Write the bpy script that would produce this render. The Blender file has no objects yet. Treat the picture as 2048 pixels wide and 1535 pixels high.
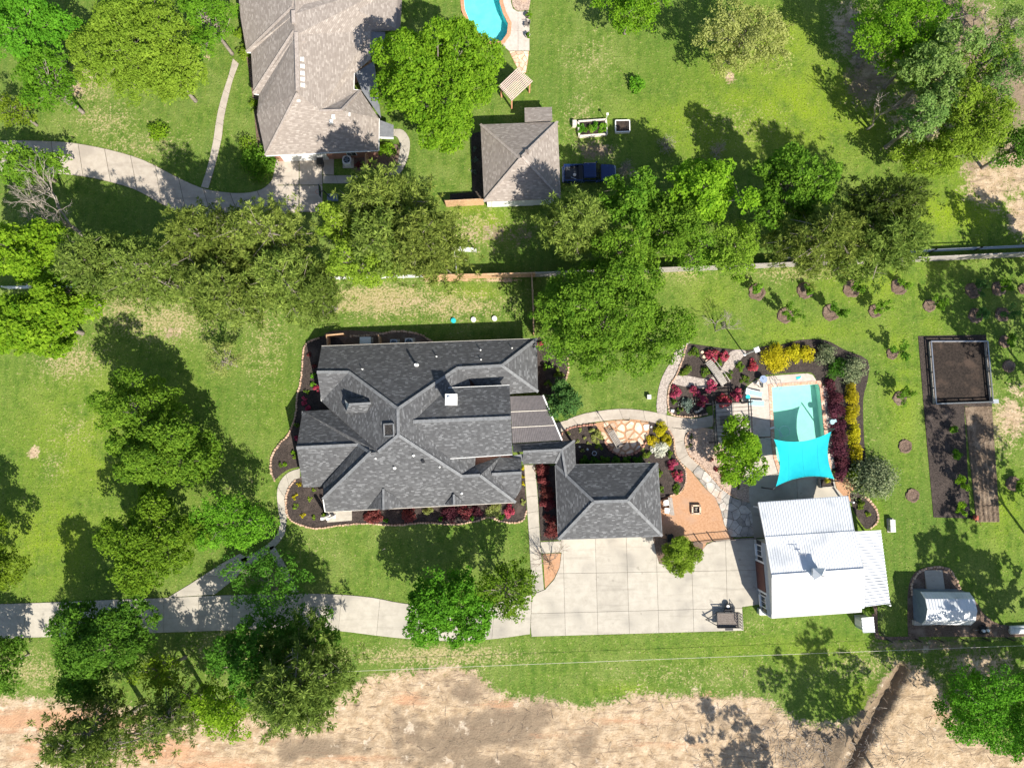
import bpy, math, random
import numpy as np
from mathutils import Vector

# ------------------------------------------------------------------ camera, sky, sun, exposure
F_PX, CAM_H = 1450.0, 80.0                      # focal length in photograph pixels, flying height in metres
TILT = math.atan((900 - 767.5) / F_PX)          # drone looks almost straight down
scene = bpy.context.scene
COL = scene.collection
cam_d = bpy.data.cameras.new('camera')
cam_d.sensor_width = 36.0
cam_d.lens = 36.0 * F_PX / 2048.0
cam_d.clip_start = 0.5
cam_d.clip_end = 3000.0
cam = bpy.data.objects.new('camera', cam_d)
COL.objects.link(cam)
cam.location = (0, 0, CAM_H)
cam.rotation_euler = (TILT, 0, 0)
scene.camera = cam

SUN_EL = math.radians(45.0)
SUN_DIR = Vector((0.55 * math.cos(SUN_EL), -0.835 * math.cos(SUN_EL), math.sin(SUN_EL))).normalized()   # towards the sun
world = bpy.data.worlds.new('World')
scene.world = world
world.use_nodes = True
wn = world.node_tree
bg = wn.nodes['Background']
sky = wn.nodes.new('ShaderNodeTexSky')
sky.sky_type = 'NISHITA'
sky.sun_disc = False
sky.sun_elevation = SUN_EL
sky.sun_rotation = math.atan2(SUN_DIR.x, SUN_DIR.y)
wn.links.new(sky.outputs[0], bg.inputs[0])
bg.inputs[1].default_value = 0.095
sun_d = bpy.data.lights.new('sun', 'SUN')
sun_d.energy = 4.9
sun_d.angle = math.radians(0.5)
sun_d.color = (1.0, 0.95, 0.85)
sun = bpy.data.objects.new('sun', sun_d)
COL.objects.link(sun)
sun.rotation_euler = SUN_DIR.to_track_quat('Z', 'Y').to_euler()
vs = scene.view_settings
vs.view_transform = 'Standard'
vs.look = 'None'
vs.exposure = 0.85
vs.gamma = 1.0
scene.cycles.max_bounces = 4
scene.cycles.diffuse_bounces = 3
scene.cycles.glossy_bounces = 2
scene.cycles.transmission_bounces = 3
scene.cycles.transparent_max_bounces = 6
scene.cycles.use_denoising = True
scene.cycles.use_adaptive_sampling = True
scene.cycles.adaptive_threshold = 0.02

# ------------------------------------------------------------------ geometry helpers
CT, ST = math.cos(TILT), math.sin(TILT)

def ray(px, py):
    u = (px - 1024) / F_PX
    v = -(py - 767.5) / F_PX
    return Vector((u, v * CT + ST, v * ST - CT))

def G(px, py, z=0.0):
    """the place at height z that the photograph shows at this pixel"""
    d = ray(px, py)
    return Vector((0, 0, CAM_H)) + d * ((CAM_H - z) / -d.z)

def plane(a, b, z, k):
    """roof plane rising to the left of the eave a -> b with slope k"""
    A, B = G(a[0], a[1], z), G(b[0], b[1], z)
    d = (B - A).normalized()
    n = d.cross(Vector((-d.y, d.x, k)))
    return A, n.normalized()

def GP(px, py, pl):
    d = ray(px, py)
    A, n = pl
    o = Vector((0, 0, CAM_H))
    return o + d * ((A - o).dot(n) / d.dot(n))

def pts(lst, z=0.0):
    return [G(p[0], p[1], z) for p in lst]

def xy(lst):
    return [(p[0], p[1]) for p in lst]

ORG = {}

def setp(o, label=None, cat=None, group=None, kind=None):
    if label: o['label'] = label
    if cat: o['category'] = cat
    if group: o['group'] = group
    if kind: o['kind'] = kind
    return o

def thing(name, label, cat, loc, group=None, kind=None):
    o = bpy.data.objects.new(name, None)
    o.empty_display_size = 0.3
    COL.objects.link(o)
    o.location = loc
    ORG[o.name] = Vector(loc)
    return setp(o, label, cat, group, kind)

def link_mesh(name, me, parent, org):
    o = bpy.data.objects.new(name, me)
    COL.objects.link(o)
    if parent is not None:
        o.parent = parent
        ORG[o.name] = ORG[parent.name]
    else:
        o.location = org
        ORG[o.name] = Vector(org)
    return o

def area2(p):
    return sum(p[i][0] * p[(i + 1) % len(p)][1] - p[(i + 1) % len(p)][0] * p[i][1] for i in range(len(p))) / 2

class MB:
    def __init__(self):
        self.v, self.f = [], []
    def add(self, vs_, fs_):
        b = len(self.v)
        self.v += [tuple(p) for p in vs_]
        self.f += [tuple(i + b for i in q) for q in fs_]
        return self
    def prism(self, poly, z0, z1):
        p = [(q[0], q[1]) for q in poly]
        if area2(p) < 0: p = p[::-1]
        n = len(p)
        vs_ = [(x, y, z0) for x, y in p] + [(x, y, z1) for x, y in p]
        fs_ = [tuple(range(n, 2 * n)), tuple(range(n - 1, -1, -1))]
        fs_ += [(i, (i + 1) % n, n + (i + 1) % n, n + i) for i in range(n)]
        return self.add(vs_, fs_)
    def frustum(self, poly0, z0, poly1, z1):
        n = len(poly0)
        vs_ = [(q[0], q[1], z0) for q in poly0] + [(q[0], q[1], z1) for q in poly1]
        fs_ = [tuple(range(n, 2 * n)), tuple(range(n - 1, -1, -1))]
        fs_ += [(i, (i + 1) % n, n + (i + 1) % n, n + i) for i in range(n)]
        return self.add(vs_, fs_)
    def box(self, c, s, rz=0.0):
        hx, hy = s[0] / 2, s[1] / 2
        ca, sa = math.cos(rz), math.sin(rz)
        p = [(c[0] + x * ca - y * sa, c[1] + x * sa + y * ca) for x, y in ((-hx, -hy), (hx, -hy), (hx, hy), (-hx, hy))]
        return self.prism(p, c[2] - s[2] / 2, c[2] + s[2] / 2)
    def beam(self, a, b, w, h, lift=0.0):
        """box of width w and height h whose axis runs a -> b"""
        a, b = Vector(a), Vector(b)
        d = (b - a)
        if d.length < 1e-6: return self
        d.normalize()
        up = Vector((0, 0, 1)) if abs(d.z) < 0.95 else Vector((1, 0, 0))
        s = d.cross(up).normalized()
        t = s.cross(d).normalized()
        o = t * lift
        vs_ = []
        for p in (a, b):
            for i, j in ((-1, -1), (1, -1), (1, 1), (-1, 1)):
                vs_.append(p + s * (w / 2 * i) + t * (h / 2 * j) + o)
        return self.add(vs_, [(0, 1, 2, 3), (7, 6, 5, 4), (0, 4, 5, 1), (1, 5, 6, 2), (2, 6, 7, 3), (3, 7, 4, 0)])
    def tube(self, path, rad, n=6, cap=True):
        path = [Vector(p) for p in path]
        if not hasattr(rad, '__len__'): rad = [rad] * len(path)
        b = len(self.v)
        for i, p in enumerate(path):
            d = (path[min(i + 1, len(path) - 1)] - path[max(i - 1, 0)]).normalized()
            up = Vector((0, 0, 1)) if abs(d.z) < 0.9 else Vector((1, 0, 0))
            s = d.cross(up).normalized()
            t = s.cross(d)
            for k in range(n):
                a = 2 * math.pi * k / n
                self.v.append(tuple(p + (s * math.cos(a) + t * math.sin(a)) * rad[i]))
        for i in range(len(path) - 1):
            for k in range(n):
                q = b + i * n
                self.f.append((q + k, q + (k + 1) % n, q + n + (k + 1) % n, q + n + k))
        if cap:
            self.f.append(tuple(b + k for k in range(n - 1, -1, -1)))
            self.f.append(tuple(b + (len(path) - 1) * n + k for k in range(n)))
        return self
    def disc(self, c, r, z0, z1, n=20, r1=None):
        r1 = r if r1 is None else r1
        ring = [(math.cos(2 * math.pi * k / n), math.sin(2 * math.pi * k / n)) for k in range(n)]
        return self.frustum([(c[0] + x * r, c[1] + y * r) for x, y in ring], z0, [(c[0] + x * r1, c[1] + y * r1) for x, y in ring], z1)
    def build(self, name, mat, parent=None, smooth=False, label=None, cat=None, group=None, kind=None, org=None):
        if parent is not None:
            o_ = ORG[parent.name]
        elif org is not None:
            o_ = Vector(org)
        else:
            a = np.array(self.v)
            o_ = Vector(((a[:, 0].min() + a[:, 0].max()) / 2, (a[:, 1].min() + a[:, 1].max()) / 2, a[:, 2].min()))
        me = bpy.data.meshes.new(name)
        me.from_pydata([(x - o_.x, y - o_.y, z - o_.z) for x, y, z in self.v], [], self.f)
        if smooth: me.shade_smooth()
        me.materials.append(mat)
        me.update()
        return setp(link_mesh(name, me, parent, o_), label, cat, group, kind)

def inset_poly(p, d):
    """move every edge of a polygon inwards by d (corner shift clamped)"""
    q = [Vector((a[0], a[1])) for a in p]
    if area2(q) < 0: q = q[::-1]
    out = []
    n = len(q)
    for i in range(n):
        a, b, c = q[i - 1], q[i], q[(i + 1) % n]
        e0, e1 = (b - a), (c - b)
        if e0.length < 1e-6 or e1.length < 1e-6:
            out.append(b.copy()); continue
        e0.normalize(); e1.normalize()
        n0, n1 = Vector((-e0.y, e0.x)), Vector((-e1.y, e1.x))
        m = n0 + n1
        L = m.length
        if L < 0.2: out.append(b + n0 * d); continue
        m /= L
        out.append(b + m * min(d / max(m.dot(n0), 0.35), 3 * abs(d)))
    return [(v_.x, v_.y) for v_ in out]

def clip_poly(p, a, b, c):
    """keep the side a*x + b*y <= c"""
    out = []
    for i in range(len(p)):
        P, Q = p[i], p[(i + 1) % len(p)]
        dp, dq = a * P[0] + b * P[1] - c, a * Q[0] + b * Q[1] - c
        if dp <= 0: out.append(P)
        if dp * dq < 0:
            t = dp / (dp - dq)
            out.append((P[0] + (Q[0] - P[0]) * t, P[1] + (Q[1] - P[1]) * t))
    return out

def inside(p, x, y):
    r = False
    for i in range(len(p)):
        (x0, y0), (x1, y1) = p[i], p[i - 1]
        if (y0 > y) != (y1 > y) and x < (x1 - x0) * (y - y0) / (y1 - y0) + x0: r = not r
    return r

def smooth_line(p, n=4, closed=False):
    """Catmull-Rom through pixel or metre points"""
    m = len(p)
    out = []
    rng_ = range(m if closed else m - 1)
    for i in rng_:
        g = (lambda k: p[k % m]) if closed else (lambda k: p[min(max(k, 0), m - 1)])
        p0, p1, p2, p3 = g(i - 1), g(i), g(i + 1), g(i + 2)
        for j in range(n):
            t = j / n
            out.append(tuple(0.5 * (2 * p1[k] + (p2[k] - p0[k]) * t + (2 * p0[k] - 5 * p1[k] + 4 * p2[k] - p3[k]) * t * t + (3 * p1[k] - p0[k] - 3 * p2[k] + p3[k]) * t ** 3) for k in range(len(p1))))
    if not closed: out.append(tuple(p[-1]))
    return out

# ------------------------------------------------------------------ materials
def new_mat(name):
    m = bpy.data.materials.new(name)
    m.use_nodes = True
    nt = m.node_tree
    b = nt.nodes['Principled BSDF']
    b.inputs['Specular IOR Level'].default_value = 0.25
    return m, nt, b

def N(nt, t, **kw):
    n = nt.nodes.new(t)
    for k, v in kw.items():
        if k.startswith('_'): setattr(n, k[1:], v)
        else: n.inputs[k.replace('__', ' ')].default_value = v
    return n

def mixc(nt, fac, a, b, mode='MIX'):
    n = nt.nodes.new('ShaderNodeMix')
    n.data_type = 'RGBA'
    n.blend_type = mode
    for s, v in ((n.inputs[0], fac), (n.inputs[6], a), (n.inputs[7], b)):
        if isinstance(v, (int, float)): s.default_value = v
        elif isinstance(v, tuple): s.default_value = (*v, 1.0) if len(v) == 3 else v
        else: nt.links.new(v, s)
    return n.outputs[2]

def math_(nt, op, a, b=None, c=None, clamp=False):
    n = nt.nodes.new('ShaderNodeMath')
    n.operation = op
    n.use_clamp = clamp
    for s, v in zip(n.inputs, (a, b, c)):
        if v is None: continue
        if isinstance(v, (int, float)): s.default_value = v
        else: nt.links.new(v, s)
    return n.outputs[0]

def noise(nt, scale, detail=4.0, rough=0.55, vec=None, dist=0.0):
    n = N(nt, 'ShaderNodeTexNoise', Scale=scale, Detail=detail, Roughness=rough, Distortion=dist)
    if vec is None:
        vec = N(nt, 'ShaderNodeNewGeometry').outputs['Position']
    nt.links.new(vec, n.inputs['Vector'])
    return n.outputs['Fac']

def ramp01(nt, v, lo, hi):
    n = nt.nodes.new('ShaderNodeMapRange')
    n.interpolation_type = 'SMOOTHSTEP'
    n.inputs['From Min'].default_value = lo
    n.inputs['From Max'].default_value = hi
    nt.links.new(v, n.inputs['Value'])
    return n.outputs['Result']

def bump(nt, b, h, strength, dist):
    n = N(nt, 'ShaderNodeBump', Strength=strength, Distance=dist)
    nt.links.new(h, n.inputs['Height'])
    nt.links.new(n.outputs[0], b.inputs['Normal'])

def M_noise(name, c1, c2, scale=4.0, rough=0.85, bstr=0.3, bdist=0.02, metal=0.0, c3=None, scale3=0.3, spec=0.25, rnd=0.0, wear=0.0):
    """two-tone weathered surface; c3 is a second, larger blotch; rnd varies whole pieces"""
    m, nt, b = new_mat(name)
    f = noise(nt, scale, 6.0, 0.65)
    col = mixc(nt, ramp01(nt, f, 0.3, 0.7), c1, c2)
    if c3 is not None:
        col = mixc(nt, ramp01(nt, noise(nt, scale3, 4.0, 0.6), 0.5, 0.72), col, c3)
    if wear:      # faint tyre tracks and drips, long in x
        mp = nt.nodes.new('ShaderNodeMapping')
        mp.inputs['Scale'].default_value = (0.16, 1.5, 1.0)
        nt.links.new(nt.nodes.new('ShaderNodeNewGeometry').outputs['Position'], mp.inputs['Vector'])
        col = mixc(nt, math_(nt, 'MULTIPLY', ramp01(nt, noise(nt, 1.0, 4.0, 0.65, mp.outputs[0]), 0.5, 0.72), wear), col, tuple(x * 0.62 for x in c1))
        col = mixc(nt, math_(nt, 'MULTIPLY', ramp01(nt, noise(nt, 0.9, 2.0, 0.5), 0.68, 0.74), wear), col, tuple(x * 0.45 for x in c1))
    if rnd:
        oi = nt.nodes.new('ShaderNodeObjectInfo')
        v = math_(nt, 'MULTIPLY_ADD', oi.outputs['Random'], 2 * rnd, 1 - rnd)
        cx = nt.nodes.new('ShaderNodeCombineColor')
        for i in range(3): nt.links.new(v, cx.inputs[i])
        col = mixc(nt, 1.0, col, cx.outputs[0], 'MULTIPLY')
    nt.links.new(col, b.inputs['Base Color'])
    b.inputs['Roughness'].default_value = rough
    b.inputs['Metallic'].default_value = metal
    b.inputs['Specular IOR Level'].default_value = spec
    if bstr: bump(nt, b, f, bstr, bdist)
    return m

def slope_coords(nt):
    """metres along the eave and up the slope, from position and face normal"""
    g = nt.nodes.new('ShaderNodeNewGeometry')
    def vm(op, a, b_):
        n = nt.nodes.new('ShaderNodeVectorMath'); n.operation = op
        for s, v in zip(n.inputs, (a, b_)):
            if v is None: continue
            if isinstance(v, tuple): s.default_value = v
            else: nt.links.new(v, s)
        return n
    h = vm('NORMALIZE', vm('CROSS_PRODUCT', (0, 0, 1), g.outputs['True Normal']).outputs[0], None).outputs[0]
    s = vm('CROSS_PRODUCT', g.outputs['True Normal'], h).outputs[0]
    u = vm('DOT_PRODUCT', g.outputs['Position'], h).outputs['Value']
    v = vm('DOT_PRODUCT', g.outputs['Position'], s).outputs['Value']
    c = nt.nodes.new('ShaderNodeCombineXYZ')
    nt.links.new(u, c.inputs[0]); nt.links.new(v, c.inputs[1])
    return c.outputs[0]

def M_shingle(name, c1, c2, mortar, w=0.55, h=0.22, fleck=0.6):
    """courses of tabs, each tab with a tone of its own and a dark lower edge"""
    m, nt, b = new_mat(name)
    uv = slope_coords(nt)
    sx = nt.nodes.new('ShaderNodeSeparateXYZ'); nt.links.new(uv, sx.inputs[0])
    row = math_(nt, 'FLOOR', math_(nt, 'DIVIDE', sx.outputs[1], h))
    wr = nt.nodes.new('ShaderNodeTexWhiteNoise'); wr.noise_dimensions = '1D'
    nt.links.new(row, wr.inputs['W'])
    col_ = math_(nt, 'FLOOR', math_(nt, 'ADD', math_(nt, 'DIVIDE', sx.outputs[0], w), math_(nt, 'MULTIPLY', wr.outputs['Value'], 7.0)))
    cb_ = nt.nodes.new('ShaderNodeCombineXYZ')
    nt.links.new(col_, cb_.inputs[0]); nt.links.new(row, cb_.inputs[1])
    wn_ = nt.nodes.new('ShaderNodeTexWhiteNoise'); wn_.noise_dimensions = '2D'
    nt.links.new(cb_.outputs[0], wn_.inputs['Vector'])
    tab = math_(nt, 'POWER', wn_.outputs['Value'], 1.6)
    col = mixc(nt, tab, c1, c2)
    col = mixc(nt, math_(nt, 'MULTIPLY', ramp01(nt, wn_.outputs['Value'], 0.8, 0.98), fleck), col, tuple(min(1, x * 1.8) for x in c2))
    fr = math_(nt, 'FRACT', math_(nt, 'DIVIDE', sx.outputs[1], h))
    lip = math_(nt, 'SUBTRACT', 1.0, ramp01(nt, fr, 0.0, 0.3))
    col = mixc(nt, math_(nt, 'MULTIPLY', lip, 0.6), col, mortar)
    col = mixc(nt, math_(nt, 'MULTIPLY', ramp01(nt, noise(nt, 0.35, 3.0), 0.4, 0.75), 0.3), col, c1)
    nt.links.new(col, b.inputs['Base Color'])
    b.inputs['Roughness'].default_value = 0.95
    b.inputs['Specular IOR Level'].default_value = 0.08
    bump(nt, b, fr, -0.6, 0.03)
    return m

def M_leaf(name, dark, light, trans=0.35, hue=0.0):
    trans = min(0.5, trans + 0.08)
    m, nt, b = new_mat(name)
    at = nt.nodes.new('ShaderNodeAttribute'); at.attribute_name = 'tint'
    col = mixc(nt, at.outputs['Fac'], dark, light)
    oi = nt.nodes.new('ShaderNodeObjectInfo')
    hs = nt.nodes.new('ShaderNodeHueSaturation')
    nt.links.new(math_(nt, 'MULTIPLY_ADD', oi.outputs['Random'], 0.24, 0.88), hs.inputs['Value'])
    nt.links.new(col, hs.inputs['Color'])
    wn1 = nt.nodes.new('ShaderNodeTexWhiteNoise'); wn1.noise_dimensions = '1D'
    nt.links.new(math_(nt, 'MULTIPLY', oi.outputs['Random'], 977.0), wn1.inputs['W'])
    nt.links.new(math_(nt, 'MULTIPLY_ADD', wn1.outputs['Value'], 0.02, 0.485), hs.inputs['Hue'])
    nt.links.new(hs.outputs[0], b.inputs['Base Color'])
    b.inputs['Roughness'].default_value = 0.55
    b.inputs['Specular IOR Level'].default_value = 0.06
    tr = nt.nodes.new('ShaderNodeBsdfTranslucent')
    nt.links.new(hs.outputs[0], tr.inputs[0])
    mx = nt.nodes.new('ShaderNodeMixShader')
    mx.inputs[0].default_value = trans
    nt.links.new(b.outputs[0], mx.inputs[1]); nt.links.new(tr.outputs[0], mx.inputs[2])
    nt.links.new(mx.outputs[0], nt.nodes['Material Output'].inputs['Surface'])
    return m

def M_plain(name, c, rough=0.5, metal=0.0, spec=0.4):
    return M_noise(name, c, tuple(x * 0.82 for x in c), 7.0, rough, 0.05, 0.01, metal, spec=spec)

def M_glass(name, c, rough=0.08):
    return M_noise(name, c, tuple(x * 0.7 for x in c), 2.0, rough, 0, 0, 0.0, spec=0.8)

MAT = dict(
    roof_dark=M_shingle('dark_grey_shingle', (0.078, 0.078, 0.08), (0.135, 0.136, 0.139), (0.026, 0.026, 0.027), 0.3, 0.16, 0.35),
    roof_cap=M_noise('grey_ridge_cap', (0.14, 0.142, 0.145), (0.21, 0.213, 0.216), 3.0, 0.9, 0.3, 0.02),
    roof_tan=M_shingle('tan_shingle', (0.25, 0.212, 0.185), (0.35, 0.305, 0.27), (0.12, 0.1, 0.087), 0.32, 0.17, 0.12),
    tan_cap=M_noise('tan_ridge_cap', (0.28, 0.235, 0.205), (0.4, 0.345, 0.305), 4.0, 0.9, 0.3, 0.02),
    metal_white=M_noise('white_metal_roof', (0.66, 0.67, 0.685), (0.71, 0.715, 0.725), 0.8, 0.4, 0.02, 0.01, 0.0, spec=0.4, c3=(0.5, 0.515, 0.535), scale3=0.35),
    porch_grey=M_noise('dull_grey_sheet', (0.14, 0.145, 0.155), (0.19, 0.195, 0.205), 3.0, 0.7, 0.05, 0.01),
    metal_grey=M_noise('grey_metal', (0.36, 0.39, 0.43), (0.45, 0.48, 0.52), 3.0, 0.4, 0.03, 0.01, 0.3, spec=0.5),
    white=M_plain('white_paint', (0.78, 0.77, 0.74), 0.5),
    trim=M_plain('cream_trim', (0.66, 0.6, 0.52), 0.6),
    black=M_plain('black_metal', (0.02, 0.02, 0.022), 0.45),
    rubber=M_plain('black_rubber', (0.025, 0.025, 0.027), 0.8),
    darkwood=M_noise('dark_weathered_wood', (0.13, 0.105, 0.09), (0.2, 0.17, 0.15), 6.0, 0.8, 0.4, 0.01),
    greywood=M_noise('grey_weathered_wood', (0.28, 0.25, 0.22), (0.4, 0.36, 0.32), 5.0, 0.85, 0.4, 0.01, rnd=0.12),
    cedar=M_noise('cedar_boards', (0.4, 0.24, 0.13), (0.58, 0.37, 0.22), 5.0, 0.85, 0.3, 0.01, rnd=0.1),
    brick=M_noise('red_brick', (0.3, 0.14, 0.1), (0.42, 0.23, 0.17), 9.0, 0.9, 0.4, 0.02),
    siding=M_noise('pale_siding', (0.5, 0.49, 0.46), (0.58, 0.57, 0.54), 2.0, 0.7, 0.1, 0.01),
    bluesiding=M_noise('blue_grey_siding', (0.13, 0.17, 0.21), (0.17, 0.21, 0.26), 2.0, 0.6, 0.1, 0.01),
    glass=M_glass('dark_glass', (0.03, 0.04, 0.05)),
    skyglass=M_glass('brown_skylight_glass', (0.13, 0.11, 0.09), 0.25),
    concrete=M_noise('driveway_concrete', (0.365, 0.33, 0.275), (0.44, 0.4, 0.335), 1.2, 0.9, 0.15, 0.01, c3=(0.285, 0.26, 0.222), scale3=0.3, rnd=0.07, wear=0.4),
    concrete_tan=M_noise('tan_concrete', (0.37, 0.315, 0.26), (0.44, 0.385, 0.32), 1.5, 0.9, 0.2, 0.01, c3=(0.32, 0.275, 0.23), scale3=0.3, rnd=0.06, wear=0.4),
    joint=M_noise('joint_dirt', (0.1, 0.09, 0.075), (0.17, 0.15, 0.12), 8.0, 0.95, 0.3, 0.02),
    deck=M_noise('pool_deck', (0.43, 0.37, 0.32), (0.51, 0.45, 0.395), 3.0, 0.85, 0.2, 0.01, c3=(0.4, 0.34, 0.29), scale3=0.5, rnd=0.03),
    coping=M_noise('brick_coping', (0.5, 0.25, 0.16), (0.63, 0.42, 0.31), 2.5, 0.85, 0.3, 0.02, c3=(0.68, 0.53, 0.43), scale3=0.9),
    mulch=M_noise('dark_mulch', (0.022, 0.017, 0.015), (0.075, 0.058, 0.05), 9.0, 0.95, 1.0, 0.06, c3=(0.095, 0.073, 0.062), scale3=0.6),
    mulch_brown=M_noise('brown_mulch', (0.09, 0.058, 0.042), (0.2, 0.14, 0.105), 9.0, 0.95, 1.0, 0.06, c3=(0.24, 0.18, 0.14), scale3=0.6),
    gravel_orange=M_noise('orange_decomposed_granite', (0.36, 0.195, 0.105), (0.46, 0.27, 0.16), 5.0, 0.95, 0.5, 0.03, c3=(0.39, 0.24, 0.155), scale3=0.5),
    gravel_pink=M_noise('pinkish_river_gravel', (0.2, 0.14, 0.11), (0.56, 0.42, 0.33), 7.0, 0.95, 1.0, 0.05, c3=(0.5, 0.33, 0.23), scale3=0.6),
    gravel_grey=M_noise('grey_river_gravel', (0.22, 0.185, 0.165), (0.5, 0.43, 0.375), 7.0, 0.95, 1.0, 0.05),
    flag=M_noise('grey_flagstone', (0.29, 0.27, 0.25), (0.47, 0.43, 0.38), 1.6, 0.85, 0.4, 0.02, c3=(0.42, 0.31, 0.24), scale3=0.5, rnd=0.3),
    flag_tan=M_noise('tan_flagstone', (0.52, 0.36, 0.24), (0.68, 0.52, 0.39), 1.6, 0.85, 0.4, 0.02, c3=(0.66, 0.6, 0.54), scale3=0.6, rnd=0.22),
    stone=M_noise('sandstone_edging', (0.38, 0.23, 0.15), (0.58, 0.42, 0.31), 3.0, 0.9, 0.5, 0.03, c3=(0.24, 0.17, 0.13), scale3=1.2),
    clay=M_noise('terracotta', (0.46, 0.2, 0.11), (0.58, 0.3, 0.18), 4.0, 0.8, 0.2, 0.01),
    bark=M_noise('grey_bark', (0.16, 0.13, 0.105), (0.3, 0.26, 0.22), 4.0, 0.95, 0.6, 0.03),
    palebark=M_noise('pale_dry_bark', (0.22, 0.185, 0.155), (0.38, 0.33, 0.28), 4.0, 0.95, 0.6, 0.03),
    teal=M_noise('turquoise_shade_cloth', (0.004, 0.36, 0.43), (0.008, 0.4, 0.47), 1.5, 0.75, 0.03, 0.01),
    tealplastic=M_plain('turquoise_plastic', (0.03, 0.5, 0.52), 0.4),
    bluecloth=M_plain('faded_blue_cloth', (0.26, 0.33, 0.48), 0.8),
    meshcloth=M_plain('pale_aqua_mesh', (0.34, 0.5, 0.53), 0.7),
    corrugated=M_noise('grey_brown_corrugated_sheet', (0.1, 0.09, 0.092), (0.135, 0.12, 0.122), 3.0, 0.6, 0.05, 0.01, spec=0.4),
    truck=M_plain('dark_blue_paint', (0.012, 0.032, 0.115), 0.2, 0.2, 0.6),
    bedliner=M_plain('truck_bed_liner', (0.06, 0.065, 0.07), 0.7),
    chrome=M_plain('grey_steel', (0.45, 0.46, 0.48), 0.3, 0.8),
    red=M_plain('faded_red_paint', (0.45, 0.12, 0.07), 0.5),
    doorbrown=M_plain('brown_door', (0.14, 0.055, 0.04), 0.5),
    soil=M_noise('tilled_soil', (0.1, 0.07, 0.048), (0.2, 0.148, 0.105), 5.0, 0.95, 0.9, 0.06, c3=(0.26, 0.2, 0.145), scale3=0.7),
    darksoil=M_noise('dark_garden_soil', (0.016, 0.012, 0.01), (0.042, 0.031, 0.025), 5.0, 0.95, 0.9, 0.06, c3=(0.07, 0.048, 0.036), scale3=0.5),
    poolfloor=M_noise('pool_plaster', (0.5, 0.7, 0.61), (0.57, 0.76, 0.67), 1.5, 0.7, 0.05, 0.01),
    poolfloor_blue=M_noise('blue_pool_plaster', (0.22, 0.68, 0.72), (0.3, 0.76, 0.78), 1.0, 0.7, 0.05, 0.01),
    pipe=M_plain('pale_hose', (0.5, 0.75, 0.72), 0.5),
    twig=M_noise('dry_twig', (0.14, 0.1, 0.075), (0.3, 0.23, 0.18), 5.0, 0.95, 0.2, 0.01),
    # foliage
    vivid=M_leaf('vivid_green_leaves', (0.06, 0.19, 0.012), (0.175, 0.4, 0.028), 0.35),
    lime=M_leaf('yellow_green_leaves', (0.15, 0.26, 0.02), (0.31, 0.45, 0.05), 0.38),
    mid=M_leaf('mid_green_leaves', (0.068, 0.18, 0.014), (0.21, 0.39, 0.036), 0.38),
    bright=M_leaf('bright_spring_leaves', (0.1, 0.24, 0.012), (0.28, 0.47, 0.03), 0.4),
    dark=M_leaf('deep_green_leaves', (0.045, 0.14, 0.014), (0.13, 0.29, 0.03), 0.36),
    olivegreen=M_leaf('olive_green_leaves', (0.085, 0.17, 0.012), (0.22, 0.34, 0.025), 0.35),
    pine=M_leaf('pine_needles', (0.105, 0.17, 0.028), (0.28, 0.365, 0.072), 0.32),
    darkpine=M_leaf('dark_pine_needles', (0.078, 0.128, 0.02), (0.21, 0.285, 0.052), 0.32),
    pale=M_leaf('pale_grey_green_leaves', (0.12, 0.24, 0.045), (0.31, 0.45, 0.13), 0.38),
    variegated=M_leaf('variegated_leaves', (0.03, 0.065, 0.025), (0.34, 0.38, 0.2), 0.2),
    palelime=M_leaf('pale_lime_leaves', (0.25, 0.31, 0.07), (0.46, 0.5, 0.17), 0.4),
    golden=M_leaf('golden_yellow_leaves', (0.35, 0.33, 0.01), (0.68, 0.62, 0.03), 0.35),
    purple=M_leaf('purple_leaves', (0.06, 0.018, 0.028), (0.17, 0.05, 0.065), 0.25),
    maroon=M_leaf('maroon_leaves', (0.11, 0.028, 0.028), (0.3, 0.09, 0.075), 0.3),
    azalea=M_leaf('red_azalea_blossom', (0.3, 0.02, 0.05), (0.7, 0.13, 0.19), 0.25),
    whiteflower=M_leaf('white_blossom', (0.55, 0.58, 0.42), (0.85, 0.85, 0.76), 0.25),
    tuft=M_leaf('grass_tufts', (0.075, 0.14, 0.016), (0.25, 0.27, 0.06), 0.3),
    shrub=M_leaf('shrub_leaves', (0.07, 0.15, 0.02), (0.2, 0.29, 0.035), 0.3),
    greyshrub=M_leaf('silver_green_leaves', (0.09, 0.13, 0.1), (0.2, 0.25, 0.2), 0.2),
    bluegreen=M_leaf('blue_green_leaves', (0.055, 0.145, 0.035), (0.15, 0.28, 0.07), 0.34),
)

# ------------------------------------------------------------------ ground sheet
def grid_axis(lo, hi, step):
    core = np.arange(lo, hi + 1e-6, step)
    return np.concatenate([[-900, -400, -180, lo - 12], core, [hi + 12, 180, 400, 900]])

GX, GY = grid_axis(-78, 78, 0.34), grid_axis(-48, 66, 0.34)
XX, YY = np.meshgrid(GX, GY)
rng0 = np.random.default_rng(3)

def in_poly(poly):
    r = np.zeros(XX.shape, bool)
    for i in range(len(poly)):
        x0, y0 = poly[i]; x1, y1 = poly[i - 1]
        if y0 == y1: continue
        r ^= ((y0 > YY) != (y1 > YY)) & (XX < (x1 - x0) * (YY - y0) / (y1 - y0) + x0)
    return r

def blur(a, n):
    a = a.astype(float)
    for _ in range(n):
        b = np.pad(a, 1, mode='edge')
        a = (b[1:-1, 1:-1] * 2 + b[:-2, 1:-1] + b[2:, 1:-1] + b[1:-1, :-2] + b[1:-1, 2:]) / 6
    return a

def mask_poly(px_list, soft=3):
    return blur(in_poly(xy(pts(px_list))), soft)

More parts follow.
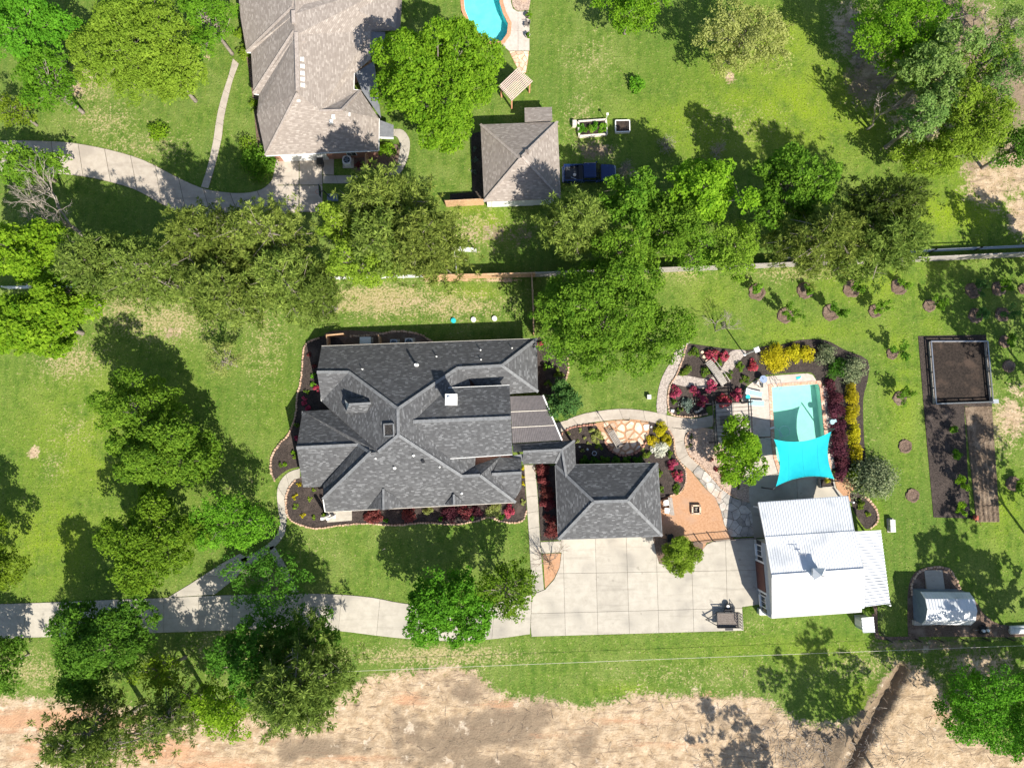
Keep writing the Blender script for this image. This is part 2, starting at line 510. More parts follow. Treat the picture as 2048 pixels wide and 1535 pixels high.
def mask_blob(cx, cy, rx, ry, amt=1.0):
    c, e, n_ = G(cx, cy), G(cx + rx, cy), G(cx, cy - ry)
    q = ((XX - c.x) / (e.x - c.x)) ** 2 + ((YY - c.y) / (n_.y - c.y)) ** 2
    return amt * np.exp(-q * 1.1)

dirt_edge = [(-900, 1392), (0, 1392), (100, 1393), (200, 1405), (330, 1420), (480, 1425), (600, 1415), (690, 1388), (720, 1356), (790, 1342), (860, 1332), (900, 1322), (940, 1335),
             (975, 1352), (1000, 1392), (1090, 1392), (1130, 1404), (1170, 1412), (1230, 1400), (1290, 1376), (1340, 1392), (1400, 1376), (1450, 1394), (1500, 1380), (1545, 1400),
             (1590, 1440), (1690, 1446), (1745, 1400), (1800, 1322), (1830, 1318), (1880, 1365), (1905, 1420), (1960, 1470), (2048, 1500), (3000, 1560), (3000, 2600), (-900, 2600)]
dirt = mask_poly(dirt_edge, 26)
for b in [(1980, 370, 70, 60, .9), (2040, 430, 40, 60, .9), (1700, 60, 60, 90, .75), (1730, 170, 60, 60, .8), (2025, 835, 45, 60, .8), (2035, 780, 30, 40, .6), (1190, 300, 60, 25, .75), (1255, 345, 40, 20, .6),
          (68, 905, 16, 16, .95), (345, 665, 28, 22, .7), (150, 180, 30, 25, .75), (175, 150, 20, 20, .7), (985, 465, 50, 35, .6), (940, 470, 40, 30, .55), (1000, 560, 60, 6, .9), (900, 560, 90, 5, .85),
          (1040, 470, 50, 40, .55), (1850, 1290, 160, 20, .75), (1960, 1330, 110, 50, .7), (1820, 300, 80, 40, .5), (1880, 60, 140, 120, .95), (2000, 150, 110, 150, .95), (1740, 120, 60, 130, .85), (1840, 230, 90, 80, .8), (2030, 330, 50, 90, .9), (1960, 340, 60, 40, .8), (770, 1400, 60, 40, .4), (820, 605, 160, 18, .5),
          (510, 640, 26, 30, .45), (540, 690, 18, 40, .35), (120, 725, 60, 24, .45), (360, 770, 10, 8, .4), (850, 1395, 30, 15, .4), (1460, 155, 14, 18, .9), (415, 115, 14, 10, .7), (330, 270, 14, 5, .5), (1100, 230, 20, 60, .35)]:
    dirt = np.maximum(dirt, mask_blob(*b))
dry = np.zeros(XX.shape)
for b in [(760, 600, 150, 40, .95), (900, 610, 130, 36, .75), (330, 640, 130, 50, .75), (250, 610, 80, 40, .7), (870, 1310, 220, 26, .75), (480, 1290, 120, 60, .6), (60, 1340, 90, 50, .6), (180, 160, 80, 60, .6), (210, 240, 80, 50, .55),
          (280, 290, 120, 40, .5), (1600, 545, 130, 24, .6), (1370, 545, 50, 20, .6), (140, 720, 80, 50, .7), (1160, 240, 40, 60, .5), (960, 460, 70, 50, .6), (150, 860, 70, 60, .35), (110, 930, 30, 50, .4), (1180, 120, 70, 60, .4),
          (1480, 250, 120, 50, .35), (1990, 850, 60, 70, .8), (640, 1090, 60, 40, .25), (1750, 1330, 120, 40, .5), (1400, 1350, 260, 40, .35), (1700, 860, 60, 80, .3), (530, 690, 60, 110, .45), (470, 960, 60, 60, .2), (1500, 1250, 100, 30, .25)]:
    dry = np.maximum(dry, mask_blob(*b))
lime = np.zeros(XX.shape)
for b in [(1600, 210, 240, 120, .9), (1900, 420, 160, 80, 1.0), (1400, 250, 150, 80, .7), (1560, 90, 90, 80, .9), (200, 900, 190, 190, .65), (90, 1080, 130, 110, .8), (1750, 560, 120, 60, .8), (1560, 680, 90, 60, .5), (960, 440, 60, 40, .9), (940, 590, 60, 20, .8),
          (1800, 760, 40, 160, .75), (1650, 660, 160, 30, .55), (1860, 640, 40, 60, .5), (1600, 1300, 260, 40, .45), (2010, 1020, 60, 80, .7), (1740, 1020, 30, 60, .6), (620, 590, 40, 30, .4), (560, 800, 50, 120, .2), (1250, 1380, 60, 16, .6), (1430, 600, 70, 60, .4), (1720, 1400, 60, 50, .6)]:
    lime = np.maximum(lime, mask_blob(*b))
orange = np.zeros(XX.shape)
for b in [(90, 1440, 240, 30, 1.0), (1000, 1410, 60, 16, .7), (1250, 1440, 120, 14, .6), (1330, 1490, 160, 12, .6), (700, 1515, 120, 12, .7), (1100, 1470, 160, 10, .5), (1880, 1430, 60, 30, .5), (60, 1500, 60, 40, .7), (330, 1500, 110, 40, .9), (420, 1530, 120, 25, .8), (820, 1396, 60, 20, .8), (560, 1480, 60, 20, .4), (1420, 1385, 30, 12, .8), (900, 562, 120, 5, .8), (-200, 1470, 200, 60, .6)]:
    orange = np.maximum(orange, mask_blob(*b))
brown = np.zeros(XX.shape)      # turned, darker earth
for b in [(1010, 1450, 110, 50, .95), (870, 1480, 100, 60, .8), (1000, 1530, 120, 30, .8), (930, 1390, 60, 40, .7), (1180, 1500, 30, 40, .7), (640, 1500, 120, 30, .6), (1650, 1490, 60, 60, .7), (1560, 1500, 60, 40, .5), (1880, 60, 170, 150, .9), (2000, 150, 120, 160, .9),
          (1710, 140, 60, 140, .6), (1190, 310, 90, 50, .7), (1040, 470, 90, 50, .5), (1880, 1290, 200, 30, .75), (1960, 1400, 80, 80, .5), (1460, 1450, 80, 20, .4)]:
    brown = np.maximum(brown, mask_blob(*b))

# height: lumpy graded dirt, a trench and soft swells
def vnoise(step, seed):
    r = np.random.default_rng(seed)
    x0, y0 = (XX.clip(-80, 80) + 80) / step, (YY.clip(-50, 68) + 50) / step
    g = r.random((int(120 / step) + 3, int(162 / step) + 3))
    xi, yi = x0.astype(int), y0.astype(int)
    fx, fy = x0 - xi, y0 - yi
    fx, fy = fx * fx * (3 - 2 * fx), fy * fy * (3 - 2 * fy)
    return (g[yi, xi] * (1 - fx) + g[yi, xi + 1] * fx) * (1 - fy) + (g[yi + 1, xi] * (1 - fx) + g[yi + 1, xi + 1] * fx) * fy - 0.5

low_dirt = mask_poly(dirt_edge, 10)
ZZ = low_dirt * (vnoise(0.7, 1) * 0.14 + vnoise(2.2, 2) * 0.12 + vnoise(0.35, 4) * 0.1)
trench_poly = [(1802, 1322), (1822, 1336), (1775, 1420), (1732, 1500), (1700, 1570), (1668, 1570), (1700, 1490), (1745, 1410)]
trench = mask_poly(trench_poly, 1)
spoil = mask_poly([(1790, 1318), (1806, 1326), (1748, 1412), (1702, 1490), (1665, 1572), (1640, 1572), (1680, 1480), (1730, 1400)], 4)
ZZ = ZZ - 1.0 * trench + 0.38 * spoil * (1 - trench)
trench_soil = np.maximum(trench, spoil * 0.9)
brown = np.maximum(brown, trench_soil * 0.9)
dirt = np.maximum(dirt, trench_soil)

POOL_PX = [(1543, 774), (1636, 767.5), (1639, 775), (1648, 865), (1656, 934), (1562, 941), (1553, 914), (1549, 878)]
POOL2_PX = [(925, -30), (1000, -30), (999, 5), (1006, 28), (1016, 48), (1014, 68), (1004, 82), (985, 86), (960, 70), (940, 45), (930, 20)]
hole = in_poly(inset_poly(xy(pts(POOL_PX)), -0.15)) | in_poly(inset_poly(xy(pts(POOL2_PX)), -0.15))
ny, nx = XX.shape
idx = np.arange(nx * ny).reshape(ny, nx)
quads = np.stack([idx[:-1, :-1], idx[:-1, 1:], idx[1:, 1:], idx[1:, :-1]], -1)
keep = ~(hole[:-1, :-1] | hole[:-1, 1:] | hole[1:, 1:] | hole[1:, :-1])
quads = quads[keep].reshape(-1, 4)

def np_mesh(name, verts, quads, attrs=None, domain='POINT', smooth=True):
    me = bpy.data.meshes.new(name)
    me.vertices.add(len(verts))
    me.vertices.foreach_set('co', np.ascontiguousarray(verts, dtype=np.float32).ravel())
    k = quads.shape[1]
    me.loops.add(quads.size)
    me.loops.foreach_set('vertex_index', np.ascontiguousarray(quads, dtype=np.int32).ravel())
    me.polygons.add(len(quads))
    me.polygons.foreach_set('loop_start', np.arange(0, quads.size, k, dtype=np.int32))
    me.polygons.foreach_set('use_smooth', np.full(len(quads), smooth))
    me.update(calc_edges=True)
    for nm, a in (attrs or {}).items():
        at = me.attributes.new(nm, 'FLOAT', domain)
        at.data.foreach_set('value', np.ascontiguousarray(a, dtype=np.float32).ravel())
    return me

gm, gnt, gb = new_mat('lawn_and_earth')
def at_(n_):
    a = gnt.nodes.new('ShaderNodeAttribute'); a.attribute_name = n_
    return a.outputs['Fac']
n_fine, n_mid, n_big, n_huge = noise(gnt, 4.2, 3.0, 0.75), noise(gnt, 1.1, 4.0, 0.7), noise(gnt, 0.28, 3.0, 0.6), noise(gnt, 0.07, 3.0, 0.6)
grass = mixc(gnt, ramp01(gnt, n_mid, 0.3, 0.7), (0.064, 0.128, 0.018), (0.135, 0.208, 0.034))
grass = mixc(gnt, math_(gnt, 'MULTIPLY', ramp01(gnt, n_big, 0.42, 0.66), 0.75), grass, (0.17, 0.222, 0.055))
grass = mixc(gnt, math_(gnt, 'MULTIPLY', ramp01(gnt, n_huge, 0.46, 0.62), 0.65), grass, mixc(gnt, n_mid, (0.046, 0.108, 0.016), (0.1, 0.178, 0.026)))
lf = math_(gnt, 'MULTIPLY', at_('lime'), ramp01(gnt, math_(gnt, 'ADD', n_big, math_(gnt, 'MULTIPLY', n_mid, 0.4)), 0.42, 0.85), clamp=True)
grass = mixc(gnt, lf, grass, (0.195, 0.275, 0.014))
tuft = ramp01(gnt, n_fine, 0.52, 0.7)
grass = mixc(gnt, math_(gnt, 'MULTIPLY', tuft, 0.6), grass, (0.27, 0.26, 0.088))
tuft2 = ramp01(gnt, noise(gnt, 6.0, 2.0, 0.75), 0.36, 0.5)
grass = mixc(gnt, math_(gnt, 'MULTIPLY', math_(gnt, 'SUBTRACT', 1.0, tuft2), 0.6), grass, (0.045, 0.085, 0.014))
# mower passes
wv = N(gnt, 'ShaderNodeTexWave', Scale=0.28, Distortion=1.2, Detail=2.0)
wv.bands_direction = 'X'
gnt.links.new(N(gnt, 'ShaderNodeNewGeometry').outputs['Position'], wv.inputs['Vector'])
grass = mixc(gnt, math_(gnt, 'MULTIPLY', wv.outputs['Fac'], 0.22), grass, (0.175, 0.215, 0.045))
dryf = ramp01(gnt, math_(gnt, 'ADD', at_('dry'), math_(gnt, 'MULTIPLY', math_(gnt, 'SUBTRACT', math_(gnt, 'ADD', n_mid, math_(gnt, 'MULTIPLY', math_(gnt, 'SUBTRACT', n_fine, 0.5), 1.6)), 0.5), 1.5)), 0.3, 0.9)
straw = mixc(gnt, ramp01(gnt, n_fine, 0.35, 0.65), (0.26, 0.22, 0.09), (0.43, 0.345, 0.2))
grass = mixc(gnt, math_(gnt, 'MULTIPLY', dryf, 0.85), grass, straw)
# earth, streaked along the grading passes
geo = N(gnt, 'ShaderNodeNewGeometry')
mp = N(gnt, 'ShaderNodeMapping')
mp.inputs['Scale'].default_value = (0.35, 2.2, 1.0)
mp.inputs['Rotation'].default_value = (0, 0, 0.06)
gnt.links.new(geo.outputs['Position'], mp.inputs['Vector'])
n_str = noise(gnt, 1.0, 4.0, 0.7, mp.outputs[0], 0.6)
earth = mixc(gnt, ramp01(gnt, n_mid, 0.35, 0.65), (0.35, 0.25, 0.155), (0.49, 0.375, 0.255))
earth = mixc(gnt, ramp01(gnt, math_(gnt, 'ADD', at_('brown'), math_(gnt, 'MULTIPLY', math_(gnt, 'SUBTRACT', n_big, 0.5), 1.8)), 0.12, 0.62), earth, mixc(gnt, n_mid, (0.17, 0.125, 0.083), (0.28, 0.215, 0.15)))
earth = mixc(gnt, math_(gnt, 'MULTIPLY', ramp01(gnt, n_str, 0.5, 0.66), 0.75), earth, (0.2, 0.145, 0.1))
earth = mixc(gnt, math_(gnt, 'MULTIPLY', ramp01(gnt, math_(gnt, 'ADD', at_('orange'), math_(gnt, 'MULTIPLY', math_(gnt, 'SUBTRACT', n_str, 0.5), 1.4)), 0.3, 0.9), 0.85), earth, (0.45, 0.255, 0.15))
earth = mixc(gnt, math_(gnt, 'MULTIPLY', ramp01(gnt, noise(gnt, 0.5, 4.0, 0.65), 0.6, 0.68), 0.7), earth, (0.55, 0.455, 0.35))
earth = mixc(gnt, math_(gnt, 'MULTIPLY', ramp01(gnt, n_fine, 0.58, 0.72), 0.4), earth, (0.17, 0.12, 0.08))
dirtf = ramp01(gnt, math_(gnt, 'ADD', at_('dirt'), math_(gnt, 'MULTIPLY', math_(gnt, 'SUBTRACT', math_(gnt, 'ADD', math_(gnt, 'MULTIPLY', n_mid, 0.6), math_(gnt, 'MULTIPLY', n_fine, 0.6)), 0.6), 1.9)), 0.4, 0.72)
gnt.links.new(mixc(gnt, dirtf, grass, earth), gb.inputs['Base Color'])
gb.inputs['Roughness'].default_value = 0.95
gb.inputs['Specular IOR Level'].default_value = 0.03
bump(gnt, gb, math_(gnt, 'ADD', n_fine, math_(gnt, 'MULTIPLY', n_mid, 0.8)), 1.0, 0.1)

gme = np_mesh('ground', np.stack([XX, YY, ZZ], -1).reshape(-1, 3), quads, dict(dirt=dirt, dry=dry, lime=lime, orange=orange, brown=brown))
gme.materials.append(gm)
ground = bpy.data.objects.new('ground', gme)
COL.objects.link(ground)
setp(ground, kind='structure')

# ------------------------------------------------------------------ paving helpers
PAVED, KERBS = [], []

def paving(name, base_px_or_poly, z=0.03, mat=None, px=True):
    """thin base sheet of a path or drive; its slabs become children"""
    p = xy(pts(base_px_or_poly)) if px else base_px_or_poly
    PAVED.append(p); KERBS.append(p)
    o = MB().prism(p, -0.15, z).build(name, mat or MAT['joint'])
    return setp(o, kind='structure')

def slab(parent, poly, z0, z1, mat, gap=0.012, name='slab'):
    q = inset_poly(poly, gap)
    if abs(area2(q)) < 0.02: return
    b = 0.012
    m = MB()
    if area2(q) < 0: q = q[::-1]
    m.prism(q, z0, z1 - b)
    top = inset_poly(q, b)
    m.frustum(q, z1 - b, top, z1)
    return m.build(name, mat, parent)

def seg_at(line, t0, t1):
    """part of a polyline between the fractions t0 and t1 of its length"""
    L = [0.0]
    for a, b in zip(line, line[1:]): L.append(L[-1] + math.hypot(b[0] - a[0], b[1] - a[1]))
    T = L[-1]
    def at(t):
        s = t * T
        for i in range(len(line) - 1):
            if s <= L[i + 1] + 1e-9:
                f = (s - L[i]) / max(L[i + 1] - L[i], 1e-9)
                return (line[i][0] + (line[i + 1][0] - line[i][0]) * f, line[i][1] + (line[i + 1][1] - line[i][1]) * f)
        return line[-1]
    return [at(t0)] + [line[i] for i in range(1, len(line) - 1) if t0 * T < L[i] < t1 * T] + [at(t1)]

def strip(name, left_px, right_px, n, mat, z1=0.06, smooth=3, gap=0.012):
    L = xy(pts(smooth_line(left_px, smooth))) if smooth > 1 else xy(pts(left_px))
    R = xy(pts(smooth_line(right_px, smooth))) if smooth > 1 else xy(pts(right_px))
    base = paving(name, L + R[::-1], 0.03, px=False)
    for i in range(n):
        a, b = seg_at(L, i / n, (i + 1) / n), seg_at(R, i / n, (i + 1) / n)
        slab(base, a + b[::-1], 0.0, z1, mat, gap)
    return base

def cells(poly, cuts):
    """split a polygon by lines given as pairs of pixel points"""
    out = [poly]
    for a, b in cuts:
        A, B = G(*a), G(*b)
        nx_, ny_ = B.y - A.y, A.x - B.x
        c = nx_ * A.x + ny_ * A.y
        nxt = []
        for p in out:
            for s in (1, -1):
                q = clip_poly(p, s * nx_, s * ny_, s * c)
                if len(q) >= 3 and abs(area2(q)) > 0.05: nxt.append(q)
        out = nxt
    return out

def voronoi(poly, step, rng, jitter=0.42):
    xs_, ys_ = [p[0] for p in poly], [p[1] for p in poly]
    P = []
    r = 0
    y = min(ys_) - step
    while y < max(ys_) + step:
        x = min(xs_) - step + (step / 2 if r % 2 else 0)
        while x < max(xs_) + step:
            P.append((x + rng.uniform(-jitter, jitter) * step, y + rng.uniform(-jitter, jitter) * step))
            x += step
        y += step * 0.87; r += 1
    out = []
    for i, p in enumerate(P):
        q = poly
        for j, o in enumerate(P):
            if i == j or (p[0] - o[0]) ** 2 + (p[1] - o[1]) ** 2 > (step * 3.2) ** 2: continue
            a, b = o[0] - p[0], o[1] - p[1]
            q = clip_poly(q, a, b, a * (p[0] + o[0]) / 2 + b * (p[1] + o[1]) / 2)
            if len(q) < 3: break
        if len(q) >= 3 and abs(area2(q)) > 0.06: out.append(q)
    return out

def round_poly(q, rng, cut=0.28):
    """clip the corners so that a stone looks hand broken"""
    out = []
    n = len(q)
    for i in range(n):
        a, b = q[i], q[(i + 1) % n]
        c = cut * rng.uniform(0.5, 1.1)
        d = cut * rng.uniform(0.5, 1.1)
        out.append((a[0] + (b[0] - a[0]) * c, a[1] + (b[1] - a[1]) * c))
        out.append((a[0] + (b[0] - a[0]) * (1 - d), a[1] + (b[1] - a[1]) * (1 - d)))
    return out

def flagstones(parent, poly, step, mat, rng, gap=0.05, z0=0.0, z1=0.09, drop=0.0, cut=0.2):
    for q in voronoi(poly, step, rng):
        if rng.random() < drop: continue
        q2 = inset_poly(round_poly(q, rng, cut), gap)
        if abs(area2(q2)) < 0.03: continue
        h = z1 + rng.uniform(-0.012, 0.012)
        m = MB().prism(q2, z0, h)
        m.build('flagstone', mat, parent)

def edging(parent, line_px, rng, size=0.26, mat=None, closed=False, h=0.16, smooth=4, name='stone_edging'):
    """a row of small stones, too small to tell apart singly"""
    L = xy(pts(smooth_line(line_px, smooth, closed)))
    if closed: L.append(L[0])
    m = MB()
    d = 0.0
    for a, b in zip(L, L[1:]):
        l = math.hypot(b[0] - a[0], b[1] - a[1])
        ang = math.atan2(b[1] - a[1], b[0] - a[0])
        while d < l:
            s = size * rng.uniform(0.75, 1.3)
            t = (d + s / 2) / l
            hh = h * rng.uniform(0.75, 1.25)
            c = (a[0] + (b[0] - a[0]) * t + rng.uniform(-.03, .03), a[1] + (b[1] - a[1]) * t + rng.uniform(-.03, .03))
            w = size * rng.uniform(0.6, 0.95)
            ca, sa = math.cos(ang + rng.uniform(-.25, .25)), math.sin(ang)
            def ring(k): return [(c[0] + (x * s * ca - y * w * sa) * k, c[1] + (x * s * sa + y * w * ca) * k) for x, y in ((-.48, -.35), (-.2, -.5), (.25, -.5), (.48, -.25), (.48, .3), (.2, .5), (-.3, .5), (-.48, .2))]
            m.frustum(ring(1), -0.02, ring(1), hh * 0.7)
            m.frustum(ring(1), hh * 0.7, ring(0.72), hh)
            d += s * 1.04
        d -= l
    return setp(m.build(name, mat or MAT['stone'], parent), kind='stuff')

def bed(name, outline_px, mat, z=0.05, smooth=3):
    p = smooth_line(outline_px, smooth, True) if smooth > 1 else outline_px
    poly = xy(pts(p))
    PAVED.append(poly)
    o = MB().prism(poly, -0.15, z).build(name, mat)
    return setp(o, kind='structure')

R_ = random.Random(11)

# ------------------------------------------------------------------ drives, walks, patios
con, tan = MAT['concrete'], MAT['concrete_tan']
# own drive along the bottom, slab by slab
strip('driveway', [(-90, 1211), (0, 1207), (116, 1203), (236, 1198), (328, 1195)], [(-90, 1280), (0, 1276), (116, 1272), (236, 1267), (328, 1264)], 6, con, smooth=1)
strip('driveway', [(328, 1195), (398, 1191), (500, 1188), (607, 1186)], [(328, 1264), (398, 1261.5), (500, 1258), (600, 1256)], 4, con, smooth=1)
strip('driveway', [(607, 1186), (680, 1188), (745, 1194), (810, 1206), (900, 1211), (985, 1206), (1064, 1188)], [(600, 1256), (680, 1261), (745, 1269), (810, 1276), (900, 1281), (985, 1277), (1060, 1267)], 6, con)
# branch towards the front door
strip('front_walk', [(336, 1194), (385, 1164), (440, 1128), (480, 1106)], [(430, 1188), (455, 1168), (475, 1152), (498, 1116)], 2, con, smooth=1)
strip('front_walk', [(600, 936), (577, 944), (560, 962), (554, 985), (556, 1015), (560, 1042), (553, 1068), (532, 1090), (505, 1106), (480, 1118)],
      [(600, 955), (588, 960), (577, 975), (573, 995), (573, 1015), (573, 1042), (568, 1070), (547, 1096), (520, 1118), (494, 1132)], 8, con)
strip('front_walk', [(531, 1096), (552, 1125), (570, 1158), (582, 1184)], [(548, 1090), (565, 1118), (582, 1150), (598, 1184)], 3, con)
# motor court
court = xy(pts([(1064, 1188), (1090, 1178), (1108, 1158), (1119, 1134), (1123, 1104), (1122, 1070), (1305, 1064), (1308, 1085), (1312, 1105), (1318, 1126), (1342, 1132), (1376, 1128), (1398, 1114), (1406, 1096), (1414, 1087), (1430, 1081), (1467, 1077), (1512, 1074),
                (1522, 1207), (1484, 1213), (1487, 1260), (1063, 1272), (1061, 1250)]))
cbase = paving('motor_court', court, 0.03, px=False)
for q in cells(court, [((1125, 1060), (1131, 1280)), ((1190, 1060), (1196, 1280)), ((1252, 1060), (1259, 1280)), ((1311, 1060), (1318, 1280)), ((1381, 1060), (1388, 1280)), ((1450, 1060), (1456, 1280)), ((1060, 1147), (1520, 1139)), ((1060, 1226), (1520, 1214))]):
    slab(cbase, q, 0.0, 0.06, con)
# east walk between house and garage, with its spur
strip('side_walk', [(1048, 929), (1053, 1000), (1058, 1075), (1061, 1130), (1064, 1187)], [(1070, 929), (1076, 1000), (1080, 1075), (1084, 1130), (1088, 1178)], 8, con, smooth=1)
sp = xy(pts([(1081, 1083), (1122, 1081), (1123.5, 1104), (1083, 1106)]))
slab(paving('side_walk', sp, 0.03, px=False), sp, 0.0, 0.058, con)
bed('gravel_bed', [(1304, 1074), (1312, 1104), (1319, 1125), (1342, 1131), (1376, 1127), (1397, 1113), (1405, 1096), (1400, 1084), (1340, 1078)], MAT['mulch_brown'], 0.05)
# back garden walk
strip('garden_walk', [(1098, 848), (1125, 842), (1170, 826), (1240, 817), (1300, 822), (1350, 833), (1392, 836), (1428, 829)], [(1118, 872), (1130, 860), (1160, 849), (1210, 841), (1262, 838), (1312, 846), (1360, 858), (1425, 853)], 7, tan)
strip('garden_walk', [(1334, 853), (1347, 874), (1351, 900), (1358, 920), (1384.5, 943.5)], [(1384, 858), (1371, 868), (1369, 880), (1374, 903), (1397, 929)], 3, tan)
# neighbour's drive and walks
strip('driveway', [(-60, 281), (20, 281), (85, 282), (147, 286), (221, 300), (287, 320), (350, 352), (401, 375), (445, 384), (488, 386), (522, 379), (541, 364), (552, 345)],
      [(-60, 345), (20, 345), (85, 346), (150, 351), (203, 360), (269, 379), (325, 409), (396, 442), (440, 452), (490, 450), (530, 446), (556, 440), (560, 400)], 12, tan, gap=0.03)
for q in ([(553, 318), (598, 318), (598, 370), (542, 370), (548, 345)], [(599, 318), (645, 318), (645, 370), (599, 370)], [(546, 371), (598, 371), (598, 424), (553, 430)], [(599, 371), (645, 371), (645, 424), (599, 424)], [(646, 318), (668, 318), (668, 350), (646, 350)]):
    pq = xy(pts(q))
    slab(paving('parking_pad', pq, 0.028, px=False), pq, 0.0, 0.055, tan)
strip('side_walk', [(646, 351), (690, 351), (734, 351), (757, 349), (781, 344), (794, 328), (799, 305), (799, 285), (790, 272), (762, 275)], [(646, 367), (690, 367), (734, 366), (767, 363), (798, 350), (815, 318), (820, 290), (816, 272), (800, 258), (762, 262)], 10, con)
strip('front_walk', [(466, 117), (457, 152), (446, 185), (437, 218), (431, 250), (427, 279), (416, 330), (402, 374)], [(478, 128), (466, 160), (457, 195), (449.6, 229), (446, 255), (443, 279), (430, 333), (417, 377)], 8, tan)
# neighbour's pool deck
d2 = [(1000, -30), (1022, -30), (1022, 5), (1026, 18), (1036, 24), (1059, 23), (1059, 102), (1018, 102), (1005, 92), (1004, 84), (1014, 70), (1018, 48), (1008, 27)]
d2p = xy(pts(d2))
b2 = paving('pool_deck', d2p, 0.03, px=False)
for q in cells(d2p, [((990, 62), (1070, 62)), ((1036, -40), (1036, 110))]): slab(b2, q, 0.0, 0.06, MAT['deck'], 0.012)
fl2 = bed('flagstone_apron', [(1018, 103), (1058, 103), (1056, 120), (1052, 146), (1040, 146), (1030, 128)], MAT['gravel_orange'], 0.04, 1)
flagstones(fl2, xy(pts([(1018, 103), (1058, 103), (1056, 120), (1052, 146), (1040, 146), (1030, 128)])), 0.62, MAT['flag_tan'], R_, 0.03)
bed('gravel_bed', [(1023, -30), (1060, -30), (1058, 18), (1050, 21), (1036, 22), (1028, 16), (1024, 4)], MAT['gravel_pink'], 0.035)

# own pool: basin, water, coping, deck
def basin(name, outline, depth, floor_mat, steps=None):
    n = len(outline)
    p = outline if area2(outline) > 0 else outline[::-1]
    m = MB()
    m.add([(x, y, -depth) for x, y in p] + [(x, y, 0.04) for x, y in p], [tuple(range(n))] + [((i + 1) % n, i, n + i, n + (i + 1) % n) for i in range(n)])
    o = m.build(name, floor_mat)
    return setp(o, kind='structure')

wm, wnt, wb = new_mat('pool_water')
wtr = wnt.nodes.new('ShaderNodeBsdfTransparent'); wtr.inputs[0].default_value = (0.7, 0.93, 0.9, 1)
wgl = wnt.nodes.new('ShaderNodeBsdfGlossy'); wgl.inputs['Roughness'].default_value = 0.03
wfr = wnt.nodes.new('ShaderNodeFresnel'); wfr.inputs[0].default_value = 1.33
wbp = N(wnt, 'ShaderNodeBump', Strength=0.25, Distance=0.03)
wnt.links.new(noise(wnt, 2.4, 3.0, 0.6), wbp.inputs['Height'])
wnt.links.new(wbp.outputs[0], wgl.inputs['Normal']); wnt.links.new(wbp.outputs[0], wfr.inputs['Normal'])
wmx = wnt.nodes.new('ShaderNodeMixShader')
wnt.links.new(wfr.outputs[0], wmx.inputs[0]); wnt.links.new(wtr.outputs[0], wmx.inputs[1]); wnt.links.new(wgl.outputs[0], wmx.inputs[2])
wnt.links.new(wmx.outputs[0], wnt.nodes['Material Output'].inputs['Surface'])

def pool(px, depth, floor_mat):
    p = xy(pts(px))
    if area2(p) < 0: p = p[::-1]
    b = basin('pool_basin', p, depth, floor_mat)
    q = inset_poly(p, 0.004)
    w = MB().add([(x, y, -0.09) for x, y in q], [tuple(range(len(q)))]).build('water', wm)
    setp(w, kind='structure')
    return p

def coping(px, width, mat, rng, closed=True):
    """bricks laid round the pool edge, each a few pixels, joined"""
    p = xy(pts(px))
    if area2(p) < 0: p = p[::-1]
    outp = inset_poly(p, -width)
    m = MB()
    n = len(p)
    for i in range(n if closed else n - 1):
        a, b, c, d = Vector(p[i]), Vector(p[(i + 1) % n]), Vector(outp[(i + 1) % n]), Vector(outp[i])
        k = max(1, int((b - a).length / 0.32))
        for j in range(k):
            t0, t1 = (j + 0.03) / k, (j + 0.97) / k
            q = [a.lerp(b, t0), a.lerp(b, t1), d.lerp(c, t1), d.lerp(c, t0)]
            m.prism([(v.x, v.y) for v in q], -0.05, 0.085 + rng.uniform(-.008, .008))
    return m

pool(POOL_PX, 1.05, MAT['poolfloor'])
pool(POOL2_PX, 1.3, MAT['poolfloor_blue'])
setp(coping(POOL_PX, 0.36, MAT['coping'], R_).build('brick_coping', MAT['coping']), kind='structure')
setp(coping(POOL2_PX, 0.42, MAT['clay'], R_).build('brick_coping', MAT['clay']), kind='structure')
dk = MAT['deck']
deck_polys = [
    [(1526, 753), (1560, 749.5), (1614, 746), (1625, 749), (1631, 758), (1633, 762), (1540, 768.5), (1536, 772)],
    [(1488, 780), (1494, 772), (1504, 764), (1526, 753), (1536, 772), (1538, 800), (1482, 803)],
    [(1432, 806), (1482, 803), (1538, 800), (1542, 880), (1500, 868), (1430, 872)],
    [(1430, 872), (1500, 868), (1542, 880), (1546, 915), (1556, 946), (1535, 950), (1518, 956), (1498, 974), (1480, 930), (1450, 900)],
    [(1556, 946), (1662, 939), (1668, 957), (1672, 975), (1700, 1006), (1499, 1012), (1497, 975), (1518, 956), (1535, 950)],
    [(1644, 771), (1656, 770), (1664, 865), (1670, 935), (1662, 938), (1653, 866)],
    [(1499, 1012), (1530, 1011), (1546, 1075), (1508, 1075)],
]
for i, q in enumerate(deck_polys):
    pq = xy(pts(q))
    bb = paving('pool_deck', pq, 0.03, px=False)
    for cell in (cells(pq, [((1466, 700), (1466, 1000)), ((1400, 838), (1600, 838))]) if i in (2, 3) else cells(pq, [((1590, 900), (1600, 1100))]) if i == 4 else [pq]):
        slab(bb, cell, 0.0, 0.058, dk if i < 4 or i == 5 else con, 0.012)

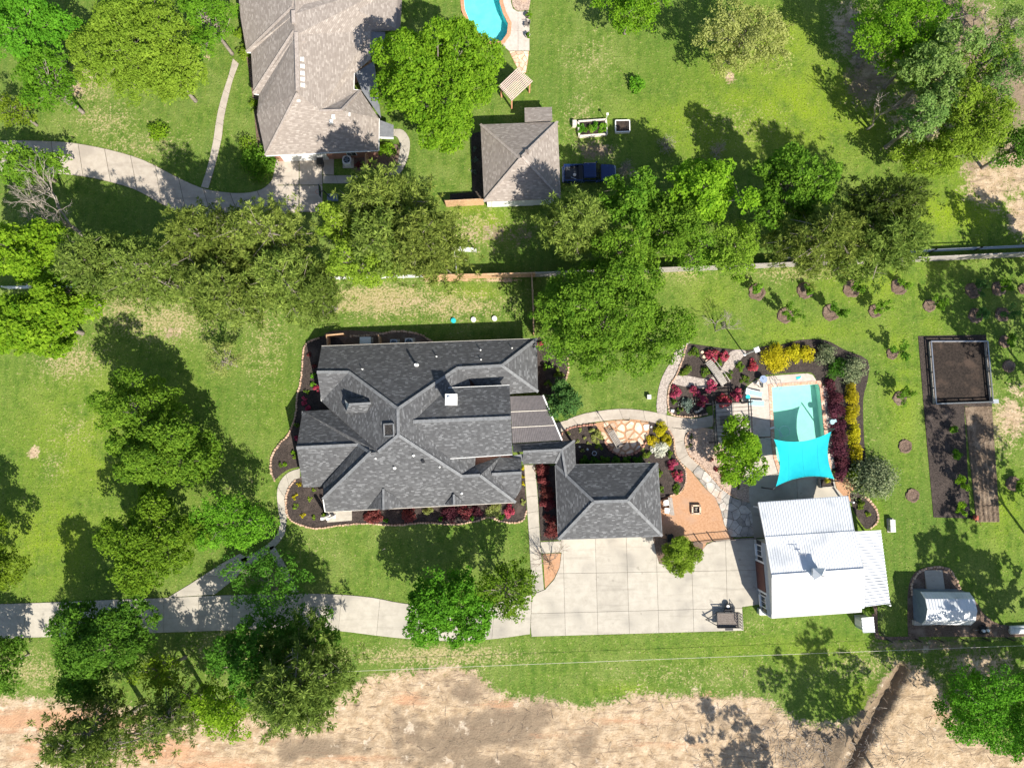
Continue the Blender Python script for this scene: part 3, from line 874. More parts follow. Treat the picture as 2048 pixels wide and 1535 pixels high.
# flagstone path and the fire pit court
bed('fire_pit_court', [(1372, 932), (1384, 944), (1412, 978), (1432, 996), (1443, 1022), (1450, 1050), (1466, 1058), (1466, 1076), (1430, 1080), (1412, 1086), (1404, 1098), (1330, 1110), (1312, 1095), (1306, 1070), (1322, 1060), (1318, 1000), (1340, 988), (1362, 985), (1371, 965)], MAT['gravel_orange'], 0.04)
fp = [(1384.5, 944), (1412.6, 978), (1430, 994), (1441, 1020), (1448, 1048), (1462, 1074), (1508, 1072), (1502, 1006), (1469, 996), (1441, 976), (1420, 951), (1397, 929)]
fpo = paving('flagstone_path', fp, 0.045, MAT['joint'])
flagstones(fpo, xy(pts(fp)), 0.95, MAT['flag'], R_, 0.022, 0.0, 0.085, 0.0, 0.1)
# round orange flagstone patio by the garage
pp = smooth_line([(1186, 848), (1220, 841), (1260, 838.6), (1297, 843), (1298, 862), (1292, 881), (1280, 898), (1250, 910), (1222, 901), (1208, 880), (1196, 862)], 3, True)
ppo = setp(MB().prism(xy(pts(pp)), -0.15, 0.045).build('flagstone_patio', MAT['gravel_orange']), kind='structure')
flagstones(ppo, xy(pts(pp)), 0.95, MAT['flag_tan'], R_, 0.1, 0.0, 0.085, 0.18, 0.26)
edging(ppo, [(1208, 880), (1222, 901), (1250, 911), (1280, 899), (1293, 881)], R_, 0.34, MAT['brick'], h=0.3)

# ------------------------------------------------------------------ planting beds
west = bed('mulch_bed', [(650, 672), (624, 680), (610, 692), (606, 715), (604, 740), (601, 765), (595, 790), (591, 830), (577, 868), (560, 886), (544, 912), (542, 938), (549, 958), (562, 948), (578, 938), (604, 930), (640, 900), (700, 800), (690, 690)], MAT['mulch'])
edging(west, [(640, 676), (624, 680), (610, 692), (606, 715), (604, 740), (601, 765), (595, 790), (591, 830), (577, 868), (560, 886), (544, 912), (542, 938), (549, 958)], R_, 0.27)
front = bed('mulch_bed', [(606, 952), (590, 960), (578, 974), (572, 1000), (574, 1030), (586, 1042), (604, 1050), (635, 1056), (680, 1050), (735, 1046), (790, 1050), (850, 1045), (905, 1048), (950, 1042), (975, 1034), (1000, 1041), (1028, 1045), (1046, 1038), (1053, 1020), (1050, 975), (1046, 934), (1000, 960), (700, 960)], MAT['mulch'], 0.048)
edging(front, [(592, 959), (579, 974), (572, 1000), (575, 1030), (587, 1042), (604, 1050), (635, 1056), (680, 1050), (735, 1046), (790, 1050), (850, 1045), (905, 1048), (950, 1042), (975, 1034), (1000, 1041), (1028, 1045), (1046, 1038), (1053, 1020)], R_, 0.27)
bed('mulch_bed', [(1072, 931), (1118, 931), (1122, 1079), (1081, 1081), (1077, 1000)], MAT['mulch'], 0.05, 1)
bed('gravel_bed', [(1086, 1107), (1122, 1106), (1119, 1133), (1108, 1156), (1090, 1176)], MAT['gravel_orange'], 0.045, 1)
north = bed('gravel_bed', [(652, 666), (700, 660), (760, 664), (800, 662), (838, 668), (862, 682), (862, 700), (652, 704)], MAT['mulch_brown'], 0.04)
edging(north, [(700, 672), (730, 671), (765, 667), (800, 662), (838, 668), (862, 682)], R_, 0.3)
heb = bed('mulch_bed', [(1076, 676), (1090, 690), (1112, 700), (1134, 712), (1137, 735), (1132, 758), (1118, 780), (1108, 795), (1086, 795), (1070, 760)], MAT['mulch'], 0.046)
edging(heb, [(1120, 702), (1134, 714), (1137, 735), (1132, 758), (1124, 770)], R_, 0.3)
hosta = bed('mulch_bed', [(1122, 872), (1130, 861), (1150, 853), (1188, 848), (1200, 866), (1210, 882), (1224, 902), (1250, 912), (1282, 902), (1296, 926), (1200, 940), (1148, 932), (1140, 900), (1124, 884)], MAT['mulch'], 0.05)
edging(hosta, [(1148, 900), (1126, 884), (1122, 872), (1131, 861), (1150, 853), (1188, 848)], R_, 0.3, MAT['brick'], h=0.22)
gold = bed('mulch_bed', [(1297, 842), (1318, 844), (1336, 856), (1346, 876), (1350, 905), (1360, 924), (1370, 936), (1371, 962), (1360, 984), (1340, 990), (1312, 998), (1308, 940), (1290, 910), (1292, 880), (1299, 862)], MAT['mulch'], 0.052)
edging(gold, [(1336, 856), (1346, 876), (1350, 905), (1360, 924), (1370, 938), (1371, 962), (1360, 984), (1340, 990)], R_, 0.24)
brd = bed('gravel_bed', [(1393, 855), (1378, 861), (1370, 876), (1373, 897), (1380, 911), (1398, 928), (1421, 950), (1442, 975), (1470, 994), (1500, 1004), (1497, 975), (1482, 932), (1450, 902), (1432, 874), (1426, 858)], MAT['gravel_pink'], 0.047)
edging(brd, [(1378, 861), (1370, 876), (1373, 897), (1380, 911), (1398, 928), (1421, 950), (1442, 975), (1470, 994)], R_, 0.22)
# azalea garden with dry creek
aza = bed('mulch_bed', [(1372, 689), (1400, 690), (1428, 694), (1462, 698), (1498, 700), (1530, 692), (1560, 690), (1600, 680), (1650, 680), (1690, 700), (1735, 720), (1735, 760), (1726, 800), (1728, 880), (1732, 930), (1724, 944), (1700, 960), (1672, 952), (1666, 870), (1658, 780), (1645, 768),
                        (1633, 760), (1628, 750), (1614, 744), (1560, 747), (1526, 751), (1504, 762), (1488, 776), (1480, 802), (1430, 806), (1412, 816), (1414, 830), (1380, 834), (1345, 830), (1336, 815), (1335, 790), (1340, 768), (1355, 745), (1366, 715)], MAT['mulch'], 0.043)
edging(aza, [(1372, 690), (1366, 715), (1355, 745), (1341, 768), (1336, 790), (1337, 815), (1346, 829), (1380, 833), (1412, 828)], R_, 0.26)
gp = setp(MB().prism(xy(pts(smooth_line([(1354, 697), (1345, 717), (1326, 750), (1316, 783), (1314, 823), (1333, 828), (1333, 790), (1339, 766), (1353, 745), (1364, 715), (1372, 692), (1384, 682)], 3, True))), -0.15, 0.05).build('gravel_path', MAT['gravel_grey']), kind='structure')
setp(MB().prism(xy(pts(smooth_line([(1350, 752), (1380, 752), (1406, 757), (1428, 752), (1446, 732), (1460, 704), (1480, 699), (1492, 704), (1478, 722), (1462, 742), (1440, 764), (1416, 776), (1380, 774), (1344, 766)], 3, True))), -0.15, 0.054).build('dry_creek', MAT['gravel_grey']), kind='structure')
bed('gravel_bed', [(1672, 952), (1704, 950), (1716, 956), (1712, 975), (1700, 985), (1708, 1000), (1690, 1002), (1674, 978)], MAT['gravel_orange'], 0.049)
brn = bed('mulch_bed', [(1700, 985), (1722, 988), (1740, 1004), (1752, 1022), (1752, 1042), (1738, 1056), (1728, 1054), (1712, 1030), (1704, 1010)], MAT['mulch'], 0.051)
edging(brn, [(1726, 990), (1742, 1004), (1753, 1022), (1754, 1042), (1740, 1056)], R_, 0.34)
shd = bed('mulch_bed', [(1816, 1262), (1815, 1220), (1816, 1180), (1824, 1152), (1840, 1138), (1870, 1132), (1896, 1136), (1908, 1152), (1920, 1176), (1950, 1200), (1966, 1225), (2000, 1248), (2060, 1252), (2060, 1272), (1900, 1272), (1824, 1272)], MAT['mulch_brown'], 0.045)
edging(shd, [(1824, 1190), (1823, 1170), (1832, 1150), (1848, 1138), (1872, 1133), (1896, 1137), (1908, 1152), (1918, 1172)], R_, 0.3)
bed('mulch_bed', [(1744, 1212), (1754, 1212), (1756, 1260), (1768, 1272), (1830, 1272), (1830, 1278), (1760, 1278), (1748, 1262)], MAT['mulch_brown'], 0.047)
nb = bed('mulch_bed', [(738, 316), (760, 296), (796, 290), (796, 326), (780, 344), (745, 350), (737, 348)], MAT['mulch_brown'], 0.044)
bed('mulch_bed', [(690, 316), (736, 316), (736, 348), (712, 344)], MAT['mulch_brown'], 0.042)
bed('mulch_bed', [(942, 268), (968, 262), (970, 400), (900, 400), (900, 388), (945, 384)], MAT['mulch'], 0.042, 1)
bed('mulch_bed', [(476, -20), (500, -20), (512, 110), (520, 190), (528, 300), (516, 300), (506, 200), (494, 120), (484, 60)], MAT['mulch_brown'], 0.042)
# vegetable plot on the right
bed('mulch_bed', [(1836, 672), (1972, 669), (1977, 720), (1984, 812), (1928, 812), (1940, 1036), (1867, 1034), (1847, 810)], MAT['mulch'], 0.044, 1)
bed('garden_plot', [(1855, 684), (1967, 684), (1978, 803), (1865, 807)], MAT['darksoil'], 0.055, 1)
# tilled strip: one sheet thrown up in five ridges
tl_, tr_, bl_, br_ = G(1928, 812), G(1984, 810), G(1952, 1044), G(1998, 1044)
nu, nv = 60, 150
uu, vv2 = np.meshgrid(np.linspace(0, 1, nu), np.linspace(0, 1, nv))
def lerp2(k):
    return (tl_[k] * (1 - uu) + tr_[k] * uu) * (1 - vv2) + (bl_[k] * (1 - uu) + br_[k] * uu) * vv2
amp = 0.03 + 0.09 * np.clip((vv2 - 0.25) * 4, 0, 1)
zz = 0.05 + amp * (0.5 + 0.5 * np.cos(uu * 5 * 2 * np.pi + 0.3 * np.sin(vv2 * 9))) + rng0.normal(0, 0.022, uu.shape)
zz[:, 0] = zz[:, -1] = zz[0] = zz[-1] = -0.05
ii = np.arange(nu * nv).reshape(nv, nu)
tme = np_mesh('tilled_strip', np.stack([lerp2(0), lerp2(1), zz], -1).reshape(-1, 3), np.stack([ii[1:, :-1], ii[1:, 1:], ii[:-1, 1:], ii[:-1, :-1]], -1).reshape(-1, 4))
tme.materials.append(MAT['soil'])
setp(link_mesh('tilled_strip', tme, None, (0, 0, 0)), kind='structure')

# rings of mulch at the foot of the young orchard trees
RINGS = [(1514, 584, 16, 'first'), (1610, 581, 16, 'second'), (1703, 577, 17, 'third'), (1798, 573, 16, 'fourth'), (1570, 631, 15, 'a'), (1661, 625, 16, 'b'), (1750, 622, 13, 'c'), (1858, 611, 12, 'd'), (1946, 581, 15, 'e'), (1997, 577, 14, 'f'), (1951, 631, 14, 'g'), (2004, 629, 14, 'h'),
         (1784, 707, 11, 'i'), (1799, 796, 13, 'j'), (1810, 892, 13, 'k'), (1825, 990, 13, 'l'), (2026, 966, 14, 'm'), (2017, 732, 12, 'n'), (2010, 682, 12, 'o'), (2046, 578, 10, 'p')]
for (x, y, r, _) in RINGS:
    c = G(x, y); e = G(x + r, y)
    rr = e.x - c.x
    m = MB()
    n = 22
    prev = None
    rings_ = [(rr * 1.08, -0.02), (rr, 0.13), (rr * 0.82, 0.14), (rr * 0.6, 0.06), (rr * 0.15, 0.09)]
    vv, ff = [], []
    for (q, z) in rings_:
        for k in range(n):
            a = 2 * math.pi * k / n
            w = q * (1 + R_.uniform(-.1, .1))
            vv.append((c.x + math.cos(a) * w, c.y + math.sin(a) * w, z + R_.uniform(-.02, .02)))
    for i in range(len(rings_) - 1):
        for k in range(n):
            ff.append((i * n + k, i * n + (k + 1) % n, (i + 1) * n + (k + 1) % n, (i + 1) * n + k))
    ff.append(tuple(range((len(rings_) - 1) * n, len(rings_) * n)))
    m.add(vv, ff)
    setp(m.build('mulch_ring', MAT['mulch_brown']), kind='structure')

# ------------------------------------------------------------------ buildings
def roof_part(parent, faces, mat, thick=0.14, name='roof'):
    """roof planes given as lists of points, with an underside and edges"""
    key, vs_, top = {}, [], []
    for f in faces:
        q = []
        for p in f:
            k = (round(p.x, 2), round(p.y, 2), round(p.z, 2))
            if k not in key:
                key[k] = len(vs_); vs_.append(Vector(p))
            if not q or q[-1] != key[k]: q.append(key[k])
        nrm = Vector((0, 0, 0))
        for i in range(len(q)):
            a, b = vs_[q[i]], vs_[q[(i + 1) % len(q)]]
            nrm += Vector(((a.y - b.y) * (a.z + b.z), (a.z - b.z) * (a.x + b.x), (a.x - b.x) * (a.y + b.y)))
        top.append(tuple(q if nrm.z > 0 else q[::-1]))
    n = len(vs_)
    edges = {}
    for q in top:
        for i in range(len(q)):
            e = (q[i], q[(i + 1) % len(q)])
            edges[e] = 1
    m = MB()
    sides = [(b, a, a + n, b + n) for (a, b) in edges if (b, a) not in edges]
    m.add(vs_ + [v - Vector((0, 0, thick)) for v in vs_], top + [tuple(i + n for i in q[::-1]) for q in top] + sides)
    return m.build(name, mat, parent)

def caps(parent, lines, mat, w=0.3, name='ridge_cap'):
    for a, b in lines:
        m = MB()
        m.beam(a, b, w, 0.07, 0.045)
        m.build(name, mat, parent)

def bars(parent, lines, mat, w=0.12, h=0.12, name='gutter', lift=-0.08):
    for a, b in lines: MB().beam(a, b, w, h, lift).build(name, mat, parent)

def wall_box(parent, p0, p1, s0, s1, z0, z1, d, mat, name, out=0.0):
    """panel on the wall p0 -> p1 (right-hand side is outside), s in metres along it"""
    a, b = Vector((p0[0], p0[1])), Vector((p1[0], p1[1]))
    u = (b - a).normalized(); o = Vector((u.y, -u.x))
    q = [a + u * s0 + o * (out - 0.02), a + u * s1 + o * (out - 0.02), a + u * s1 + o * (out + d), a + u * s0 + o * (out + d)]
    return MB().prism([(v.x, v.y) for v in q], z0, z1).build(name, mat, parent)

def window(parent, p0, p1, s, w, z0, z1, frame=None, shut=None):
    f = wall_box(parent, p0, p1, s - w / 2 - .06, s + w / 2 + .06, z0 - .06, z1 + .06, 0.05, frame or MAT['white'], 'window')
    hw = w / 2
    for i in (-1, 1):
        wall_box(f, p0, p1, s + (i - 1) * hw / 2 + .02, s + (i + 1) * hw / 2 - .02, z0, z1, 0.03, MAT['glass'], 'pane', 0.03)
    if shut:
        for i in (-1, 1): wall_box(f, p0, p1, s + i * (hw + .28) - .19, s + i * (hw + .28) + .19, z0 - .05, z1 + .05, 0.04, shut, 'shutter')
    return f

def poly_wall(parent, px, z_px, z0, z1, mat, d=0.3, name='wall'):
    p = inset_poly(xy(pts(px, z_px)), d)
    MB().prism(p, z0, z1).build(name, mat, parent)
    return p

def gable(parent, p, mat, d=(0, 0)):
    n = len(p)
    off = Vector((d[0], d[1], -0.14))
    th = Vector((d[0], d[1], 0)).normalized() * 0.15 if (d[0] or d[1]) else Vector((0.15, 0, 0))
    q = [v + off for v in p] + [v + off + th for v in p]
    fs_ = [tuple(range(n)), tuple(range(2 * n - 1, n - 1, -1))] + [(i, i + n, (i + 1) % n + n, (i + 1) % n) for i in range(n)]
    return MB().add(q, fs_).build('gable_wall', mat, parent)

def vent(parent, p, r=0.07, h=0.45, mat=None):
    MB().tube([p - Vector((0, 0, .1)), p + Vector((0, 0, h))], r, 8).disc((p.x, p.y), r * 2.4, p.z - .04, p.z + .06, 10, r * 1.4).build('vent_pipe', mat or MAT['white'], parent)

K = 0.62
house = thing('house', 'large house with intersecting dark grey shingle roofs in the middle of the lawn', 'house', G(830, 850))
PN = plane((1074, 677), (643, 692), 2.9, K)
PS = plane((650, 1023), (1031, 1006), 2.9, K)
NW, NE = G(643, 692, 2.9), G(1074, 677, 2.9)
RW0, RW1, P1 = GP(634, 744, PN), GP(698, 744, PN), GP(796, 817, PN)
R1a, R1b = GP(915, 736, PN), GP(1004, 731, PN)
P2, V2, H1 = GP(797, 870, PS), GP(757, 903, PS), GP(741, 905, PS)
H2, H3 = GP(924, 952, PS), GP(960, 950, PS)
SWh, SW, SE = GP(646, 997, PS), G(650, 1023, 2.9), G(1031, 1004, 2.9)
WV = G(643, 802, 2.9)
g2N0, g2N1, g2R0, g2R1 = G(605, 822, 2.85), G(660, 819, 2.95), G(593, 895, 5.2), G(716, 889, 5.3)
g2V, g2S1, g2S0 = G(646, 970, 3.2), G(643, 973, 2.75), G(606, 974, 2.6)
E1, E1b = G(938, 757, 4.15), G(966, 786, 3.2)
SEn, SEn2 = G(1076, 783, 2.9), G(1012, 788, 2.9)
X1 = G(1001, 912, 3.3)
rd = MAT['roof_dark']
faces = [
    [NW, RW0, RW1, P1, R1a, R1b, NE],
    [RW0, WV, RW1],
    [RW1, WV, g2N1, V2, P2, P1],
    [g2N1, g2N0, g2R0, g2R1, H1, V2],
    [g2R0, g2S0, g2S1, g2R1],
    [g2R1, g2V, SWh, H1],
    [H1, SWh, SW, SE, H3, H2, P2, V2],
    [P1, P2, H2, G(950, 930, 3.9), G(955, 840, 3.75), E1, R1a],
    [R1a, E1, E1b, SEn2, SEn, R1b],
    [R1b, SEn, NE],
    [H2, H3, X1, G(950, 930, 3.9)],
    [H3, SE, X1],
]
roof_part(house, faces, rd)
caps(house, [(RW0, RW1), (RW1, P1), (P1, P2), (P1, R1a), (R1a, R1b), (R1b, NE), (R1b, SEn), (g2R0, g2R1), (g2R1, H1), (P2, V2), (H1, SWh), (P2, H2), (H2, H3), (H3, SE)], MAT['roof_cap'], 0.3)
# raised east wing
EW0, EW1 = G(826, 843, 6.95), G(1022, 835, 6.95)
en0, en1, es0, es1 = G(886, 776, 5.25), G(1019, 770.5, 5.25), G(890, 917, 5.2), G(1025, 908, 5.2)
roof_part(house, [[EW0, en0, en1, EW1], [EW0, EW1, es1, es0]], rd, name='wing_roof')
caps(house, [(EW0, EW1)], MAT['roof_cap'], 0.34)
bars(house, [(en0, en1), (es0, es1)], MAT['white'], 0.13, 0.13)
bars(house, [(SWh, SW), (G(641, 780, 3.2), WV), (g2N0, G(604, 840, 3.4))], MAT['white'], 0.1, 0.2, 'fascia', -0.1)
bars(house, [(NW, NE), (SW, SE)], MAT['trim'], 0.1, 0.12)
# small east gable and low flat roof beside the breezeway
ge0, ge1 = G(984, 948, 4.25), G(1043, 945, 4.05)
roof_part(house, [[ge0, G(1000, 914, 3.35), G(1043, 916, 2.95), ge1], [ge0, ge1, G(1043, 976, 2.95), G(1031, 996, 2.95), G(1026, 996, 3.15)]], rd, name='gable_roof')
caps(house, [(ge0, ge1)], MAT['roof_cap'], 0.28)
MB().prism(xy(pts([(1002, 915), (1046, 907), (1046, 922), (1003, 926)], 2.8)), 2.62, 2.76).build('flat_roof', MAT['porch_grey'], house)
# dormers
def dormer(parent, f0, f1, r0, r1, b0, b1):
    """front eave corners f0/f1, ridge front r0 and back r1, back ends b0/b1 of the eaves"""
    d = roof_part(parent, [[r0, r1, b0, f0], [r0, f1, b1, r1]], rd, 0.1, 'dormer')
    MB().add([f0 - Vector((0, 0, .1)), r0 - Vector((0, 0, .1)), f1 - Vector((0, 0, .1)), f1 - Vector((0, 0, .9)), f0 - Vector((0, 0, .9))], [(0, 1, 2, 3, 4), (4, 3, 2, 1, 0)]).build('dormer_wall', MAT['siding'], d)
    caps(d, [(r0, r1)], MAT['roof_cap'], 0.22)
dormer(house, G(689, 798, 5.55), G(691, 825, 5.55), G(698, 808.5, 6.3), G(742, 806, 6.3), G(728, 794, 5.75), G(733, 825, 5.75))
dormer(house, G(735, 1017, 3.0), G(813, 1013, 3.0), G(767, 1019, 4.35), G(767, 977, 4.35), G(751, 996, 3.7), G(792, 993, 3.7))
dormer(house, G(890, 1008, 3.1), G(930, 1006, 3.1), G(908, 1009, 3.95), G(908, 988, 3.95), G(898, 999, 3.5), G(920, 997, 3.5))
# skylight
sk = [G(768, 848, 6.9), G(787, 847, 7.45), G(788, 871, 7.45), G(769, 872, 6.9)]
skf = MB()
for i in range(4): skf.beam(sk[i], sk[(i + 1) % 4], 0.14, 0.2)
skl = skf.build('skylight', MAT['roof_cap'], house)
MB().add([v + Vector((0, 0, .03)) for v in sk], [(0, 3, 2, 1), (0, 1, 2, 3)]).build('pane', MAT['skyglass'], skl)
# chimney
cc = G(904, 800, 7.2)
ch = MB().box((cc.x, cc.y, 6.3), (0.95, 0.95, 3.6)).build('chimney', MAT['siding'], house)
MB().box((cc.x, cc.y, 8.13), (1.2, 1.12, 0.14)).disc((cc.x - .2, cc.y + .15), 0.16, 8.19, 8.4, 12).build('chimney_cap', MAT['white'], ch)
for p in [(833, 731, PN, .12, 1.0), (725, 738, PN, .05, .35), (873, 713, PN, .05, .4), (961, 700, PN, .05, .4), (962, 719, PN, .05, .3), (1024, 696, PN, .05, .35),
          (827, 910, PS, .07, .3), (789, 935, PS, .08, .4), (751, 916, PS, .05, .2), (879, 933, PS, .05, .2), (923, 986, PS, .06, .2)]:
    vent(house, GP(p[0], p[1], p[2]), p[3], p[4])
tv = GP(846, 922, PS)
MB().disc((tv.x, tv.y), 0.2, tv.z - .1, tv.z + .3, 12, 0.16).build('roof_vent', MAT['black'], house)
# walls under the eaves
bw = MAT['brick']
wp = poly_wall(house, [(650, 695), (1068, 682), (1072, 778), (1020, 784), (1022, 905), (1038, 912), (1038, 970), (1026, 998), (690, 1014), (688, 1000), (650, 1000), (648, 968), (612, 969), (608, 830), (652, 826), (650, 800)], 2.9, 0.0, 2.8, bw, 0.35)
MB().prism(inset_poly(xy(pts([(896, 777), (1017, 772), (1022, 906), (896, 914)], 5.2)), 0.3), 2.8, 5.1).build('upper_wall', MAT['siding'], house)
gable(house, [NW, RW0, WV], MAT['siding'], (0.5, 0))
gable(house, [g2N0, g2R0, g2S0], MAT['siding'], (0.5, 0))
gable(house, [en1, EW1, es1], MAT['siding'], (-0.4, 0))
a0, a1 = G(694, 1010, 0.0), G(1022, 996, 0.0)
sw0, sw1 = Vector(wp[0]), Vector(wp[0])
for i in range(len(wp)):
    p, q = wp[i], wp[(i + 1) % len(wp)]
    L = math.hypot(q[0] - p[0], q[1] - p[1])
    if L > 6:
        for k in range(int(L // 4)):
            window(house, p, q, 2.2 + k * 4.0, 1.2, 0.8, 2.1)
# front porch with two white columns
for x in (657, 668):
    c = G(x, 1036, 0)
    MB().box((c.x, c.y + .2, 1.4), (0.28, 0.28, 2.8)).box((c.x, c.y + .2, .1), (0.4, 0.4, .2)).build('porch_column', MAT['white'], house)
MB().prism(xy(pts([(648, 1000), (704, 998), (704, 1040), (655, 1044)])), 0.0, 0.1).build('porch_floor', MAT['concrete'], house)
# corrugated patio cover
pc = [G(1020, 792, 2.85), G(1086, 790, 2.6), G(1124, 880, 2.6), G(1025, 886, 2.85)]
cover = thing('patio_cover', 'lean-to patio cover of grey brown corrugated sheets on the house gable end', 'patio cover', G(1060, 840))
for k in range(3):
    t0, t1 = k / 3 + .004, (k + 1) / 3 - .004
    q = [pc[0].lerp(pc[3], t0), pc[1].lerp(pc[2], t0), pc[1].lerp(pc[2], t1), pc[0].lerp(pc[3], t1)]
    nn = 26
    vv, ff = [], []
    for i in range(nn * 2 + 1):
        t = i / (nn * 2)
        a, b = q[0].lerp(q[1], t), q[3].lerp(q[2], t)
        dz = 0.045 if i % 2 else 0.0
        vv += [a + Vector((0, 0, dz)), b + Vector((0, 0, dz))]
    for i in range(nn * 2):
        ff.append((i * 2, i * 2 + 1, i * 2 + 3, i * 2 + 2)[::-1])
    MB().add(vv, ff).build('sheet', MAT['corrugated'], cover)
for t in (1 / 3, 2 / 3):
    MB().beam(pc[0].lerp(pc[3], t), pc[1].lerp(pc[2], t), 0.07, 0.12, 0.03).build('rafter', MAT['trim'], cover)
MB().beam(pc[1], pc[2], 0.14, 0.16, -0.02).build('gutter', MAT['white'], cover)
for t in (0.02, 0.5, 0.98):
    p = pc[1].lerp(pc[2], t)
    MB().box((p.x - .2, p.y, 1.25), (0.14, 0.14, 2.5)).build('post', MAT['white'], cover)

# breezeway and garage
bz = thing('breezeway', 'narrow grey shingled breezeway roof linking house and garage', 'walkway roof', G(1100, 905))
b1, b2, b3 = G(1046, 903, 3.3), G(1124, 899, 3.35), G(1133, 954, 3.45)
roof_part(bz, [[G(1026, 887, 2.55), G(1149.5, 880, 2.55), b2, b1, G(1026, 904, 3.1)], [b1, b2, G(1110, 926, 2.55), G(1045, 928, 2.55)], [b2, G(1149.5, 880, 2.55), G(1152, 932, 2.7), b3], [b2, b3, G(1112, 955, 2.6), G(1110, 926, 2.55)]], rd)
caps(bz, [(b1, b2), (b2, b3), (b2, G(1149, 881, 2.6)), (b2, G(1111, 926, 2.6))], MAT['roof_cap'], 0.24)
for p in ((1050, 925), (1106, 924), (1146, 884), (1030, 890)):
    c = G(p[0], p[1], 1.2)
    MB().box((c.x, c.y, 1.2), (0.18, 0.18, 2.4)).build('post', MAT['white'], bz)
gar = thing('garage', 'detached garage with dark grey hipped shingle roof above the motor court', 'garage', G(1218, 1000))
gNW, gNE, gSE, gSW = G(1111, 930, 2.7), G(1315, 926, 2.7), G(1324, 1071, 2.7), G(1117, 1078, 2.7)
PGs = plane((1117, 1078), (1324, 1071), 2.7, K)
gr0, gr1 = GP(1188, 1003, PGs), GP(1255, 1001, PGs)
roof_part(gar, [[gNW, gNE, gr1, gr0], [gNE, gSE, gr1], [gSE, gSW, gr0, gr1], [gSW, gNW, gr0]], rd)
caps(gar, [(gr0, gr1), (gr0, gNW), (gr0, gSW), (gr1, gNE), (gr1, gSE)], MAT['roof_cap'], 0.3)
bars(gar, [(gNW, gNE), (gNE, gSE), (gSE, gSW), (gSW, gNW)], MAT['roof_cap'], 0.12, 0.12)
gwp = poly_wall(gar, [(1111, 930), (1315, 926), (1324, 1071), (1117, 1078)], 2.7, 0, 2.6, bw, 0.45)
gs = min(range(4), key=lambda i: (gwp[i][1] + gwp[(i + 1) % 4][1]))
for k in range(3): 
    dd = wall_box(gar, gwp[gs], gwp[(gs + 1) % 4], 0.7 + k * 3.4, 3.4 + k * 3.4, 0.05, 2.2, 0.05, MAT['white'], 'garage_door')
    for j in range(4): wall_box(dd, gwp[gs], gwp[(gs + 1) % 4], 0.75 + k * 3.4, 3.35 + k * 3.4, 0.1 + j * .53, 0.56 + j * .53, 0.03, MAT['white'], 'panel', 0.04)

# white metal barn
barn = thing('barn', 'white metal roofed barn with a small cupola beside the pool', 'barn', G(1610, 1110))
mw = MAT['metal_white']
bR0, bR1 = G(1544, 1152, 5.35), G(1728, 1139, 5.35)
bM0, bM1 = G(1530.5, 1073, 4.3), G(1709, 1061, 4.3)
bN0, bN1 = G(1516.5, 1005, 3.0), G(1696, 992, 3.0)
bS0, bS1 = G(1544.5, 1227.6, 3.7), G(1728, 1214.7, 3.7)
def ribbed(parent, q, n, name, rh=0.035):
    """metal roof plane q0 q1 (top) q2 q3 (bottom) with standing seams"""
    r = roof_part(parent, [q], mw, 0.1, name)
    m = MB()
    for i in range(n + 1):
        t = i / n
        m.beam(q[0].lerp(q[1], t), q[3].lerp(q[2], t), 0.045, rh, rh * .4)
    setp(m.build('standing_seams', mw, r), kind='stuff')
    return r
ribbed(barn, [bR0, bR1, bM1, bM0], 36, 'upper_roof')
ribbed(barn, [bM0 + Vector((0, 0, -.06)), bM1 + Vector((0, 0, -.06)), bN1, bN0], 36, 'porch_roof')
ribbed(barn, [bR0, bR1, bS1, bS0], 36, 'south_roof')
ribbed(barn, [G(1709, 1063, 3.35), G(1729, 1212, 3.35), G(1780, 1205, 2.6), G(1761.5, 1060, 2.6)], 23, 'lean_to_roof', 0.09)
MB().beam(bR0, bR1, 0.35, 0.06, 0.05).build('ridge_cap', mw, barn)
bars(barn, [(bN0, bN1), (bS0, bS1)], MAT['metal_grey'], 0.12, 0.12)
bars(barn, [(bR0, bM0), (bR0, bS0), (bM0, bN0)], MAT['white'], 0.06, 0.16, 'rake_trim', -0.1)
ba, bb_, bc, bd = G(1508, 1078), G(1680, 1066), G(1692, 1209), G(1520, 1221)
bwall = [(ba.x, ba.y), (bd.x, bd.y), (bc.x, bc.y), (bb_.x, bb_.y)]
MB().prism(bwall, 0, 3.55).build('wall', MAT['siding'], barn)
wx = Vector((ba.x, ba.y, 0)).lerp(Vector((bd.x, bd.y, 0)), (ba.y - bR0.y) / (ba.y - bd.y))
we = Vector((bb_.x, bb_.y, 0)).lerp(Vector((bc.x, bc.y, 0)), (bb_.y - bR1.y) / (bb_.y - bc.y))
MB().add([(ba.x, ba.y, 3.5), (bd.x, bd.y, 3.5), (wx.x, wx.y, 5.15), (ba.x + .3, ba.y, 3.5), (bd.x + .3, bd.y, 3.5), (wx.x + .3, wx.y, 5.15)], [(0, 1, 2), (5, 4, 3), (0, 2, 5, 3), (1, 4, 5, 2)]).build('gable_wall', MAT['siding'], barn)
MB().add([(bb_.x, bb_.y, 3.5), (bc.x, bc.y, 3.5), (we.x, we.y, 5.15), (bb_.x - .3, bb_.y, 3.5), (bc.x - .3, bc.y, 3.5), (we.x - .3, we.y, 5.15)], [(2, 1, 0), (3, 4, 5), (0, 3, 5, 2), (1, 2, 5, 4)]).build('gable_wall', MAT['siding'], barn)
Lw = (Vector(bwall[1]) - Vector(bwall[0])).length
wall_s = lambda f: f * Lw
sid = MB()
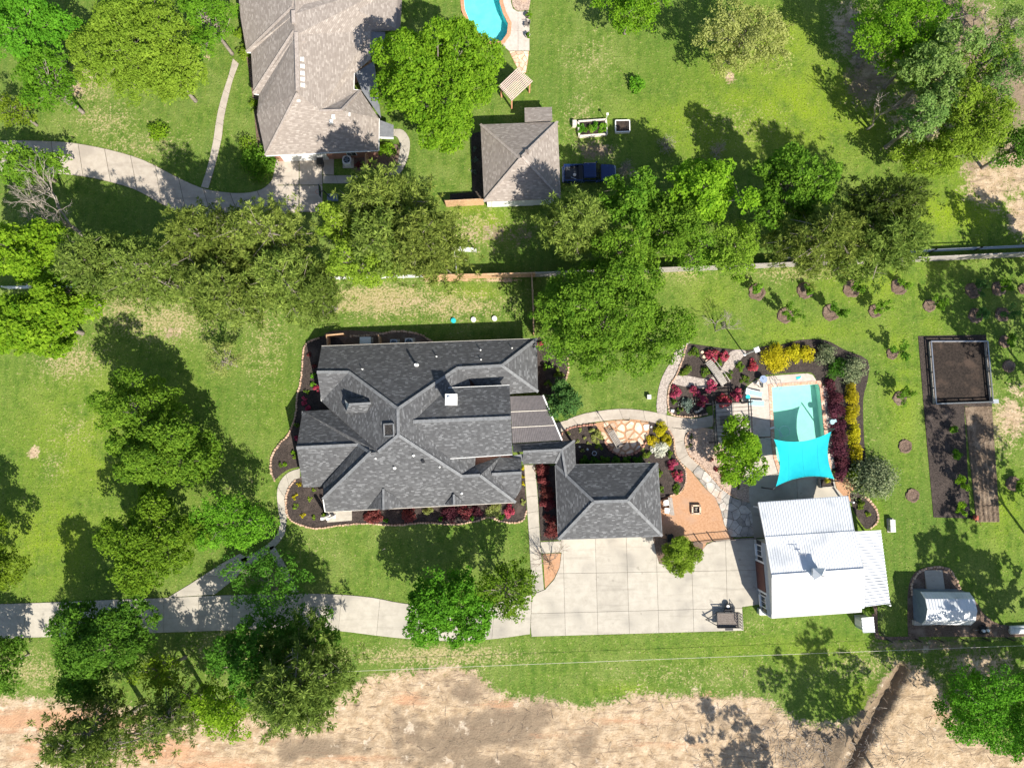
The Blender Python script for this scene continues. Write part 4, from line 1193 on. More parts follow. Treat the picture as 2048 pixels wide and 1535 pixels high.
for k in range(26):
    z = 0.15 + k * 0.13
    u = (Vector(bwall[1]) - Vector(bwall[0])).normalized(); o_ = Vector((u.y, -u.x))
    a, b = Vector(bwall[0]) + o_ * .012, Vector(bwall[1]) + o_ * .012
    sid.beam((a.x, a.y, z), (b.x, b.y, z), 0.03, 0.02)
setp(sid.build('siding_laps', MAT['siding'], barn), kind='stuff')
# outside of this wall lies on the right of bd -> ba seen from above reversed, so use that order
q0, q1 = bwall[0], bwall[1]
window(barn, q1, q0, Lw * 0.86, 1.0, 1.0, 2.2, MAT['white'], MAT['black']) if False else None
def west(s0, s1, z0, z1, d, mat, name, parent=None, out=0.0):
    return wall_box(parent or barn, q0, q1, s0, s1, z0, z1, d, mat, name, out)
for f in (0.13, 0.83):
    wn_ = west(wall_s(f) - .62, wall_s(f) + .62, 0.9, 2.3, 0.06, MAT['white'], 'window')
    for i in (-1, 1):
        for j in (0, 1):
            west(wall_s(f) + (i - 1) * .27 + .03, wall_s(f) + (i + 1) * .27 - .03, 0.98 + j * .64, 1.56 + j * .64, 0.03, MAT['glass'], 'pane', wn_, 0.05)
        west(wall_s(f) + i * .86 - .2, wall_s(f) + i * .86 + .2, 0.9, 2.3, 0.05, MAT['black'], 'shutter', wn_)
    bx = west(wall_s(f) - .6, wall_s(f) + .6, 0.62, 0.84, 0.22, MAT['white'], 'window_box', wn_)
bdr = west(wall_s(.30), wall_s(.68), 0.05, 2.6, 0.08, MAT['doorbrown'], 'barn_door')
for j in range(6): west(wall_s(.30) + .06 + j * (wall_s(.38) - .06) / 6, wall_s(.30) + (j + 1) * (wall_s(.38) - .06) / 6, 0.12, 2.53, 0.02, MAT['doorbrown'], 'plank', bdr, 0.08)
for f in (.28, .70): west(wall_s(f) - .1, wall_s(f) + .1, 0.0, 2.75, 0.07, MAT['white'], 'door_trim')
for p in ((1507, 1010), (1566, 1007), (1626, 1003), (1684, 999)):
    c = G(p[0], p[1], 0)
    MB().box((c.x, c.y - .1, 1.38), (0.16, 0.16, 2.76)).build('porch_post', MAT['white'], barn)
for p in ((1706, 1072), (1716, 1140), (1727, 1200)):
    c = G(p[0] + 18, p[1], 0)
    MB().box((c.x + .6, c.y, 1.28), (0.16, 0.16, 2.56)).build('lean_to_post', MAT['white'], barn)
cu = G(1636, 1147, 6.0)
cup = MB().box((cu.x, cu.y, 5.85), (0.85, 0.85, 0.9)).build('cupola', MAT['white'], barn)
for i in (-1, 1):
    MB().box((cu.x + i * .43, cu.y, 5.95), (.03, .6, .5)).build('louvre', MAT['metal_grey'], cup)
    MB().box((cu.x, cu.y + i * .43, 5.95), (.6, .03, .5)).build('louvre', MAT['metal_grey'], cup)
h_ = 0.62
MB().add([(cu.x - h_, cu.y - h_, 6.3), (cu.x + h_, cu.y - h_, 6.3), (cu.x + h_, cu.y + h_, 6.3), (cu.x - h_, cu.y + h_, 6.3), (cu.x, cu.y, 6.95)], [(0, 1, 4), (1, 2, 4), (2, 3, 4), (3, 0, 4), (3, 2, 1, 0)]).build('cupola_roof', MAT['metal_white'], cup)
MB().tube([(cu.x, cu.y, 6.9), (cu.x, cu.y, 7.55)], 0.025, 5).beam((cu.x - .28, cu.y, 7.4), (cu.x + .28, cu.y, 7.4), .03, .08).build('weathervane', MAT['black'], cup)
an = G(1602, 1107, 5.2)
MB().tube([(an.x, an.y, 4.7), (an.x, an.y, 5.7)], 0.03, 5).beam((an.x - .5, an.y, 5.6), (an.x + .5, an.y, 5.6), .03, .03).beam((an.x - .3, an.y - .3, 5.6), (an.x - .3, an.y + .3, 5.6), .025, .025).beam((an.x + .3, an.y - .3, 5.6), (an.x + .3, an.y + .3, 5.6), .025, .025).build('antenna', MAT['chrome'], barn)

# gambrel shed
shed = thing('garden_shed', 'blue grey gambrel garden shed with white metal roof and ramp', 'shed', G(1880, 1210))
z1_, z2_, z3_ = 2.0, 2.75, 3.25
def pr(l, r, z): return G(l[0], l[1], z), G(r[0], r[1], z)
n0, n1 = pr((1842, 1183), (1938, 1184), 1.95); m0, m1 = pr((1851, 1197), (1948, 1197.5), 2.85); k0, k1 = pr((1855.5, 1219), (1954, 1221), 3.25); j0, j1 = pr((1852, 1240), (1950, 1241), 2.85); s0, s1 = pr((1845, 1248), (1941, 1249), 1.95)
ribbed(shed, [m0, m1, n1, n0], 16, 'north_lower_roof'); ribbed(shed, [k0, k1, m1, m0], 16, 'north_upper_roof'); ribbed(shed, [k0, k1, j1, j0], 16, 'south_upper_roof'); ribbed(shed, [j0, j1, s1, s0], 16, 'south_lower_roof')
fl = [v + Vector((.12, 0, -.1)) for v in (s0, j0, k0, m0, n0)]
fr = [v + Vector((-.12, 0, -.1)) for v in (s1, j1, k1, m1, n1)]
MB().add([(fl[0].x, fl[0].y, 0)] + fl + [(fl[4].x, fl[4].y, 0)] + [(fr[0].x, fr[0].y, 0)] + fr + [(fr[4].x, fr[4].y, 0)], [(0, 6, 5, 4, 3, 2, 1), tuple(range(7, 14)), (0, 7, 13, 6), (0, 1, 8, 7), (6, 13, 12, 5)]).build('wall', MAT['bluesiding'], shed)
for i in range(4): MB().beam(fl[i] + Vector((-.1, 0, .05)), fl[i + 1] + Vector((-.1, 0, .05)), 0.05, 0.14).build('rake_trim', MAT['white'], shed)
c = G(1866, 1178, 0)
MB().box((c.x, c.y - .1, 0.95), (1.5, 0.08, 1.8)).build('door', MAT['bluesiding'], shed)
for i in (-1, 0, 1): MB().box((c.x + i * .74, c.y - .05, 0.95), (.1, .08, 1.85)).build('door_trim', MAT['white'], shed)
rp = pts([(1848, 1139.5), (1884, 1139), (1887, 1178), (1851, 1178)])
MB().add([(rp[0].x, rp[0].y, .06), (rp[1].x, rp[1].y, .06), (rp[2].x, rp[2].y, .3), (rp[3].x, rp[3].y, .3), (rp[0].x, rp[0].y, 0), (rp[1].x, rp[1].y, 0), (rp[2].x, rp[2].y, 0), (rp[3].x, rp[3].y, 0)], [(3, 2, 1, 0), (0, 1, 5, 4), (1, 2, 6, 5), (2, 3, 7, 6), (3, 0, 4, 7)]).build('ramp', MAT['concrete'], shed)
MB().box((G(1841, 1243).x, G(1841, 1243).y, .25), (1.9, .5, .5)).build('step', MAT['concrete'], shed)

# little white roofed well house
wh = thing('well_house', 'tiny well house with flat white metal roof south of the barn', 'well house', G(1733, 1248))
q = [G(1723, 1235, 1.9), G(1747, 1233, 1.75), G(1750, 1263, 1.75), G(1726, 1264, 1.9)]
roof_part(wh, [q], mw, 0.08)
mm = MB()
for i in range(6): mm.beam(q[0].lerp(q[3], i / 5), q[1].lerp(q[2], i / 5), .04, .05, .03)
setp(mm.build('standing_seams', mw, wh), kind='stuff')
MB().prism(inset_poly([(v.x, v.y) for v in q], 0.12), 0, 1.72).build('wall', MAT['metal_grey'], wh)
wq = inset_poly([(v.x, v.y) for v in q], 0.12)
MB().box((min(p[0] for p in wq) - .02, sum(p[1] for p in wq) / 4, 0.9), (.06, .7, 1.5)).build('door', MAT['siding'], wh)

# neighbour's house
nh = thing('house', 'tan shingled neighbouring house with white ridge vents at the top', 'house', G(620, 150))
rt = MAT['roof_tan']
PW3 = None
T0, T1 = G(588, -40, 6.2), G(595, 186, 6.15)
c1, c2, c3 = G(493, 104, 2.9), G(507, 187, 2.9), G(531, 311, 2.9)
v1, v2 = G(502, 104.5, 2.9), G(518, 189, 2.9)
u1, u2 = G(584, 15, 5.9), G(588, 62, 6.1)
w1, w2 = G(589, 28, 6.1), G(592, 70, 6.15)
se_, e1_, e2_, e3_ = G(757, 300.5, 2.9), G(758, 237, 2.9), G(721, 181, 2.9), G(707, 179.5, 3.2)
e4_, e5_, e6_ = G(708, 146, 3.2), G(742, 118, 2.9), G(742, 62, 2.9)
e7_, e8_ = G(800, 60, 2.9), G(806, -40, 2.9)
t2, t3 = G(640, 222, 5.0), G(683, 221, 4.95)
W0 = G(470, -40, 2.9)
roof_part(nh, [[W0, G(478, 0, 2.9), G(481, 35, 2.9), c1, u1, T0], [c1, v1, w1, u1], [v1, c2, u2, w1], [c2, v2, w2, u2], [v2, G(514, 230, 2.9), c3, T1, w2],
               [c3, se_, t3, t2, T1], [t3, se_, e1_, e2_], [t2, t3, e2_, e3_], [T0, u1, w1, u2, w2, T1, t2, e3_, e4_, e5_, e6_, e7_, e8_]], rt)
caps(nh, [(u1, c1), (u2, c2), (T1, c3), (t3, e2_), (t2, t3)], MAT['tan_cap'], 0.26)
for a, b in (((587, 22), (588, 48)), ((593, 65), (596, 182))):
    p0, p1 = G(a[0], a[1], 6.2), G(b[0], b[1], 6.2)
    MB().beam(p0, p1, 0.42, 0.16, 0.05).build('ridge_vent', MAT['tan_cap'], nh)
for p in ((604, 120), (605, 134), (605, 148), (605, 160), (606, 172)):
    c = G(p[0], p[1], 5.75); MB().box((c.x, c.y, c.z), (.5, .42, .45)).build('vent_box', MAT['white'], nh)
for p in ((598, 201, 5.6), (634, 210, 4.9), (667, 234, 4.7), (663, 244, 4.5), (698, 230, 4.4)):
    c = G(*p); MB().box((c.x, c.y, c.z + .02), (.36, .4, .3)).build('vent_box', MAT['white'], nh)
c = G(606, 81, 5.7); MB().box((c.x, c.y, c.z), (.55, .5, .4)).build('vent_box', MAT['tan_cap'], nh)
bars(nh, [(c3, se_), (se_, e1_), (e2_, e3_), (e3_, e4_), (c1, v1), (c2, v2)], MAT['white'], 0.13, 0.15)
nwp = poly_wall(nh, [(480, -40), (484, 10), (487, 40), (500, 106), (508, 116), (513, 188), (524, 196), (522, 232), (537, 306), (752, 296), (752, 240), (716, 190), (700, 178), (700, 146), (735, 118), (738, -40)], 2.9, 0, 2.75, bw, 0.2)
ns = min(range(len(nwp)), key=lambda i: (nwp[i][1] + nwp[(i + 1) % len(nwp)][1]))
pA, pB = nwp[ns], nwp[(ns + 1) % len(nwp)]
ndo = wall_box(nh, pA, pB, 0.7, 5.8, 0.05, 2.3, 0.06, MAT['white'], 'garage_door')
for j in range(4): wall_box(ndo, pA, pB, 0.76, 5.74, 0.1 + j * .55, 0.6 + j * .55, 0.03, MAT['white'], 'panel', 0.05)
window(nh, pA, pB, 8.6, 1.0, 0.9, 2.0)
pr_ = [G(759, 240, 2.6), G(787, 250, 2.45), G(787, 276, 2.45), G(759, 275, 2.6)]
roof_part(nh, [pr_], MAT['porch_grey'], 0.1, 'porch_roof')
bars(nh, [(pr_[3], pr_[2])], MAT['white'], 0.14, 0.18)
roof_part(nh, [[G(709, 146, 2.9), G(748, 122, 2.75), G(762, 236, 2.75), G(724, 182, 2.85)]], MAT['porch_grey'], 0.1, 'patio_roof')
roof_part(nh, [[G(742, 63, 2.8), G(770, 64, 2.7), G(770, 95, 2.7), G(742, 110, 2.8)]], MAT['porch_grey'], 0.1, 'patio_roof')
# neighbour's garage
ng = thing('garage', 'small tan hip roofed garage beside the parked blue pickup', 'garage', G(1042, 325))
q = [G(961, 249, 2.7), G(1115, 243.5, 2.7), G(1122, 397, 2.7), G(968, 403, 2.7)]
ap0, ap1 = G(1040, 318, 5.35), G(1044, 313, 5.35)
roof_part(ng, [[q[0], q[1], ap1, ap0], [q[1], q[2], ap1], [q[2], q[3], ap0, ap1], [q[3], q[0], ap0]], rt)
caps(ng, [(ap0, q[3]), (ap1, q[1]), (ap0, q[0]), (ap1, q[2])], MAT['tan_cap'], 0.26)
c = G(1054, 304, 5.0); MB().box((c.x, c.y, c.z), (.4, .4, .3)).build('vent_box', MAT['darkwood'], ng)
lt = [G(1049, 215.5, 2.35), G(1103.7, 214, 2.35), G(1104.7, 240.6, 2.95), G(1049.6, 243.5, 2.95)]
roof_part(ng, [lt], rt, 0.1, 'lean_to_roof')
MB().prism(inset_poly([(v.x, v.y) for v in lt], 0.15), 0, 2.25).build('lean_to_wall', MAT['siding'], ng)
ngw = poly_wall(ng, [(961, 249), (1115, 243.5), (1122, 397), (968, 403)], 2.7, 0, 2.6, MAT['white'], 0.3)
gi = min(range(4), key=lambda i: ngw[i][1] + ngw[(i + 1) % 4][1])
gd = wall_box(ng, ngw[gi], ngw[(gi + 1) % 4], 0.5, 5.2, 0.05, 2.2, 0.05, MAT['white'], 'garage_door')
for j in range(4): wall_box(gd, ngw[gi], ngw[(gi + 1) % 4], 0.56, 5.14, 0.1 + j * .53, 0.58 + j * .53, 0.03, MAT['white'], 'panel', 0.04)

# ------------------------------------------------------------------ foliage
def unit(a):
    return a / np.maximum(np.linalg.norm(a, axis=-1, keepdims=True), 1e-9)

def leaf_quads(C, Nrm, L, W, rng):
    """diamond leaves: centres, normals, lengths, widths -> vertices (n*4, 3)"""
    r = rng.normal(size=C.shape)
    a = unit(np.cross(Nrm, r))
    b = unit(np.cross(Nrm, a))
    L, W = L[:, None] / 2, W[:, None] / 2
    lift = Nrm * (L * 0.25)
    return np.stack([C + a * L - lift, C + b * W, C - a * L - lift, C - b * W], 1).reshape(-1, 3)

def needle_quads(C, D, L, W, rng):
    b = unit(np.cross(D, rng.normal(size=C.shape)))
    L, W = L[:, None], W[:, None] / 2
    return np.stack([C, C + D * L * 0.5 + b * W, C + D * L, C + D * L * 0.5 - b * W], 1).reshape(-1, 3)

def leaf_object(name, V, tint, mat, parent, org=None, **kw):
    o_ = ORG[parent.name] if parent is not None else Vector(org)
    V = V - np.array(o_)
    me = np_mesh(name, V, np.arange(len(V)).reshape(-1, 4), dict(tint=tint.clip(0, 1)), 'FACE', False)
    me.materials.append(mat)
    return setp(link_mesh(name, me, parent, o_), **kw)

def clump_leaves(rng, C, R, n, L, W, flat=0.75, up=0.55):
    """n leaves on each clump"""
    m = len(C) * n
    d = unit(rng.normal(size=(m, 3)))
    d[:, 2] = np.abs(d[:, 2]) * 1.0 - 0.25
    d = unit(d)
    Ci, Ri = np.repeat(C, n, 0), np.repeat(R, n)
    P = Ci + d * (Ri * (0.35 + 0.65 * rng.random(m) ** 0.6))[:, None] * np.array([1, 1, flat])
    nr = unit(d * 0.6 + np.array([0, 0, up]) + rng.normal(size=(m, 3)) * 0.45)
    s = rng.uniform(0.55, 1.45, m)
    t = np.repeat(rng.normal(0.5, 0.17, len(C)), n) + rng.normal(0, 0.16, m)
    return leaf_quads(P, nr, L * s, W * s, rng), t

def crown_clumps(rng, c, rx, ry, rz, clump, dens=1.0, lobes=None, fill=0.12):
    """clump centres over a lumpy crown"""
    R = (rx + ry) / 2
    nl = lobes or int(12 + R * 4.2)
    lc = unit(rng.normal(size=(nl, 3)))
    lc[:, 2] = lc[:, 2] * 0.8 + 0.12
    rad = rng.uniform(0.3, 0.92, nl)[:, None]
    lc = lc * rad
    lr = rng.uniform(0.17, 0.31, nl)
    lc = np.vstack([lc, [[0, 0, -0.1]]]); lr = np.append(lr, 0.55)
    out, rr = [], []
    S = np.array([rx, ry, rz])
    for i in range(len(lr)):
        k = max(4, int(dens * 8.6 * (lr[i] * R) ** 2 / (clump * clump * 1.9)))
        d = unit(rng.normal(size=(k, 3)))
        d[:, 2] = np.where(d[:, 2] < -0.25, -d[:, 2], d[:, 2])
        p = lc[i] + d * lr[i] * rng.uniform(0.82, 1.06, k)[:, None]
        # drop clumps buried in other lobes
        dist = np.linalg.norm(p[:, None, :] - lc[None, :, :], axis=2) / lr[None, :]
        dist[:, i] = 9
        keep = (dist.min(1) > 0.8) | (rng.random(k) < fill)
        out.append(p[keep])
    P = np.vstack(out) * S + np.array(c)
    return P, rng.uniform(0.7, 1.3, len(P)) * clump, lc * S + np.array(c)

def limb_mesh(rng, base, top, ends, r0, mat, parent, name='trunk', n=7):
    m = MB()
    b, t = Vector(base), Vector(top)
    mid = b.lerp(t, 0.5) + Vector((rng.uniform(-.2, .2), rng.uniform(-.2, .2), 0))
    m.tube([b - Vector((0, 0, .1)), b + Vector((0, 0, .25)), mid, t], [r0 * 1.35, r0, r0 * 0.8, r0 * 0.45], n)
    for e in ends:
        e = Vector(e)
        s = b.lerp(t, rng.uniform(0.45, 0.9))
        mm = s.lerp(e, 0.5) + Vector((rng.uniform(-.3, .3), rng.uniform(-.3, .3), rng.uniform(0, .5)))
        m.tube([s, mm, e], [r0 * 0.42, r0 * 0.26, r0 * 0.09], 5, False)
        for k in range(3):
            d = Vector((rng.uniform(-1, 1), rng.uniform(-1, 1), rng.uniform(.0, .8))) * (e - s).length * 0.28
            p0 = s.lerp(e, rng.uniform(.5, .95))
            m.tube([p0, p0 + d * .55, p0 + d], [r0 * 0.12, r0 * 0.08, r0 * 0.03], 4, False)
    return m.build(name, mat, parent, True)

def tree(name, label, px, py, rx_px, ry_px, top, mat, seed, kind='oak', dens=1.0, clump=0.5, leaf=0.235, group=None, nleaf=26, low=0.14, cat='tree', bark='bark', shift=(0, 0), stout=1.0):
    rng = np.random.default_rng(seed)
    zc = top * 0.62
    c = G(px, py, zc)
    s = (CAM_H - zc) / F_PX * 1.01
    if kind != 'pine': top = top * 0.95
    rx, ry = rx_px * s * 1.1, ry_px * s * 1.1
    rz = top * (1 - low) / 2
    cz = top - rz
    base = Vector((c.x + shift[0], c.y + shift[1], 0))
    t = thing(name, label, cat, base, group)
    r0 = (0.05 + 0.016 * top) * stout
    leaf = leaf * rng.uniform(0.85, 1.15)
    if kind == 'pine':
        # whorls of limbs carrying needle tufts
        T, ends = [], []
        nw = int(5 + top * 0.45)
        for w in range(nw):
            f = w / (nw - 1)
            z = top * (0.42 + 0.56 * f)
            R_w = (1.0 - 0.72 * f ** 1.6)
            nb_ = int(rng.integers(5, 8)) if f < 0.9 else 4
            a0 = rng.random() * 6.28
            for k in range(nb_):
                a = a0 + 6.283 * k / nb_ + rng.normal(0, 0.25)
                ln = R_w * rng.uniform(0.65, 1.1)
                e = np.array([c.x + math.cos(a) * rx * ln, c.y + math.sin(a) * ry * ln, z + rng.uniform(-.4, .7)])
                ends.append(e)
                o0 = np.array([c.x, c.y, z - .2])
                kk = max(3, int(dens * (4 + 3.6 * ln * (rx + ry) / 2)))
                for q in rng.uniform(0.25, 1.0, kk) ** 0.7:
                    side = rng.normal(0, 0.5 + 0.35 * q * ln, 3) * np.array([1, 1, 0.4])
                    T.append(o0 + (e - o0) * q + side)
        C = np.array(T)
        nn = nleaf
        m = len(C) * nn
        D = unit(rng.normal(size=(m, 3)) + np.array([0, 0, 0.55]))
        P = np.repeat(C, nn, 0) + D * 0.06
        L = rng.uniform(0.35, 0.62, m) * leaf / 0.245
        V = needle_quads(P, D, L, np.full(m, 0.1) * leaf / 0.235, rng)
        tint = np.repeat(rng.normal(0.5, 0.2, len(C)), nn) + rng.normal(0, 0.15, m)
        limb_mesh(rng, base, (c.x, c.y, top * 0.97), ends[:: max(1, len(ends) // 26)], r0, MAT[bark], t)
        leaf_object('crown', V, tint, MAT[mat], t)
    else:
        P, R, L = crown_clumps(rng, (c.x, c.y, cz), rx, ry, rz, clump, dens)
        V, tint = clump_leaves(rng, P, R, nleaf, leaf, leaf * 0.62)
        limb_mesh(rng, base, (c.x, c.y, cz + rz * .3), L, r0, MAT[bark], t)
        leaf_object('crown', V, tint, MAT[mat], t)
    return t

def bare_tree(name, label, px, py, r_px, top, seed, levels=5, mat='palebark', base_px=None, r0=None, spread=0.6, cat='tree', group=None, stems=1):
    rng = random.Random(seed)
    c = G(px, py, top * .6)
    base = G(*base_px) if base_px else Vector((c.x, c.y, 0))
    t = thing(name, label, cat, base, group)
    m = MB()
    R = r_px * 0.052
    lean = Vector((c.x - base.x, c.y - base.y, top * .6)).normalized()
    def grow(p, d, l, r, lv):
        e = p + d * l
        mid = p.lerp(e, .5) + Vector((rng.uniform(-1, 1), rng.uniform(-1, 1), rng.uniform(-1, 1))) * l * .07
        m.tube([p, mid, e], [r, r * .85, r * .68], 6 if lv > 2 else 4, False)
        if lv == 0: return
        for k in range(rng.choice((2, 3, 3)) if lv > 1 else 3):
            nd = (d + Vector((rng.gauss(0, 1), rng.gauss(0, 1), rng.gauss(.15, .6))) * spread).normalized()
            grow(p.lerp(e, rng.uniform(.6, 1)), nd, l * rng.uniform(.62, .86), r * .6, lv - 1)
    L0 = max(top, R) * 0.36
    for s in range(stems):
        d = (lean + (Vector((rng.gauss(0, .35), rng.gauss(0, .35), 0)) if stems > 1 else Vector((0, 0, 0)))).normalized()
        grow(base - Vector((0, 0, .1)), d, L0, r0 or 0.02 * top, levels)
    m.build('trunk', MAT[mat], t)
    return t

def shrub(name, label, px, py, r_px, h, mat, seed, cat='shrub', group=None, leaf=0.13, dens=1.0, flat=False, ry=None, z=0.03, extra=None):
    rng = np.random.default_rng(seed)
    zc = h * .6
    c = G(px, py, zc)
    s = (CAM_H - zc) / F_PX * 1.01
    rx = r_px * s * 1.25
    ry_ = (ry or r_px) * s * 1.25
    base = Vector((c.x, c.y, z))
    n = int(max(60, dens * rx * ry_ * 3.14 * 330 * (0.13 / leaf) ** 1.6))
    k = max(5, int(rx * ry_ * 16))
    lc = unit(rng.normal(size=(k, 3))) * (rng.random((k, 1)) ** .4) * 0.72
    lc[:, 2] = np.abs(lc[:, 2])
    i = rng.integers(0, k, n)
    d = unit(rng.normal(size=(n, 3)))
    d[:, 2] = np.abs(d[:, 2]) - .2
    P = lc[i] + d * rng.uniform(.2, .36, (n, 1))
    P = P * np.array([rx, ry_, h * .95]) + np.array([c.x, c.y, z + 0.02])
    P[:, 2] = P[:, 2].clip(z + .02, None)
    nr = unit(d * .7 + np.array([0, 0, .5]) + rng.normal(size=(n, 3)) * .4)
    sz = rng.uniform(.7, 1.35, n)
    t = rng.normal(.5, .2, k)[i] + rng.normal(0, .2, n)
    th = thing(name, label, cat, base, group)
    leaf_object('foliage', leaf_quads(P, nr, leaf * sz, leaf * .66 * sz, rng), t, MAT[mat], th)
    if extra:
        n2 = n // 3
        j = rng.integers(0, n, n2)
        leaf_object('leaves', leaf_quads(P[j] + np.array([0, 0, -.05]), unit(rng.normal(size=(n2, 3)) + np.array([0, 0, 1.0])), leaf * np.ones(n2) * 1.2, leaf * np.ones(n2) * .8, rng), rng.random(n2), MAT[extra], th)
    m = MB()
    for a in range(4):
        an_ = rng.random() * 6.28
        m.tube([(c.x, c.y, z - .05), (c.x + math.cos(an_) * rx * .4, c.y + math.sin(an_) * ry_ * .4, z + h * .55)], [.02 + .012 * h, .012], 4, False)
    m.build('stem', MAT['bark'], th)
    return th

def young_tree(label, px, py, h, mat, seed, spread=0.8, group='young orchard trees in mulch rings', n=5, leaf=0.15):
    rng = np.random.default_rng(seed)
    b = G(px, py)
    t = thing('young_tree', label, 'tree', b, group)
    C, ends = [], []
    for k in range(n):
        a = rng.random() * 6.28
        e = np.array([b.x + math.cos(a) * spread * rng.uniform(.4, 1), b.y + math.sin(a) * spread * rng.uniform(.4, 1), h * rng.uniform(.55, 1)])
        ends.append(e)
        o0 = np.array([b.x, b.y, h * .35])
        for q in (.55, .75, 1.0): C.append(o0 + (e - o0) * q)
    C = np.array(C)
    V, tint = clump_leaves(rng, C, rng.uniform(.2, .36, len(C)), 30, leaf, leaf * .6)
    m = MB().tube([(b.x, b.y, -.05), (b.x, b.y, h * .4), (b.x + .05, b.y, h * .8)], [.05, .04, .02], 6)
    for e in ends: m.tube([(b.x, b.y, h * .35), tuple(e)], [.025, .008], 4, False)
    m.build('trunk', MAT['bark'], t)
    leaf_object('crown', V, tint, MAT[mat], t)

